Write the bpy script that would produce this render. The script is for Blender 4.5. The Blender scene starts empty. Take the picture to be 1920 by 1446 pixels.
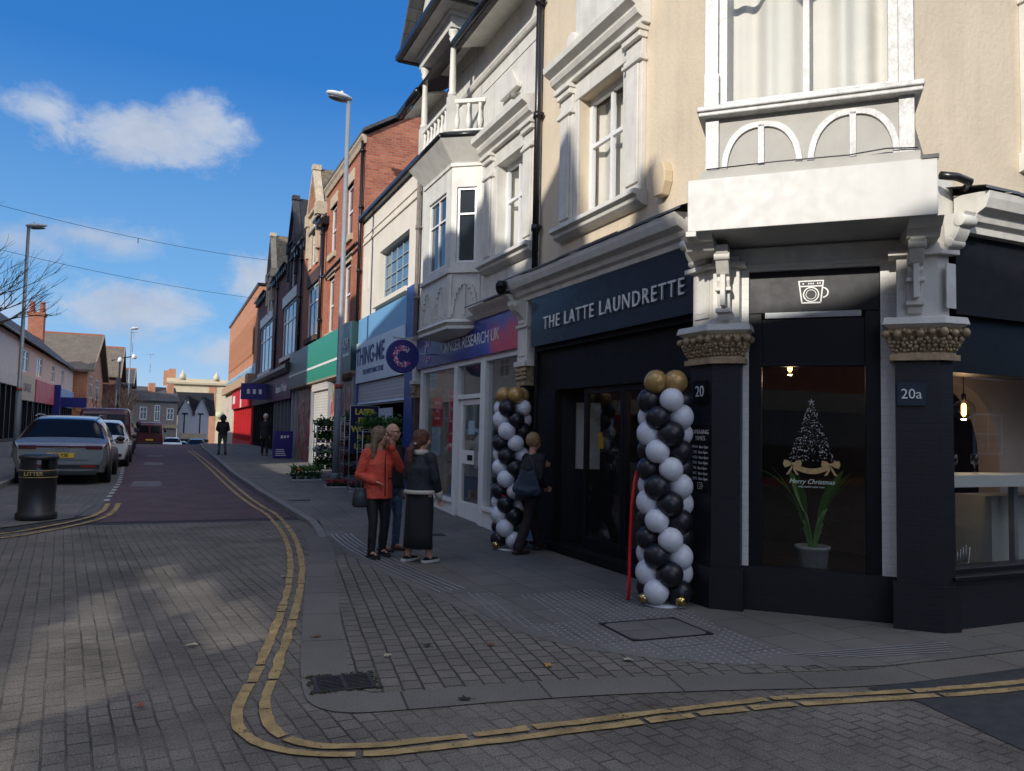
import bpy, math, random
from mathutils import Matrix, Vector
R=math.radians
sin,cos,pi=math.sin,math.cos,math.pi
SC=bpy.context.scene
COL=SC.collection
rnd=random.Random(7)
# ---------------------------------------------------------------- camera
cam=bpy.data.objects.new('camera',bpy.data.cameras.new('camera'));COL.objects.link(cam)
SC.camera=cam
cam.data.sensor_width=36;cam.data.lens=36*1457/1920;cam.data.clip_end=3000;cam.data.clip_start=.05
def cam_matrix(yaw,pitch,roll,h):
    y,p,r=R(yaw),R(pitch),R(roll)
    F=Vector((sin(y)*cos(p),cos(y)*cos(p),sin(p)));Rt=Vector((cos(y),-sin(y),0));U=Rt.cross(F)
    R2=Rt*cos(r)+U*sin(r);U2=-Rt*sin(r)+U*cos(r)
    M=Matrix((R2,U2,-F)).transposed().to_4x4();M.translation=Vector((0,0,h));return M
cam.matrix_world=cam_matrix(24.0,3.45,1.2,1.65)
# ---------------------------------------------------------------- light
SUN_AZ=R(52)      # from -Y towards -X
SUN_EL=R(22)
SD=Vector((-sin(SUN_AZ)*cos(SUN_EL),-cos(SUN_AZ)*cos(SUN_EL),sin(SUN_EL)))
sl=bpy.data.lights.new('sun','SUN');sl.energy=2.85;sl.angle=R(.5);sl.color=(1,.94,.85)
so=bpy.data.objects.new('sun',sl);COL.objects.link(so);so.location=(-20,-20,30)
so.rotation_euler=SD.to_track_quat('Z','Y').to_euler()
W=bpy.data.worlds.new('World');SC.world=W;W.use_nodes=True
SC.view_settings.view_transform='Standard';SC.view_settings.look='None';SC.view_settings.gamma=1
SC.view_settings.exposure=0.55
SC.cycles.use_denoising=True
SC.cycles.max_bounces=8;SC.cycles.diffuse_bounces=3;SC.cycles.glossy_bounces=4;SC.cycles.transparent_max_bounces=12
SC.cycles.caustics_reflective=False;SC.cycles.caustics_refractive=False
SC.cycles.sample_clamp_indirect=4
class NT:
    def __init__(s,nt): s.nt=nt
    def n(s,t,**k):
        nd=s.nt.nodes.new(t)
        for a,v in k.items():
            if a.startswith('i_'):
                key=a[2:]
                key=int(key) if key.isdigit() else key.replace('_',' ')
                nd.inputs[key].default_value=v
            else: setattr(nd,a,v)
        return nd
    def l(s,a,b): s.nt.links.new(a,b)
    def math(s,op,a,b=None,c=None,clamp=False):
        nd=s.nt.nodes.new('ShaderNodeMath');nd.operation=op;nd.use_clamp=clamp
        for i,v in enumerate((a,b,c)):
            if v is None: continue
            if isinstance(v,(int,float)): nd.inputs[i].default_value=v
            else: s.l(v,nd.inputs[i])
        return nd.outputs[0]
    def mix(s,f,a,b,bt='MIX'):
        nd=s.nt.nodes.new('ShaderNodeMix');nd.data_type='RGBA';nd.blend_type=bt
        for i,v in ((0,f),(6,a),(7,b)):
            if isinstance(v,(int,float)): nd.inputs[i].default_value=v
            elif isinstance(v,tuple): nd.inputs[i].default_value=(*v[:3],1)
            else: s.l(v,nd.inputs[i])
        return nd.outputs[2]
    def noise(s,vec,scale,detail=4,rough=.55,dist=0):
        nd=s.n('ShaderNodeTexNoise',i_Scale=scale,i_Detail=detail,i_Roughness=rough,i_Distortion=dist)
        if vec is not None: s.l(vec,nd.inputs['Vector'])
        return nd.outputs['Fac']
    def ramp(s,f,stops):
        nd=s.nt.nodes.new('ShaderNodeValToRGB');s.l(f,nd.inputs[0])
        e=nd.color_ramp.elements
        while len(e)<len(stops): e.new(.5)
        for q,(p,c) in zip(e,stops):
            q.position=p;q.color=(c,c,c,1) if isinstance(c,(int,float)) else (*c[:3],1)
        return nd.outputs[0]
def build_world():
    N=NT(W.node_tree);W.node_tree.nodes.clear()
    out=N.n('ShaderNodeOutputWorld')
    sky=N.n('ShaderNodeTexSky',sky_type='NISHITA',sun_disc=False,sun_elevation=SUN_EL,sun_rotation=math.atan2(SD.x,SD.y),altitude=100,air_density=1.0,dust_density=.25,ozone_density=2.2)
    hs=N.n('ShaderNodeHueSaturation',i_Saturation=1.45,i_Value=1.0);N.l(sky.outputs[0],hs.inputs['Color'])
    tc=N.n('ShaderNodeTexCoord');sp=N.n('ShaderNodeSeparateXYZ');N.l(tc.outputs['Generated'],sp.inputs[0])
    az=N.math('MULTIPLY',N.math('ARCTAN2',sp.outputs[0],sp.outputs[1]),180/pi)
    el=N.math('MULTIPLY',N.math('ARCSINE',sp.outputs[2]),180/pi)
    b1=N.n('ShaderNodeBackground',i_Strength=.128)
    hz=N.ramp(N.math('DIVIDE',el,60,clamp=True),[(0,1),(.12,.97),(.35,.9),(1,.6)])
    N.l(N.mix(hz,hs.outputs[0],N.ramp(N.math('DIVIDE',el,60,clamp=True),[(0,(2.7,3.6,4.6)),(.12,(1.1,2.5,4.4)),(.4,(.20,1.05,3.2)),(1,(.12,.6,2.2))])),b1.inputs[0])
    cb=N.n('ShaderNodeCombineXYZ');N.l(az,cb.inputs[0]);N.l(N.math('MULTIPLY',el,1.5),cb.inputs[1])
    n1=N.noise(cb.outputs[0],.24,12,.66,.3)
    n2=N.noise(cb.outputs[0],.09,6,.55,.0)
    # clouds seen low over the street, then unseen bright ones added as fill light: az, el, half width, half height, weight
    clouds=[(-2.2,18.7,6.3,2.1,1.1),(-7.5,19.4,3.0,1.3,.75),(1.8,20.0,3.6,1.9,.9),(-4.5,12.0,5,1.3,.6),(-2.0,7.6,5.2,2.2,.95),(-9,11.2,4,1.2,.5),(5.4,10.4,2.4,1.7,1.0),(4.0,5.0,3.4,1.5,.85),(-10,7,5,1.3,.5),(60,30,22,9,.9),(120,35,28,16,1),(-75,30,24,12,1),(170,45,40,22,1.1),(-160,20,26,9,1),(90,68,60,16,1),(-120,60,40,14,1)]
    tot=None
    tot2=None
    for ci,(a,e,wa,he,wt) in enumerate(clouds):
        dx=N.math('DIVIDE',N.math('SUBTRACT',az,a),wa)
        dy=N.math('DIVIDE',N.math('SUBTRACT',el,e),he)
        d=N.math('SQRT',N.math('ADD',N.math('MULTIPLY',dx,dx),N.math('MULTIPLY',dy,dy)))
        dd=N.math('ADD',d,N.math('MULTIPLY',N.math('SUBTRACT',.5,n1),2.2))
        m=N.math('MULTIPLY',N.math('SUBTRACT',1.08,dd,clamp=True),wt*1.15,clamp=True)
        if ci<9: tot=m if tot is None else N.math('MAXIMUM',tot,m)
        else: tot2=m if tot2 is None else N.math('MAXIMUM',tot2,m)
    f=N.ramp(tot,[(0,0),(.25,.22),(.6,.72),(1,.93)])
    shade=N.ramp(n2,[(.3,(.27,.33,.45)),(.7,(.50,.54,.60))])
    b2=N.n('ShaderNodeBackground',i_Strength=.92);N.l(shade,b2.inputs[0])
    mx=N.n('ShaderNodeMixShader');N.l(f,mx.inputs[0]);N.l(b1.outputs[0],mx.inputs[1]);N.l(b2.outputs[0],mx.inputs[2])
    b3=N.n('ShaderNodeBackground',i_Strength=1.75);N.l(N.ramp(n2,[(.3,(.62,.62,.64)),(.7,(1,.97,.92))]),b3.inputs[0])  # added unseen clouds, brighter than the seen ones
    mx2=N.n('ShaderNodeMixShader');N.l(N.ramp(tot2,[(0,0),(.3,.5),(1,.97)]),mx2.inputs[0]);N.l(mx.outputs[0],mx2.inputs[1]);N.l(b3.outputs[0],mx2.inputs[2])
    N.l(mx2.outputs[0],out.inputs[0])
build_world()
# ---------------------------------------------------------------- materials
_M={}
def newmat(name):
    m=bpy.data.materials.new(name);m.use_nodes=True;nt=m.node_tree;nt.nodes.clear()
    N=NT(nt);o=N.n('ShaderNodeOutputMaterial');b=N.n('ShaderNodeBsdfPrincipled');N.l(b.outputs[0],o.inputs[0])
    return m,N,b,o
def mat(name,col,rough=.6,metal=0,var=.12,scale=3,bump=0,bscale=40,spec=.5,emit=None,es=1,stain=0,coat=0,bd=.01):
    if name in _M: return _M[name]
    m,N,b,o=newmat(name)
    b.inputs['Roughness'].default_value=rough;b.inputs['Metallic'].default_value=metal
    b.inputs['Specular IOR Level'].default_value=spec
    if coat: b.inputs['Coat Weight'].default_value=coat;b.inputs['Coat Roughness'].default_value=.04
    g=N.n('ShaderNodeTexCoord').outputs['Object']
    if var:
        f=N.noise(g,scale,6,.6)
        k=N.ramp(f,[(.25,1-var*1.3),(.75,1+var*.6)])
        c=N.mix(1.0,tuple(col),k,'MULTIPLY')
        if stain:
            mp=N.n('ShaderNodeMapping',i_Scale=(5,5,.5));N.l(g,mp.inputs[0])
            s2=N.ramp(N.noise(mp.outputs[0],1.2,8,.65),[(.47,0),(.7,1)])
            c=N.mix(N.math('MULTIPLY',s2,stain),c,tuple(v*.45 for v in col))
        N.l(c,b.inputs['Base Color'])
        r=N.math('ADD',N.math('MULTIPLY',N.noise(g,scale*3,3),.25),rough-.12,clamp=True);N.l(r,b.inputs['Roughness'])
    else: b.inputs['Base Color'].default_value=(*col,1)
    if bump:
        bp=N.n('ShaderNodeBump',i_Strength=bump,i_Distance=bd);N.l(N.noise(g,bscale,5),bp.inputs['Height']);N.l(bp.outputs[0],b.inputs['Normal'])
    if emit: b.inputs['Emission Color'].default_value=(*emit,1);b.inputs['Emission Strength'].default_value=es
    _M[name]=m;return m
def brick(name,c1,c2,mortar=(.35,.31,.27),bw=.225,bh=.075,ms=.008,dark_mix=0,rough=.85,off=.5,bump=.5,rot=0,blot=.25,ms_s=.1,noisy=.0,glossy=.5,worn=0,grain=.3):
    if name in _M: return _M[name]
    m,N,b,o=newmat(name)
    uv=N.n('ShaderNodeTexCoord').outputs['UV']
    mp=N.n('ShaderNodeMapping',i_Rotation=(0,0,rot));N.l(uv,mp.inputs[0]);v=mp.outputs[0]
    if noisy:
        nz=N.n('ShaderNodeTexNoise',i_Scale=3.0,i_Detail=3);N.l(v,nz.inputs['Vector'])
        va=N.n('ShaderNodeVectorMath',operation='SCALE');N.l(nz.outputs['Color'],va.inputs[0]);va.inputs['Scale'].default_value=noisy
        vb=N.n('ShaderNodeVectorMath',operation='ADD');N.l(v,vb.inputs[0]);N.l(va.outputs[0],vb.inputs[1]);v=vb.outputs[0]
    t=N.n('ShaderNodeTexBrick',offset=off,i_Scale=1.0,i_Color1=(*c1,1),i_Color2=(*c2,1),i_Mortar=(*mortar,1));N.l(v,t.inputs['Vector'])
    t.inputs['Mortar Size'].default_value=ms;t.inputs['Mortar Smooth'].default_value=ms_s;t.inputs['Brick Width'].default_value=bw;t.inputs['Row Height'].default_value=bh
    t.inputs['Bias'].default_value=0
    f=N.ramp(N.noise(uv,.9,8,.65),[(.3,1-blot),(.7,1+blot*.5)])
    tcol=t.outputs['Color']
    if worn:
        wm_=N.ramp(N.noise(uv,1.7,6,.7),[(.36,0),(.62,worn)]);tcol=N.mix(wm_,tcol,tuple((a+q)/2*.96 for a,q in zip(c1,c2)))
    c=N.mix(1.0,tcol,f,'MULTIPLY')
    f2=N.ramp(N.noise(uv,95,4,.85),[(.38,.42),(.5,.95),(.64,1.65)])
    c=N.mix(grain,c,f2,'MULTIPLY')
    if dark_mix:
        s=N.ramp(N.noise(uv,.5,7,.6),[(.35,0),(.65,1)]);c=N.mix(N.math('MULTIPLY',s,dark_mix),c,(.035,.03,.035))
    N.l(c,b.inputs['Base Color']);b.inputs['Roughness'].default_value=rough;b.inputs['Specular IOR Level'].default_value=glossy
    h=N.math('ADD',N.math('MULTIPLY',t.outputs['Fac'],-1),N.math('MULTIPLY',N.noise(uv,35,5,.7),.45))
    bp=N.n('ShaderNodeBump',i_Strength=bump,i_Distance=.012);N.l(h,bp.inputs['Height']);N.l(bp.outputs[0],b.inputs['Normal'])
    _M[name]=m;return m
def glass(name,tint=(.92,.93,.92),refl=1.0):
    if name in _M: return _M[name]
    m,N,b,o=newmat(name);m.node_tree.nodes.remove(b)
    fr=N.n('ShaderNodeFresnel');ge=N.n('ShaderNodeNewGeometry');N.l(N.math('ADD',N.math('MULTIPLY',ge.outputs['Backfacing'],1/1.5-1.5),1.5),fr.inputs['IOR']);g=N.n('ShaderNodeBsdfGlossy',i_Roughness=.01)
    t=N.n('ShaderNodeBsdfTransparent',i_Color=(*tint,1));mx=N.n('ShaderNodeMixShader')
    f=N.math('MULTIPLY',fr.outputs[0],1.5*refl,clamp=True)
    N.l(f,mx.inputs[0]);N.l(t.outputs[0],mx.inputs[1]);N.l(g.outputs[0],mx.inputs[2]);N.l(mx.outputs[0],o.inputs[0])
    _M[name]=m;return m
WHITE=mat('white_paint',(.70,.68,.62),.55,var=.14,scale=3,stain=.26,bump=.3,bscale=25)
CREAM=mat('cream_render',(.68,.575,.43),.85,var=.10,scale=1.2,bump=.6,bscale=22,stain=.16)
BLACKP=mat('black_paint',(.005,.006,.010),.42,var=.2,spec=.3)
BLACKM=mat('matt_black_board',(.005,.006,.008),.6,var=.15,spec=.25)
SIGNBLK=mat('sky_tinted_black_sign',(.022,.042,.066),.2,var=.1,spec=.6)  # blue-grey sky reflection put into the black sign's colour
GOLDP=mat('gold_paint',(.42,.31,.18),.5,metal=.2,var=.35,scale=14,bump=.5,bscale=30)
LETTER=mat('white_lettering',(.78,.78,.76),.45,var=0)
UPVC=mat('white_plastic_frame',(.78,.79,.80),.3,var=.04)
DGLASS=mat('dark_window_glass',(.02,.028,.036),.04,var=0,spec=1.0)
LEAD=mat('lead_flashing',(.11,.12,.13),.55,var=.3,bump=.4)
GUTTER=mat('black_gutter_paint',(.012,.012,.014),.3,var=.2)
STONE=mat('pale_carved_stone',(.58,.48,.35),.85,var=.25,scale=5,stain=.4,bump=.5)
SLATE=brick('grey_slate_roof',(.07,.07,.075),(.10,.10,.105),(.03,.03,.03),.3,.2,.006,bump=.3)
TILE=brick('weathered_clay_tile_roof',(.16,.13,.10),(.21,.17,.12),(.06,.05,.04),.22,.14,.006,bump=.3)
REDB=brick('red_orange_brick',(.40,.10,.045),(.50,.165,.08),(.30,.22,.17),blot=.2)
DKB=brick('dark_brick',(.17,.06,.05),(.23,.09,.07),(.09,.07,.07),blot=.3,dark_mix=.3)  # darker brick with near-black blotches mixed in
ORB=brick('orange_brick',(.52,.19,.085),(.60,.25,.12),(.42,.30,.22),blot=.15)
CURT=mat('cream_curtain_cloth',(.80,.77,.70),.9,var=.05)
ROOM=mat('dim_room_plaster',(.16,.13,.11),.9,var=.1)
GLZ=glass('clear_shop_glass')
STEEL=mat('galvanised_steel',(.34,.36,.37),.4,metal=.6,var=.15,scale=8)
# ---------------------------------------------------------------- mesh builder
class FR:   # a wall frame: x runs right along the wall seen from outside, y goes into the wall, z up
    def __init__(s,x,y,rot): s.M=Matrix.Translation((x,y,0))@Matrix.Rotation(R(rot),4,'Z')
I4=Matrix.Identity(4)
class MB:
    def __init__(s,frame=None,root=None):
        s.v=[];s.f=[];s.m=[];s.sm=[];s.uv=[]
        A=frame.M if frame else I4
        s.T=(root.matrix_world.inverted()@A) if root is not None else A
        s.L=I4      # extra local transform
    def add(s,vs,fs,m=0,smooth=False,uvs=None):
        b=len(s.v);vs=[s.L@Vector(p) for p in vs]
        for p in vs: s.v.append(s.T@p)
        for i,f in enumerate(fs):
            s.f.append([b+q for q in f]);s.m.append(m);s.sm.append(smooth)
            if uvs: s.uv.append([uvs[q] for q in f]);continue
            n=Vector((0,0,0));k=len(f)
            for j in range(k):
                a,c=vs[f[j]],vs[f[(j+1)%k]];n.x+=(a.y-c.y)*(a.z+c.z);n.y+=(a.z-c.z)*(a.x+c.x);n.z+=(a.x-c.x)*(a.y+c.y)
            ax,ay,az=abs(n.x),abs(n.y),abs(n.z)
            if az>=ax and az>=ay: s.uv.append([(vs[q].x,vs[q].y) for q in f])
            elif ay>=ax: s.uv.append([(vs[q].x,vs[q].z) for q in f])
            else: s.uv.append([(vs[q].y,vs[q].z) for q in f])
        return s
    def box(s,x0,x1,y0,y1,z0,z1,m=0):
        if x0>x1:x0,x1=x1,x0
        if y0>y1:y0,y1=y1,y0
        if z0>z1:z0,z1=z1,z0
        return s.add([(x0,y0,z0),(x1,y0,z0),(x1,y1,z0),(x0,y1,z0),(x0,y0,z1),(x1,y0,z1),(x1,y1,z1),(x0,y1,z1)],
            [(0,3,2,1),(4,5,6,7),(0,1,5,4),(1,2,6,5),(2,3,7,6),(3,0,4,7)],m)
    def prism(s,pts,y0,y1,m=0,smooth=False):      # polygon (x,z) extruded in y
        n=len(pts);A=sum(pts[i][0]*pts[(i+1)%n][1]-pts[(i+1)%n][0]*pts[i][1] for i in range(n))
        if A<0: pts=pts[::-1]
        return s.add([(p[0],y0,p[1]) for p in pts]+[(p[0],y1,p[1]) for p in pts],
            [tuple(range(n)),tuple(range(2*n-1,n-1,-1))]+[(i,i+n,(i+1)%n+n,(i+1)%n) for i in range(n)],m,smooth)
    def prismz(s,pts,z0,z1,m=0,pts2=None):     # polygon (x,y) extruded in z, optional other top
        n=len(pts);A=sum(pts[i][0]*pts[(i+1)%n][1]-pts[(i+1)%n][0]*pts[i][1] for i in range(n))
        q=pts2 or pts
        if A<0: pts=pts[::-1];q=q[::-1]
        return s.add([(p[0],p[1],z0) for p in pts]+[(p[0],p[1],z1) for p in q],
            [tuple(range(n-1,-1,-1)),tuple(range(n,2*n))]+[(i,(i+1)%n,(i+1)%n+n,i+n) for i in range(n)],m)
    def run(s,prof,x0,x1,m=0):      # profile (y,z) run along x
        n=len(prof);A=sum(prof[i][0]*prof[(i+1)%n][1]-prof[(i+1)%n][0]*prof[i][1] for i in range(n))
        if A<0: prof=prof[::-1]
        return s.add([(x0,p[0],p[1]) for p in prof]+[(x1,p[0],p[1]) for p in prof],
            [tuple(range(n-1,-1,-1)),tuple(range(n,2*n))]+[(i,(i+1)%n,(i+1)%n+n,i+n) for i in range(n)],m)
    def tube(s,pts,r,n=8,m=0,smooth=True,cap=True):
        P=[Vector(p) for p in pts];rs=r if isinstance(r,(list,tuple)) else [r]*len(P)
        vs=[];up=None
        for i,p in enumerate(P):
            t=(P[min(i+1,len(P)-1)]-P[max(i-1,0)]).normalized()
            if up is None: up=t.orthogonal().normalized()
            up=(up-t*up.dot(t));up=up.normalized() if up.length>1e-6 else t.orthogonal().normalized()
            w=t.cross(up);q=rs[i];qa,qb=(q if isinstance(q,(tuple,list)) else (q,q))
            for k in range(n):
                a=2*pi*k/n;vs.append(p+up*cos(a)*qa+w*sin(a)*qb)
        fs=[]
        for i in range(len(P)-1):
            for k in range(n): fs.append((i*n+k,i*n+(k+1)%n,(i+1)*n+(k+1)%n,(i+1)*n+k))
        if cap: fs+=[tuple(range(n-1,-1,-1)),tuple(range((len(P)-1)*n,len(P)*n))]
        return s.add(vs,fs,m,smooth)
    def lathe(s,prof,c=(0,0,0),n=16,m=0,smooth=True,sx=1,sy=1,axis='z',a0=0):
        vs=[];fs=[];k=len(prof)
        for r,h in prof:
            for i in range(n):
                a=2*pi*i/n+a0;x,y,z=r*cos(a)*sx,r*sin(a)*sy,h
                if axis=='y': x,y,z=x,z,y
                if axis=='x': x,y,z=z,x,y
                vs.append((c[0]+x,c[1]+y,c[2]+z))
        for j in range(k-1):
            for i in range(n):
                q=(j*n+i,j*n+(i+1)%n,(j+1)*n+(i+1)%n,(j+1)*n+i)
                fs.append(q if axis!='y' else q[::-1])
        e=[tuple(range(n-1,-1,-1)),tuple(range((k-1)*n,k*n))]
        fs+=e if axis!='y' else [q[::-1] for q in e]
        return s.add(vs,fs,m,smooth)
    def ball(s,c,r,n=12,m=0,sc=(1,1,1),k=None):
        k=k or max(4,n//2);pr=[(r*sin(pi*j/k) if 0<j<k else r*.002,-r*cos(pi*j/k)) for j in range(k+1)]
        L=s.L;s.L=L@Matrix.Translation(c)@Matrix.Diagonal((*sc,1));s.lathe(pr,(0,0,0),n,m);s.L=L;return s
    def quad(s,a,b,c,d,m=0): return s.add([a,b,c,d],[(0,1,2,3)],m)
    def wall(s,x0,x1,z0,z1,holes=(),y=0,rev=.12,m=0,mr=None):
        xs=sorted({x0,x1}|{h[0] for h in holes}|{h[1] for h in holes});zs=sorted({z0,z1}|{h[2] for h in holes}|{h[3] for h in holes})
        xs=[v for v in xs if x0<=v<=x1];zs=[v for v in zs if z0<=v<=z1]
        for i in range(len(xs)-1):
            for j in range(len(zs)-1):
                cx,cz=(xs[i]+xs[i+1])/2,(zs[j]+zs[j+1])/2
                if any(h[0]<cx<h[1] and h[2]<cz<h[3] for h in holes): continue
                s.quad((xs[i],y,zs[j]),(xs[i+1],y,zs[j]),(xs[i+1],y,zs[j+1]),(xs[i],y,zs[j+1]),m)
        mr=m if mr is None else mr
        for a,b,c,d in holes:
            e=y+rev
            s.quad((a,y,c),(a,y,d),(a,e,d),(a,e,c),mr);s.quad((b,y,c),(b,e,c),(b,e,d),(b,y,d),mr)
            s.quad((a,y,c),(a,e,c),(b,e,c),(b,y,c),mr);s.quad((a,y,d),(b,y,d),(b,e,d),(a,e,d),mr)
        return s
    def split(s,name,mats,parent=None,bevel=0):
        par=list(range(len(s.v)))
        def fd(i):
            while par[i]!=i: par[i]=par[par[i]];i=par[i]
            return i
        for f in s.f:
            for q in f[1:]: par[fd(q)]=fd(f[0])
        gr={}
        for i,f in enumerate(s.f): gr.setdefault(fd(f[0]),[]).append(i)
        for ids in gr.values():
            n=MB();mp={}
            for i in ids:
                fc=[]
                for q in s.f[i]:
                    if q not in mp: mp[q]=len(n.v);n.v.append(s.v[q])
                    fc.append(mp[q])
                n.f.append(fc);n.m.append(s.m[i]);n.sm.append(s.sm[i]);n.uv.append(s.uv[i])
            n.build(name,mats,parent,None,bevel)
    def build(s,name,mats,parent=None,label=None,bevel=0,shade=None):
        if not isinstance(mats,(list,tuple)): mats=[mats]
        me=bpy.data.meshes.new(name);me.from_pydata([tuple(v) for v in s.v],[],s.f)
        for m in mats: me.materials.append(m)
        me.polygons.foreach_set('material_index',s.m);me.polygons.foreach_set('use_smooth',s.sm)
        uvl=me.uv_layers.new(name='UVMap');flat=[]
        for u in s.uv:
            for a in u: flat+=[a[0],a[1]]
        uvl.data.foreach_set('uv',flat);me.update()
        o=bpy.data.objects.new(name,me);COL.objects.link(o)
        if parent is not None: o.parent=parent
        if label: o['label']=label
        if bevel:
            b=o.modifiers.new('b','BEVEL');b.width=bevel;b.segments=2;b.limit_method='ANGLE';b.angle_limit=R(40)
        return o
def tag(o,label,cat,group=None):
    o['label']=label;o['category']=cat
    if group:o['group']=group
    return o
def thing(name,label,cat,loc=(0,0,0),rot=0,group=None):
    o=bpy.data.objects.new(name,None);COL.objects.link(o);o.empty_display_size=.2
    o.matrix_world=Matrix.Translation(loc)@Matrix.Rotation(R(rot),4,'Z')
    return tag(o,label,cat,group)
def struct(o,kind='structure'): o['kind']=kind;return o
def copy_tree(o,parent=None):
    c=o.copy();COL.objects.link(c);c.parent=parent
    for ch in list(o.children): copy_tree(ch,c)
    return c
def text(name,s,size,parent,frame,pos,m,ext=.004,bold=0,sx=1,align='CENTER',tilt=0,space=1,label=None,shear=0):
    cu=bpy.data.curves.new(name,'FONT');cu.body=s;cu.size=size;cu.extrude=ext;cu.offset=bold;cu.align_x=align;cu.align_y='CENTER';cu.space_character=space;cu.resolution_u=3;cu.shear=shear
    t=bpy.data.objects.new(name+'_c',cu);COL.objects.link(t)
    me=bpy.data.meshes.new_from_object(t.evaluated_get(bpy.context.evaluated_depsgraph_get()))
    bpy.data.objects.remove(t);bpy.data.curves.remove(cu)
    A=frame.M if frame else I4
    Mx=A@Matrix.Translation(pos)@Matrix.Rotation(R(90),4,'X')@Matrix.Rotation(R(tilt),4,'Z')@Matrix.Diagonal((sx,1,1,1))
    if parent is not None: Mx=wm(parent).inverted()@Mx
    me.transform(Mx);me.materials.clear();me.materials.append(m)
    o=bpy.data.objects.new(name,me);COL.objects.link(o)
    if parent is not None:o.parent=parent
    if label:o['label']=label
    return o
def wm(o):
    M=o.matrix_basis.copy()
    while o.parent is not None: o=o.parent;M=o.matrix_basis@M
    return M
# MB for a child of a building: frame coordinates, parent = building root (children sit at identity below it)
def B(frame,root): 
    b=MB();b.T=wm(root).inverted()@(frame.M if frame else I4);return b
# ---------------------------------------------------------------- ground shape
GT=[(-200,0),(14,0),(20,.1),(27,.2),(35,.31),(48,.44),(56,.38),(63,.1),(70,-.25),(80,-.8),(90,-1.5),(130,-3.5),(200,-6),(700,-8)]
def gz(y):
    for (a,p),(b,q) in zip(GT,GT[1:]):
        if y<=b: return p+(q-p)*max(0,(y-a)/(b-a))
    return GT[-1][1]
def kerb_off(y): return .008 if y<12 else (.11 if y>15.5 else .008+(y-12)/3.5*.102)
# ================================================================ GROUND
SETT=brick('tumbled_sett_paving',(.155,.137,.112),(.20,.178,.148),(.058,.052,.045),.15,.11,.007,grain=.9,worn=.97,rot=R(84),off=.5,bump=.8,blot=.5,ms_s=.3,noisy=.022,glossy=.3)
SETT2=brick('smaller_sett_paving',(.15,.134,.112),(.20,.178,.15),(.036,.033,.03),.17,.13,.009,grain=.8,worn=.5,rot=R(98),off=.5,bump=1.0,blot=.3,ms_s=.3,noisy=.022,glossy=.3)
SLAB=brick('grey_paving_slabs',(.15,.142,.128),(.18,.168,.15),(.07,.067,.06),.6,.45,.006,grain=.6,rot=R(90),bump=.35,blot=.25,glossy=.3)
GRAN=brick('granite_channel_slabs',(.145,.132,.115),(.17,.155,.135),(.055,.05,.045),.9,.9,.008,grain=.6,rot=R(0),off=0,bump=.35,blot=.2,glossy=.3)
ASPH=mat('old_asphalt',(.05,.05,.052),.9,var=.35,scale=9,bump=.9,bscale=140)
REDA=mat('worn_red_asphalt',(.095,.058,.064),.85,var=.3,scale=1.5,bump=.5,bscale=120)
YEL=mat('worn_yellow_line_paint',(.42,.29,.12),.85,var=.4,scale=6,bump=.5,bscale=90)
def wear(m):
    N=NT(m.node_tree);b=[n for n in m.node_tree.nodes if n.type=='BSDF_PRINCIPLED'][0];g=N.n('ShaderNodeTexCoord').outputs['Object']
    a=N.math('ADD',N.math('MULTIPLY',N.noise(g,9,6,.7),.6),N.math('MULTIPLY',N.noise(g,55,4,.7),.5))
    N.l(N.ramp(a,[(.41,.1),(.5,1)]),b.inputs['Alpha'])
wear(YEL)
WLINE=mat('worn_white_line_paint',(.5,.5,.48),.8,var=.4,scale=6)
STUDM=mat('steel_tactile_metal',(.55,.56,.57),.45,metal=.5,var=.2)
def sheet(name,x0f,x1f,ys,off,m,nx=2):
    b=MB();V=[];n=nx+1
    for y in ys:
        a,c=x0f(y),x1f(y)
        for i in range(n): V.append((a+(c-a)*i/nx,y,gz(y)+(off(y) if callable(off) else off)))
    F=[(j*n+i,j*n+i+1,(j+1)*n+i+1,(j+1)*n+i) for j in range(len(ys)-1) for i in range(nx)]
    b.add(V,F);return struct(b.build(name,m))
def frange(a,b,s):
    o=[]
    while a<b-1e-6:o.append(a);a+=s
    return o+[b]
def lerpf(tab):
    def f(y):
        if y<=tab[0][0]: return tab[0][1]
        for (a,p),(b,q) in zip(tab,tab[1:]):
            if y<=b: return p+(q-p)*(y-a)/(b-a)
        return tab[-1][1]
    return f
YS=[-120,-40,0,14,17,20,23.5,27,31,35,41,48,52,56,63,70,80,90,110,130,165,200,700]
sheet('ground',lambda y:-600,lambda y:600,YS,-.004,ASPH,4)
def poly(name,pts,z,m):
    b=MB();b.add([(x,y,z) for x,y in pts],[tuple(range(len(pts)))]);return struct(b.build(name,m))
poly('block_paved_road',[(-40,-14),(14,-14),(14,14.47),(1.75,14.47),(-1.02,14.83),(-1.6,14.0),(-3,12.6),(-40,9.5)],.002,SETT)
rl=lerpf([(14.8,-1.02),(22.6,-.99),(39,-1.5),(48,-2.3),(90,-2),(130,4)])
kr=lerpf([(12,2.2),(13.56,2.36),(15.57,2.2),(19.3,2.04),(25.4,1.9),(45,1.9),(60,2.3),(90,5),(130,11)])
YR=[14.65,17,20,23.5,27,31,35,41,48,52,56,63,70,80,90,110,130]
sheet('red_road',rl,kr,YR,.003,REDA)
# parking bay left of the road
BAY=brick('parking_bay_blocks',(.12,.115,.105),(.15,.14,.13),(.05,.05,.05),.2,.1,.006,rot=R(45),bump=.3,blot=.2)
pl_l=lambda y:rl(y)-2.35
sheet('road_parking_bay',pl_l,lambda y:rl(y)-.01,[15.6,17,20,23.5,27,31,35,41,48,52,56,63,70,80,90],.002,BAY)
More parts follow.
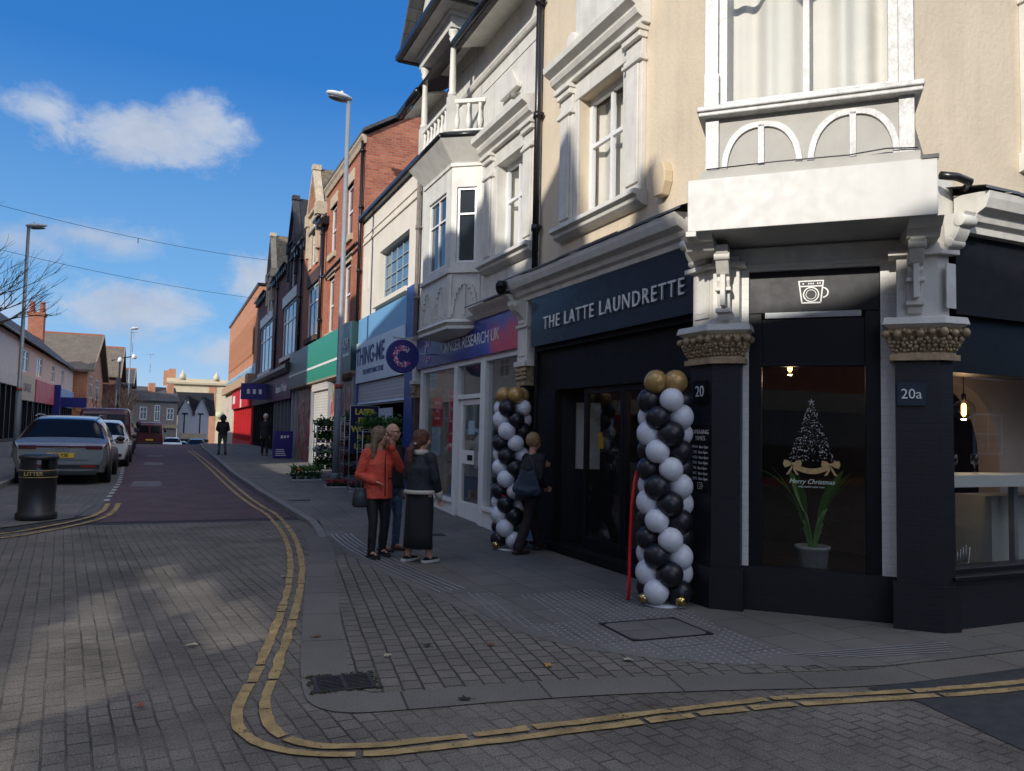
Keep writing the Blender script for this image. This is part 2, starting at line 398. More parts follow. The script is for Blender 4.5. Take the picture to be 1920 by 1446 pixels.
# left pavement (raised)
sheet('left_pavement',lambda y:-14,lambda y:pl_l(y)-.13 if y>17.5 else lerpf([(13.2,-3.4),(14.4,-2.1),(15.3,-1.35),(17.5,-1.15)])(y),[13.2,14.4,15.3,17.5],.012,SLAB)
sheet('left_pavement',lambda y:-14,lambda y:pl_l(y)-.13,[17.5,20,23.5,27,31,35,41,48,52,56,63,70,80,90,110,130],lambda y:.012 if y<18 else .11,SLAB)
def kerb(name,fx,ys,w,h,m,off0=-.02):
    b=MB()
    for y0,y1 in zip(ys,ys[1:]):
        vs=[]
        for y in (y0,y1-.006):
            hh=h(y) if callable(h) else h
            for dx,z in ((0,gz(y)+off0),(w,gz(y)+off0),(w,gz(y)+hh+.002),(.0,gz(y)+hh+.002)): vs.append((fx(y)+dx,y,z))
        b.add(vs,[(3,2,1,0),(4,5,6,7),(0,1,5,4),(1,2,6,5),(2,3,7,6),(3,0,4,7)])
    return struct(b.build(name,m,bevel=.01))
KERBM=mat('concrete_kerb',(.2,.195,.185),.85,var=.25,scale=7,bump=.4)
kerb('kerb_left',lambda y:pl_l(y)-.13,frange(17.6,88,.9),.13,.12,KERBM)
kerb('kerb_right',kr,frange(12,100,.9),.14,kerb_off,KERBM)
# right pavement
psl=lerpf([(-14,8.5),(4.0,5.6),(4.3,4.4),(4.75,3.5),(5.3,3.0),(5.67,2.82),(6.48,2.64),(7.59,2.5),(8.86,2.38),(10.31,2.28),(12,2.34)])
sheet('right_pavement',lambda y:psl(y) if y<=12 else kr(y)+.14,lambda y:16,[4.35,4.75,5.3,5.67,6.48,7.59,8.86,10.31,12],.008,SLAB)
sheet('right_pavement',lambda y:kr(y)+.14,lambda y:lerpf([(60,7),(130,18)])(y),[12,13.56,14,15.5,17,20,23.5,27,31,35,41,48,52,56,63,70,80,90,110,130],kerb_off,SLAB)
poly('side_pavement',[(4.4,4.35),(4.4,4.28),(4.9,4.15),(6.1,4.08),(30,3.7),(30,4.35)],.008,SLAB)
# smaller setts inside the corner, granite band round it, dark asphalt of the side street
poly('pavement_corner',[(2.2,10.3),(1.75,9.2),(1.45,7.5),(1.2,5.6),(1.18,5.0),(1.3,4.86),(3.2,4.5),(4.9,4.1),(4.4,4.3),(3.5,4.75),(3.0,5.3),(2.82,5.67),(2.64,6.48),(2.5,7.59),(2.38,8.86),(2.28,10.31)],.006,SETT2)
def ribbon_pts(path,w0,w1):
    L=[];Rr=[]
    for i,(x,y) in enumerate(path):
        a=path[max(i-1,0)];c=path[min(i+1,len(path)-1)];tx,ty=c[0]-a[0],c[1]-a[1];l=math.hypot(tx,ty);nx,ny=-ty/l,tx/l
        L.append((x+nx*w0,y+ny*w0));Rr.append((x+nx*w1,y+ny*w1))
    return L,Rr
def resample(path,step):
    out=[path[0]];acc=0
    for (x0,y0),(x1,y1) in zip(path,path[1:]):
        l=math.hypot(x1-x0,y1-y0);n=max(1,int(l/step))
        for k in range(1,n+1): out.append((x0+(x1-x0)*k/n,y0+(y1-y0)*k/n))
    return out
def smooth_path(p,it=3):
    for _ in range(it):
        q=[p[0]]
        for a,b in zip(p,p[1:]): q+=[(a[0]*.75+b[0]*.25,a[1]*.75+b[1]*.25),(a[0]*.25+b[0]*.75,a[1]*.25+b[1]*.75)]
        p=q+[p[-1]]
    return p
band=smooth_path([(2.26,13.3),(2.08,11),(1.72,9.2),(1.42,7.5),(1.14,5.9),(1.02,5.1),(1.02,4.75),(1.3,4.68),(2.2,4.58),(3.2,4.36),(4.3,4.02),(4.9,3.95),(6.1,3.9),(9,3.78)],3)
b=MB();L_,R_=ribbon_pts(band,-.16,.16);acc=0;V=[];UV=[]
for i in range(len(band)):
    if i: acc+=math.dist(band[i],band[i-1])
    V+=[(*L_[i],.009),(*R_[i],.009)];UV+=[(acc,0.04),(acc,.36)]
b.add(V,[(2*i,2*i+2,2*i+3,2*i+1)[::1] for i in range(len(band)-1)],0,False,UV);struct(b.build('pavement_band',GRAN))
poly('side_road',[(4.33,3.84),(4.42,3.5),(4.28,2.77),(4.6,0),(5.4,-14),(60,-14),(60,3.5),(9,3.62),(6.1,3.74)],.0065,ASPH)
# yellow lines with ragged, broken edges
def yline(path,w,z,name,gaps=.06,seed=1,lay=None,m=None):
    r=random.Random(seed);p=resample(path,.035);b=MB();i=0
    L,Rr=ribbon_pts(p,-w/2,w/2);run=0;nxt=r.uniform(.5,1.2)
    def walk():
        o=[];v=0;t=0
        for k in range(len(p)):
            if k%4==0: t=r.uniform(-.30,.22)
            v+=(t-v)*.5;o.append(v+r.uniform(-.06,.06))
        return o
    jl=walk();jr=walk()
    far=lambda q:q[1]>16
    def P(i,L,j,s):
        x,y=L[i];cx,cy=p[i];k=1+ (0 if far(p[i]) else j[i]);return (cx+(x-cx)*k,cy+(y-cy)*k,gz(y)+z)
    for i in range(len(p)-1):
        run+=math.dist(p[i],p[i+1])
        if run>nxt and not far(p[i]): run=0;nxt=r.choice((.35,.6,1.0,1.6,.25));continue
        b.add([P(i,L,jl,1),P(i+1,L,jl,1),P(i+1,Rr,jr,1),P(i,Rr,jr,1)],[(3,2,1,0)] )
    return struct(b.build(name,m or YEL))
YI=[(1.33,42.76),(1.63,29.3),(1.74,20.03),(1.86,16.55),(2.0,15.19),(1.92,12.62),(1.65,10.05),(1.38,8.38),(1.02,6.65),(.72,5.37),(.59,4.85),(.6,4.45),(.74,4.2),(.98,4.08),(1.4,4.02),(1.94,3.99),(2.63,3.96),(3.18,3.92),(3.6,3.9),(4.35,3.71),(5.41,3.53),(9,3.3)]
YO=[(1.14,42.7),(1.44,29.3),(1.55,20.0),(1.70,16.5),(1.84,15.19),(1.74,12.1),(1.48,9.8),(1.22,8.2),(.88,6.6),(.60,5.4),(.45,4.85),(.44,4.5),(.56,4.22),(.84,4.0),(1.34,3.92),(1.92,3.88),(2.57,3.85),(3.39,3.81),(4.24,3.63),(5.3,3.42),(9,3.2)]
yline(smooth_path(YI,2),.072,.0125,'road_marking',seed=3);yline(smooth_path(YO,2),.072,.0125,'road_marking',seed=5)
yline(smooth_path([(-8,11.4),(-4,12.3),(-2.02,12.9),(-1.49,13.84),(-.98,14.82),(-.77,15.9),(-.77,17.5)],3),.09,.016,'road_marking',seed=6)
yline(smooth_path([(-8,11.8),(-4,12.75),(-2.14,13.35),(-1.66,14.2),(-1.16,15.1),(-.95,16.1),(-.96,17.5)],3),.09,.016,'road_marking',seed=8)
b=MB()
y=18.0
while y<60:
    x=rl(y)-.06;b.add([(x,y,gz(y)+.012),(x+.1,y,gz(y)+.012),(x+.1,y+.35,gz(y+.35)+.012),(x,y+.35,gz(y+.35)+.012)],[(0,1,2,3)]);y+=.75
struct(b.build('road_marking',WLINE))
b=MB()
for cx,cy,w,l in ((-.35,21.4,.75,1.5),(-.3,30,.7,1.6),(-.3,36,.7,1.0)):
    for k in range(4):
        y=cy+l*k/4;b.add([(cx-w/2+.05*(k%2),y,gz(y)+.01),(cx+w/2-.05*(k%2),y,gz(y)+.01),(cx+w/2-.05,y+l*.17,gz(y+l*.17)+.01),(cx-w/2+.05,y+l*.17,gz(y+l*.17)+.01)],[(0,1,2,3)])
struct(b.build('road_marking',mat('ghosted_road_paint',(.26,.24,.25),.8,var=.5,scale=4)))
# tactile paving: studs and guidance ribs
def inpoly(x,y,P):
    c=False
    for (x0,y0),(x1,y1) in zip(P,P[1:]+P[:1]):
        if (y0>y)!=(y1>y) and x<(x1-x0)*(y-y0)/(y1-y0)+x0: c=not c
    return c
TP=[(2.9,7.5),(3.4,7.25),(4.2,7.25),(4.75,6.6),(4.45,5.5),(4.45,4.7),(3.9,4.5),(3.5,4.85),(3.0,5.55),(2.72,6.6)]
HOLE=[(3.45,5.95),(4.33,5.92),(4.33,5.3),(3.45,5.3)]
b=MB();yy=4.4
while yy<7.6:
    xx=2.6
    while xx<4.8:
        x=xx+yy*.12-.6;
        if inpoly(x,yy,TP) and not inpoly(x,yy,HOLE) and not (3.0<x<3.35 and 6.1<yy<7.3): b.lathe([(.017,0),(.014,.005),(.006,.0065)],(x,yy,.0075),7)
        xx+=.072
    yy+=.072
struct(b.build('pavement_tactile_studs',mat('tactile_stud_concrete',(.25,.25,.25),.6,var=.2)),'stuff')
b=MB()
g0=[(2.56,13.4),(2.42,12.2),(2.36,10.9),(2.42,9.7),(2.52,8.6),(2.63,7.6)]
for k in range(5):
    P=smooth_path([(x+.075*k,y+.02*k) for x,y in g0],2);Lq,Rq=ribbon_pts(P,-.007,.007)
    for i in range(len(P)-1):
        if k%3==2 and i%5==0: continue
        b.add([(*Lq[i],.016),(*Lq[i+1],.016),(*Rq[i+1],.016),(*Rq[i],.016)],[(3,2,1,0)])
for k in range(5):
    P=[(4.35+.12*k,4.62-.06*k),(5.9-.05*k,4.44-.05*k)];Lq,Rq=ribbon_pts(P,-.006,.006);b.add([(*Lq[0],.014),(*Lq[1],.014),(*Rq[1],.014),(*Rq[0],.014)],[(3,2,1,0)])
struct(b.build('pavement_guidance_strips',STUDM))
# drain grate, access covers
IRON=mat('rusty_cast_iron',(.045,.04,.038),.6,metal=.4,var=.4,scale=12,bump=.4);PIT=mat('dark_pit',(.004,.004,.004),.9,var=0)
MOSS=mat('mossy_dirt',(.035,.045,.018),.95,var=.5,scale=30,bump=.8)
dr=thing('drain_grate','rusty iron gully grate with mossy edge in the corner setts','drain',(1.13,5.12,.006),-4)
b=MB();b.box(-.19,.19,-.15,.15,.001,.003);b.build('pit',PIT,dr)
b=MB();b.box(-.19,-.165,-.15,.15,.0,.012);b.box(.165,.19,-.15,.15,0,.012);b.box(-.165,.165,-.15,-.13,0,.012);b.box(-.165,.165,.13,.15,0,.012);b.box(-.012,.012,-.13,.13,.002,.011)
for i in range(9): b.box(-.165,.165,-.115+i*.028,-.103+i*.028,.003,.0105)
b.build('bars',IRON,dr)
b=MB();r=random.Random(4)
for i in range(160):
    a=r.uniform(0,2*pi);x=max(-.205,min(.205,cos(a)*.3));y=max(-.165,min(.165,sin(a)*.3));b.ball((x+r.uniform(-.015,.015),y+r.uniform(-.012,.012),.012),r.uniform(.004,.011),6,sc=(1,1,.5),k=4)
struct(b.build('moss',MOSS,dr),'stuff')
cv=thing('access_cover','square slab-filled access cover let into the tactile paving','manhole cover',(3.88,5.62,.008),-3)
b=MB();b.box(-.36,.36,-.28,.28,0,.004);b.build('slab_panel',SLAB,cv)
b=MB()
for x0,x1,y0,y1 in ((-.38,-.362,-.3,.3),(.362,.38,-.3,.3),(-.362,.362,-.3,-.282),(-.362,.362,.282,.3)): b.box(x0,x1,y0,y1,0,.007)
for sx in (-1,1):
    for sy in (-1,1): b.prismz([(sx*.38,sy*.3),(sx*.38-sx*.09,sy*.3),(sx*.38,sy*.3-sy*.09)],.002,.0085)
b.build('frame',PIT,cv)
for i,(x,y,lab) in enumerate(((2.62,16.6,'small iron cover in the pavement beyond the guidance ribs'),(3.9,11.8,'small iron cover in the pavement by the balloon column'))):
    c=thing('utility_cover',lab,'manhole cover',(x,y,gz(y)+kerb_off(y)),0);b=MB();b.box(-.2,.2,-.13,.13,0,.006);b.build('lid',IRON,c);b=MB()
    for a in (-.212,.2): b.box(a,a+.012,-.14,.14,0,.008)
    b.build('rim',PIT,c)
# fallen leaves
def leaf(x,y,s,a,m,label,grp='fallen leaves on the paving'):
    r=random.Random(int(x*977+y*131));n=10;V=[(0,0,.006)]
    for k in range(n):
        t=2*pi*k/n;q=s*(1 if k%2==0 else .55)*r.uniform(.8,1.15);V.append((q*cos(t),q*sin(t)*.8,.004+.012*r.random()))
    b=MB();b.add(V,[(0,1+k,1+(k+1)%n) for k in range(n)]);b.tube([(0,0,.007),(-s*1.5,.01,.01)],.0015,5)
    o=b.build('fallen_leaf',m);o.matrix_world=Matrix.Translation((x,y,gz(y)+(.012)))@Matrix.Rotation(a,4,'Z');tag(o,label,'leaf',grp)
LY=mat('yellow_leaf',(.42,.24,.05),.7,var=.3,scale=30);LB=mat('brown_leaf',(.20,.08,.03),.8,var=.3,scale=30);LD=mat('blackened_leaf',(.03,.025,.02),.9,var=.3);LP=mat('pale_leaf',(.40,.36,.24),.8,var=.3,scale=30)
leaf(2.55,4.98,.055,1,LY,'bright yellow leaf lying on the corner setts');leaf(1.9,5.75,.05,2,LD,'blackened wet leaf in the middle of the corner setts')
leaf(2.37,5.62,.05,.4,LB,'reddish brown leaf right of the blackened leaf');leaf(1.55,5.6,.045,.9,LP,'pale curled leaf just right of the drain grate')
leaf(1.17,6.3,.045,.5,LB,'orange brown leaf left of the drain band');leaf(1.27,8.9,.05,1.5,LP,'pale leaf beside the double yellow lines');leaf(.27,6.35,.055,.2,LP,'pale leaf on the road left of the yellow lines')
leaf(-.05,5.1,.035,.8,mat('red_leaf',(.35,.05,.03),.7,var=.2),'small red leaf on the open road setts');leaf(3.15,4.9,.05,2.2,LP,'pale leaf near the edge of the granite band');leaf(1.75,4.55,.05,2.6,LD,'dark flattened leaf on the granite band')
# ================================================================ RIGHT SIDE OF THE STREET
ST=FR(5.1,0,-90);CH=FR(5.48,5.46,-45);SI=FR(0,4.70,0);SU=FR(0,4.98,0)
BAND=mat('white_gloss_old_paint',(.60,.59,.57),.4,var=.28,scale=14,stain=.25,bump=.35)
BRBLK=brick('black_painted_brick',(.005,.007,.012),(.007,.009,.015),(.004,.006,.010),.225,.075,.006,rough=.5,bump=.22,blot=.2)
BRWHT=brick('white_painted_brick',(.70,.69,.66),(.74,.73,.70),(.66,.65,.63),.225,.075,.006,rough=.6,bump=.3,blot=.1)
def window(root,fr,x0,x1,z0,z1,y=.15,fw=.06,mx=(.5,),mz=(),m=UPVC,pane=DGLASS,curtain=None,name='window',th=.06,fbar=None,cy=.12,label=None):
    fb=fbar or fw*.7;b=B(fr,root)
    b.box(x0,x0+fw,y,y+th,z0,z1);b.box(x1-fw,x1,y,y+th,z0,z1);b.box(x0+fw,x1-fw,y,y+th,z0,z0+fw);b.box(x0+fw,x1-fw,y,y+th,z1-fw,z1)
    X0,X1,Z0,Z1=x0+fw,x1-fw,z0+fw,z1-fw
    zs=[Z0+(Z1-Z0)*t for t in mz]
    for z in zs: b.box(X0,X1,y+.004,y+th-.004,z-fb/2,z+fb/2)
    ed=[Z0]+sum(([z-fb/2,z+fb/2] for z in zs),[])+[Z1]
    for t in mx:
        x=X0+(X1-X0)*t
        for a,c in zip(ed[::2],ed[1::2]): b.box(x-fb/2,x+fb/2,y+.006,y+th-.006,a,c)
    w=b.build(name,m,root,label)
    b=B(fr,root);yy=y+th*.6;b.quad((X0,yy,Z0),(X1,yy,Z0),(X1,yy,Z1),(X0,yy,Z1));b.build('pane',pane,w)
    if curtain:
        b=B(fr,root);n=80;V=[];amp=.03 if curtain>2.5 else .075
        for i in range(n+1):
            t=i/n;ex=0 if curtain<2.5 else .32;x=X0-.02-ex+(X1-X0+.04+2*ex)*t;d=y+th+cy+amp*sin((x-X0)*pi*2*curtain)+amp*.4*sin(t*41)
            V+=[(x,d,Z0-.05),(x,d,Z1+.05)]
        b.add(V,[(2*i,2*i+2,2*i+3,2*i+1) for i in range(n)],0,True);b.build('curtain',CURT,w)
    return w
def roombox(root,fr,x0,x1,z0,z1,y0,y1,m=ROOM,name='room_lining'):
    b=B(fr,root);b.quad((x0,y1,z0),(x1,y1,z0),(x1,y1,z1),(x0,y1,z1));b.quad((x0,y0,z0),(x0,y1,z0),(x0,y1,z1),(x0,y0,z1))
    b.quad((x1,y1,z0),(x1,y0,z0),(x1,y0,z1),(x1,y1,z1));b.quad((x0,y0,z1),(x0,y1,z1),(x1,y1,z1),(x1,y0,z1));b.quad((x0,y1,z0),(x0,y0,z0),(x1,y0,z0),(x1,y1,z0))
    return b.build(name,m,root)
def body(root,fr,x0,x1,z0,z1,d,m,name='side_walls'):
    b=B(fr,root);b.quad((x0,d,z0),(x0,0,z0),(x0,0,z1),(x0,d,z1));b.quad((x1,0,z0),(x1,d,z0),(x1,d,z1),(x1,0,z1));b.quad((x1,d,z0),(x0,d,z0),(x0,d,z1),(x1,d,z1))
    return b.build(name,m,root)
def surround(root,fr,x0,x1,z0,z1,label=None):     # classical painted surround with hood and sill
    w=.36;b=B(fr,root)
    for a,c in ((x0-w-.12,x0-.12),(x1+.12,x1+w+.12)):
        b.box(a,c,-.07,0,z0-.02,z1+.12);b.box(a+.05,c-.05,-.10,-.07,z0+.08,z1-.18)
        b.box(a-.03,c+.03,-.12,0,z1-.16,z1-.11);b.box(a-.015,c+.015,-.10,0,z1-.11,z1-.07)
        b.box(a-.02,c+.02,-.13,0,z1+.12,z1+.2);b.box(a-.04,c+.04,-.17,0,z1+.2,z1+.27)
    b.box(x0-.12,x1+.12,-.04,0,z1+.003,z1+.30);b.box(x0-.12,x0-.002,-.035,0,z0,z1);b.box(x1+.002,x1+.12,-.035,0,z0,z1)
    b.build('window_surround',WHITE,root,bevel=.008)
    b=B(fr,root);A,C=x0-w-.2,x1+w+.2;z=z1+.27
    b.run([(0,z),(-.12,z),(-.12,z+.05),(-.19,z+.09),(-.22,z+.15),(-.22,z+.18),(-.32,z+.24),(-.33,z+.33),(0,z+.40)],A,C)
    b.build('window_hood',WHITE,root,bevel=.006)
    b=B(fr,root);b.run([(0,z0-.02),(-.20,z0-.03),(-.21,z0-.09),(-.15,z0-.11),(-.14,z0-.16),(-.08,z0-.2),(0,z0-.22)],A+.04,C-.04);b.build('window_sill',WHITE,root,bevel=.006)
# ---------------------------------------------------------------- corner building
CB=thing('corner_cafe_building','cream corner building with black shopfront, white oriel bay and chamfered glass door','building',(5.6,5.6,0))
OP=(-9.3,-8.15,4.58,6.3)
b=B(ST,CB);b.wall(-10.52,-6.1,3.85,9.6,[OP],0,.17);b.build('upper_wall',CREAM,CB)
b=B(SU,CB);b.wall(6.22,15,3.6,9.6,[(8.3,9.4,4.6,6.3)],0,.17);b.build('upper_wall',CREAM,CB)
b=B(CH,CB);b.wall(-.75,.87,3.4,9.6,[(-.7,.6,4.7,6.8)],.18,.1);b.build('corner_wall',WHITE,CB)
b=MB();b.T=wm(CB).inverted();b.add([(5.1,10.52,9.6),(5.1,6.1,9.6),(6.22,4.98,9.6),(15,4.98,9.6),(15,10.52,9.6)],[(0,1,2,3,4)]);b.quad((15,4.98,0),(15,10.52,0),(15,10.52,9.6),(15,4.98,9.6));b.quad((15,10.52,0),(5.35,10.52,0),(5.35,10.52,9.6),(15,10.52,9.6));b.build('rear_walls',CREAM,CB)
surround(CB,ST,*OP);window(CB,ST,OP[0],OP[1],OP[2],OP[3],.15,.075,(.5,),(.62,),UPVC,GLZ,3.0)
surround(CB,SU,8.3,9.4,4.6,6.3);window(CB,SU,8.3,9.4,4.6,6.3,.15,.075,(.5,),(.62,),UPVC,GLZ,3.0)
roombox(CB,None,5.62,14.9,4.2,9.4,5.9,10.4,ROOM)if 0 else None
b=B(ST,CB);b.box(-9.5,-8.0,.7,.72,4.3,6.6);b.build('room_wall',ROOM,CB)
b=B(ST,CB)   # raised shaped apron below the sill, flaked paint
for a,c,z in ((-9.45,-8.0,4.24),(-9.2,-8.25,4.2)): b.box(a,c,-.02,0,4.13,z)
b.build('sill_apron',CREAM,CB)
b=B(ST,CB);b.box(-9.3,-8.2,-.10,-.02,7.0,7.9);b.lathe([(.26,-.13),(.26,0)],(-8.75,0,7.9),24,axis='y');b.lathe([(.13,-.15),(.13,0)],(-9.35,0,7.12),16,axis='y');b.lathe([(.13,-.15),(.13,0)],(-8.15,0,7.12),16,axis='y');b.build('carved_pediment',WHITE,CB,bevel=.01)
b=B(ST,CB);b.run([(0,8.55),(-.1,8.55),(-.14,8.7),(-.28,8.8),(-.28,8.9),(0,8.95)],-10.5,-6.0);b.build('eaves_cornice',WHITE,CB)
# cornice over the shop
PC=[(0,3.66),(-.14,3.66),(-.15,3.72),(-.20,3.75),(-.22,3.81),(-.30,3.85),(-.33,3.93),(-.34,3.99),(0,4.02)]
b=B(ST,CB);b.run(PC,-11.02,-6.62);b.build('shop_cornice',WHITE,CB,bevel=.004)
PC2=[(y,z-.16) for y,z in PC]
b=B(SI,CB);b.run(PC2,6.42,15);b.build('shop_cornice',WHITE,CB,bevel=.004)
r=random.Random(2)
def flash(fr,x0,x1,z,rt=CB,dep=0):
    b=B(fr,rt);n=int((x1-x0)/.45)
    for i in range(n):
        a=x0+(x1-x0)*i/n;c=x0+(x1-x0)*(i+1)/n;k=r.uniform(0,.012);b.add([(a,-.355,z-.005+k),(c,-.355,z-.005+k),(c,dep,z+.13+k),(a,dep,z+.13+k),(a,-.355,z-.03+k),(c,-.355,z-.03+k)],[(0,1,2,3),(4,5,1,0)])
    return b.build('lead_flashing',LEAD,rt)
b=B(SI,CB);b.box(6.10,6.44,.02,.3,3.42,4.0);b.build('corner_infill',WHITE,CB)
b=B(SI,CB);b.tube([(6.12,-.10,3.98),(6.25,-.16,3.97),(6.36,-.2,3.93),(6.42,-.12,3.9)],.036,10);b.build('rainwater_elbow',GUTTER,CB)
flash(ST,-11.1,-6.5,4.02);flash(SI,6.35,15,3.86,CB,.28)
# sign over the street shopfront
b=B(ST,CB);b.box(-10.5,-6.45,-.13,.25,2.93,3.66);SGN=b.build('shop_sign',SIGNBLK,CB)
text('lettering','THE LATTE LAUNDRETTE',.262,SGN,ST,(-8.36,-.155,3.225),LETTER,.008,.000,.93,space=1.24)
b=B(SI,CB);b.box(6.36,15,-.06,.1,2.78,3.5);SG2=b.build('shop_sign',BLACKM,CB)
text('lettering','THE LATTE LAUNDRETTE',.26,SG2,SI,(9.22,-.09,3.2),LETTER,.012,.006,1.15,space=1.12)
# street shopfront
b=B(ST,CB);b.box(-10.5,-6.45,.02,.3,2.27,2.93);b.box(-10.5,-6.45,-.06,.02,2.86,2.93);b.box(-10.5,-9.93,.0,.3,0,2.27);b.box(-10.5,-6.45,-.10,.3,-.05,.13);b.box(-10.60,-10.5,-.02,.3,0,3.66);b.build('shopfront_panels',BLACKM,CB,bevel=.006)
def leafdoor(x0,x1,y=.08,low=.13):
    b=B(ST,CB);f=.07
    b.box(x0,x0+f,y,y+.06,low,2.27);b.box(x1-f,x1,y,y+.06,low,2.27);b.box(x0+f,x1-f,y,y+.06,low,low+.16);b.box(x0+f,x1-f,y,y+.06,2.19,2.27)
    d=b.build('glazed_door',BLACKP,CB,bevel=.004)
    b=B(ST,CB);b.quad((x0+f,y+.03,low+.16),(x1-f,y+.03,low+.16),(x1-f,y+.03,2.19),(x0+f,y+.03,2.19));b.build('pane',GLZ,d);return d
for a,c in ((-9.22,-8.23),(-8.22,-7.32),(-7.31,-6.46)): leafdoor(a,c)
# open entrance door, turned inwards
b=B(ST,CB);b.L=Matrix.Translation((-9.93,.12,0))@Matrix.Rotation(R(58),4,'Z')
b.box(0,.2,0,.05,.13,2.25);b.box(.55,.8,0,.05,.13,2.25);b.box(.2,.55,0,.05,.13,1.15);b.box(.2,.55,0,.05,2.1,2.25)
ed=b.build('entrance_door',BLACKM,CB,bevel=.003)
b=B(ST,CB);b.L=Matrix.Translation((-9.93,.12,0))@Matrix.Rotation(R(58),4,'Z');b.quad((.2,.025,1.15),(.55,.025,1.15),(.55,.025,2.1),(.2,.025,2.1));b.build('pane',mat('frosted_door_glass',(.35,.38,.36),.3,var=.1),ed)
b=B(ST,CB);b.box(-9.55,-9.42,.5,.52,1.45,1.62);b.box(-9.54,-9.43,.49,.5,1.62,1.68);b.build('yellow_notice',mat('yellow_notice_card',(.6,.38,.03),.6,var=.1),CB)
# cafe interior
b=MB();b.T=wm(CB).inverted()
b.add([(5.5,6.35,.1),(6.6,5.1,.1),(12,5.0,.1),(12,10.4,.1),(5.3,10.4,.1),(5.3,6.35,.1)],[(0,1,2,3,4,5)]);b.build('cafe_floor',mat('dark_wood_floor',(.05,.035,.025),.5,var=.3),CB)
b=MB();b.T=wm(CB).inverted();b.add([(5.2,6.2,3.3),(6.45,4.9,3.3),(12,4.9,3.3),(12,10.4,3.3),(5.2,10.4,3.3)],[(4,3,2,1,0)]);b.build('cafe_ceiling',ROOM,CB)
b=MB();b.T=wm(CB).inverted();b.box(12,12.1,4.9,10.4,.1,3.3);b.box(5.4,12,10.35,10.45,.1,3.3)
b.box(8.6,8.7,7.4,10.35,.1,3.3)
b.build('cafe_walls',mat('dark_cafe_wall',(.07,.055,.05),.9,var=.15),CB)
# arched pinkish wall behind the side window
b=B(SI,CB);pts=[(6.25,.1),(6.25,2.6)];n=14
b=B(SI,CB)
V=[];pr=[(7.88+.75*cos(pi-pi*i/n),1.45+.85*sin(pi*i/n)) for i in range(n+1)]
prof=[(7.5,2.16)]+[q for q in pr if q[0]>7.55]+[(8.63,.1),(11,.1),(11,3.2),(7.5,3.2)]
b.prism(prof,1.1,1.35);b.build('arched_inner_wall',mat('warm_plaster_arch',(.50,.42,.38),.85,var=.1),CB)
b=B(SI,CB);b.box(7.75,11,.6,1.0,.1,1.1);b.build('counter_front',mat('pale_counter_panel',(.40,.42,.40),.6,var=.1),CB)
# side window wall
b=B(SI,CB);b.box(6.33,15,0,.3,-.05,.46);b.build('side_plinth',BRBLK,CB)
b=B(SI,CB);b.box(6.33,6.42,.06,.26,.46,2.34);b.box(6.42,15,.06,.26,.46,.52);b.box(6.33,15,.02,.3,2.27,2.78);b.box(6.3,15,-.06,.06,.44,.475);b.build('side_window_frame',BLACKP,CB,bevel=.005)
b=B(SI,CB);b.quad((6.42,.16,.52),(15,.16,.52),(15,.16,2.27),(6.42,.16,2.27));b.build('side_window_pane',GLZ,CB)
# chamfered corner door
b=B(CH,CB)
b.box(-.57,.60,.18,.26,2.86,3.27);b.box(-.57,-.45,.18,.28,.33,2.86);b.box(.47,.60,.18,.28,.33,2.86)
b.box(-.45,.47,.19,.27,2.36,2.80);b.box(-.45,.47,.17,.28,2.34,2.37);b.box(-.57,.60,.14,.30,-.05,.33);b.box(-.45,.47,.16,.28,.33,.37)
dr=b.build('corner_door_frame',BLACKP,CB,bevel=.006)
b=B(CH,CB);b.box(-.42,.44,.175,.2,2.81,2.865);b.box(-.05,.06,.165,.175,2.825,2.85);b.build('vent_strip',STEEL,dr)
b=B(CH,CB);b.quad((-.45,.23,.37),(.47,.23,.37),(.47,.23,2.34),(-.45,.23,2.34));DP=b.build('door_pane',GLZ,CB)
b=B(CH,CB);b.box(-.72,-.57,.15,.3,.42,3.27);b.box(.60,.74,.15,.3,.42,3.27);b.build('door_reveal',BRWHT,CB)
b=B(CH,CB);b.box(-.74,.76,.12,.3,-.05,.42);b.build('door_plinth',BRBLK,CB)
b=B(CH,CB);b.box(-.99,.99,.13,.3,3.27,3.5);b.box(-.66,.68,.11,.13,3.3,3.34);b.build('door_lintel',WHITE,CB,bevel=.006)
# mug emblem on the transom
b=B(CH,CB)
def ring(b,cx,cz,r0,r1,y,n=28,a0=0,a1=2*pi,sx=1):
    V=[]
    for i in range(n+1):
        a=a0+(a1-a0)*i/n;V+=[(cx+r0*cos(a)*sx,y,cz+r0*sin(a)),(cx+r1*cos(a)*sx,y,cz+r1*sin(a))]
    b.add(V,[(2*i,2*i+1,2*i+3,2*i+2) if 1 else 0 for i in range(n)])
def line(b,x0,z0,x1,z1,w,y):
    dx,dz=x1-x0,z1-z0;l=math.hypot(dx,dz);nx,nz=-dz/l*w/2,dx/l*w/2
    b.add([(x0+nx,y,z0+nz),(x0-nx,y,z0-nz),(x1-nx,y,z1-nz),(x1+nx,y,z1+nz)],[(0,1,2,3)])
yy=.176;cx=.0
line(b,-.11+cx,3.16,.11+cx,3.16,.012,yy);line(b,-.11+cx,3.11,.11+cx,3.11,.012,yy);line(b,-.11+cx,3.165,-.082+cx,2.95,.012,yy);line(b,.11+cx,3.165,.085+cx,2.95,.012,yy);line(b,-.085+cx,2.95,.085+cx,2.95,.014,yy)
ring(b,cx,3.03,.062,.073,yy);ring(b,cx,3.03,.042,.048,yy);ring(b,.105+cx,3.045,.04,.052,yy,14,-pi/2,pi/2)
for k in (-.07,-.02,0,.02,.06,.08): b.add([(cx+k-.006,yy,3.128),(cx+k+.006,yy,3.128),(cx+k+.006,yy,3.142),(cx+k-.006,yy,3.142)],[(0,1,2,3)])
b.build('mug_emblem',LETTER,dr)
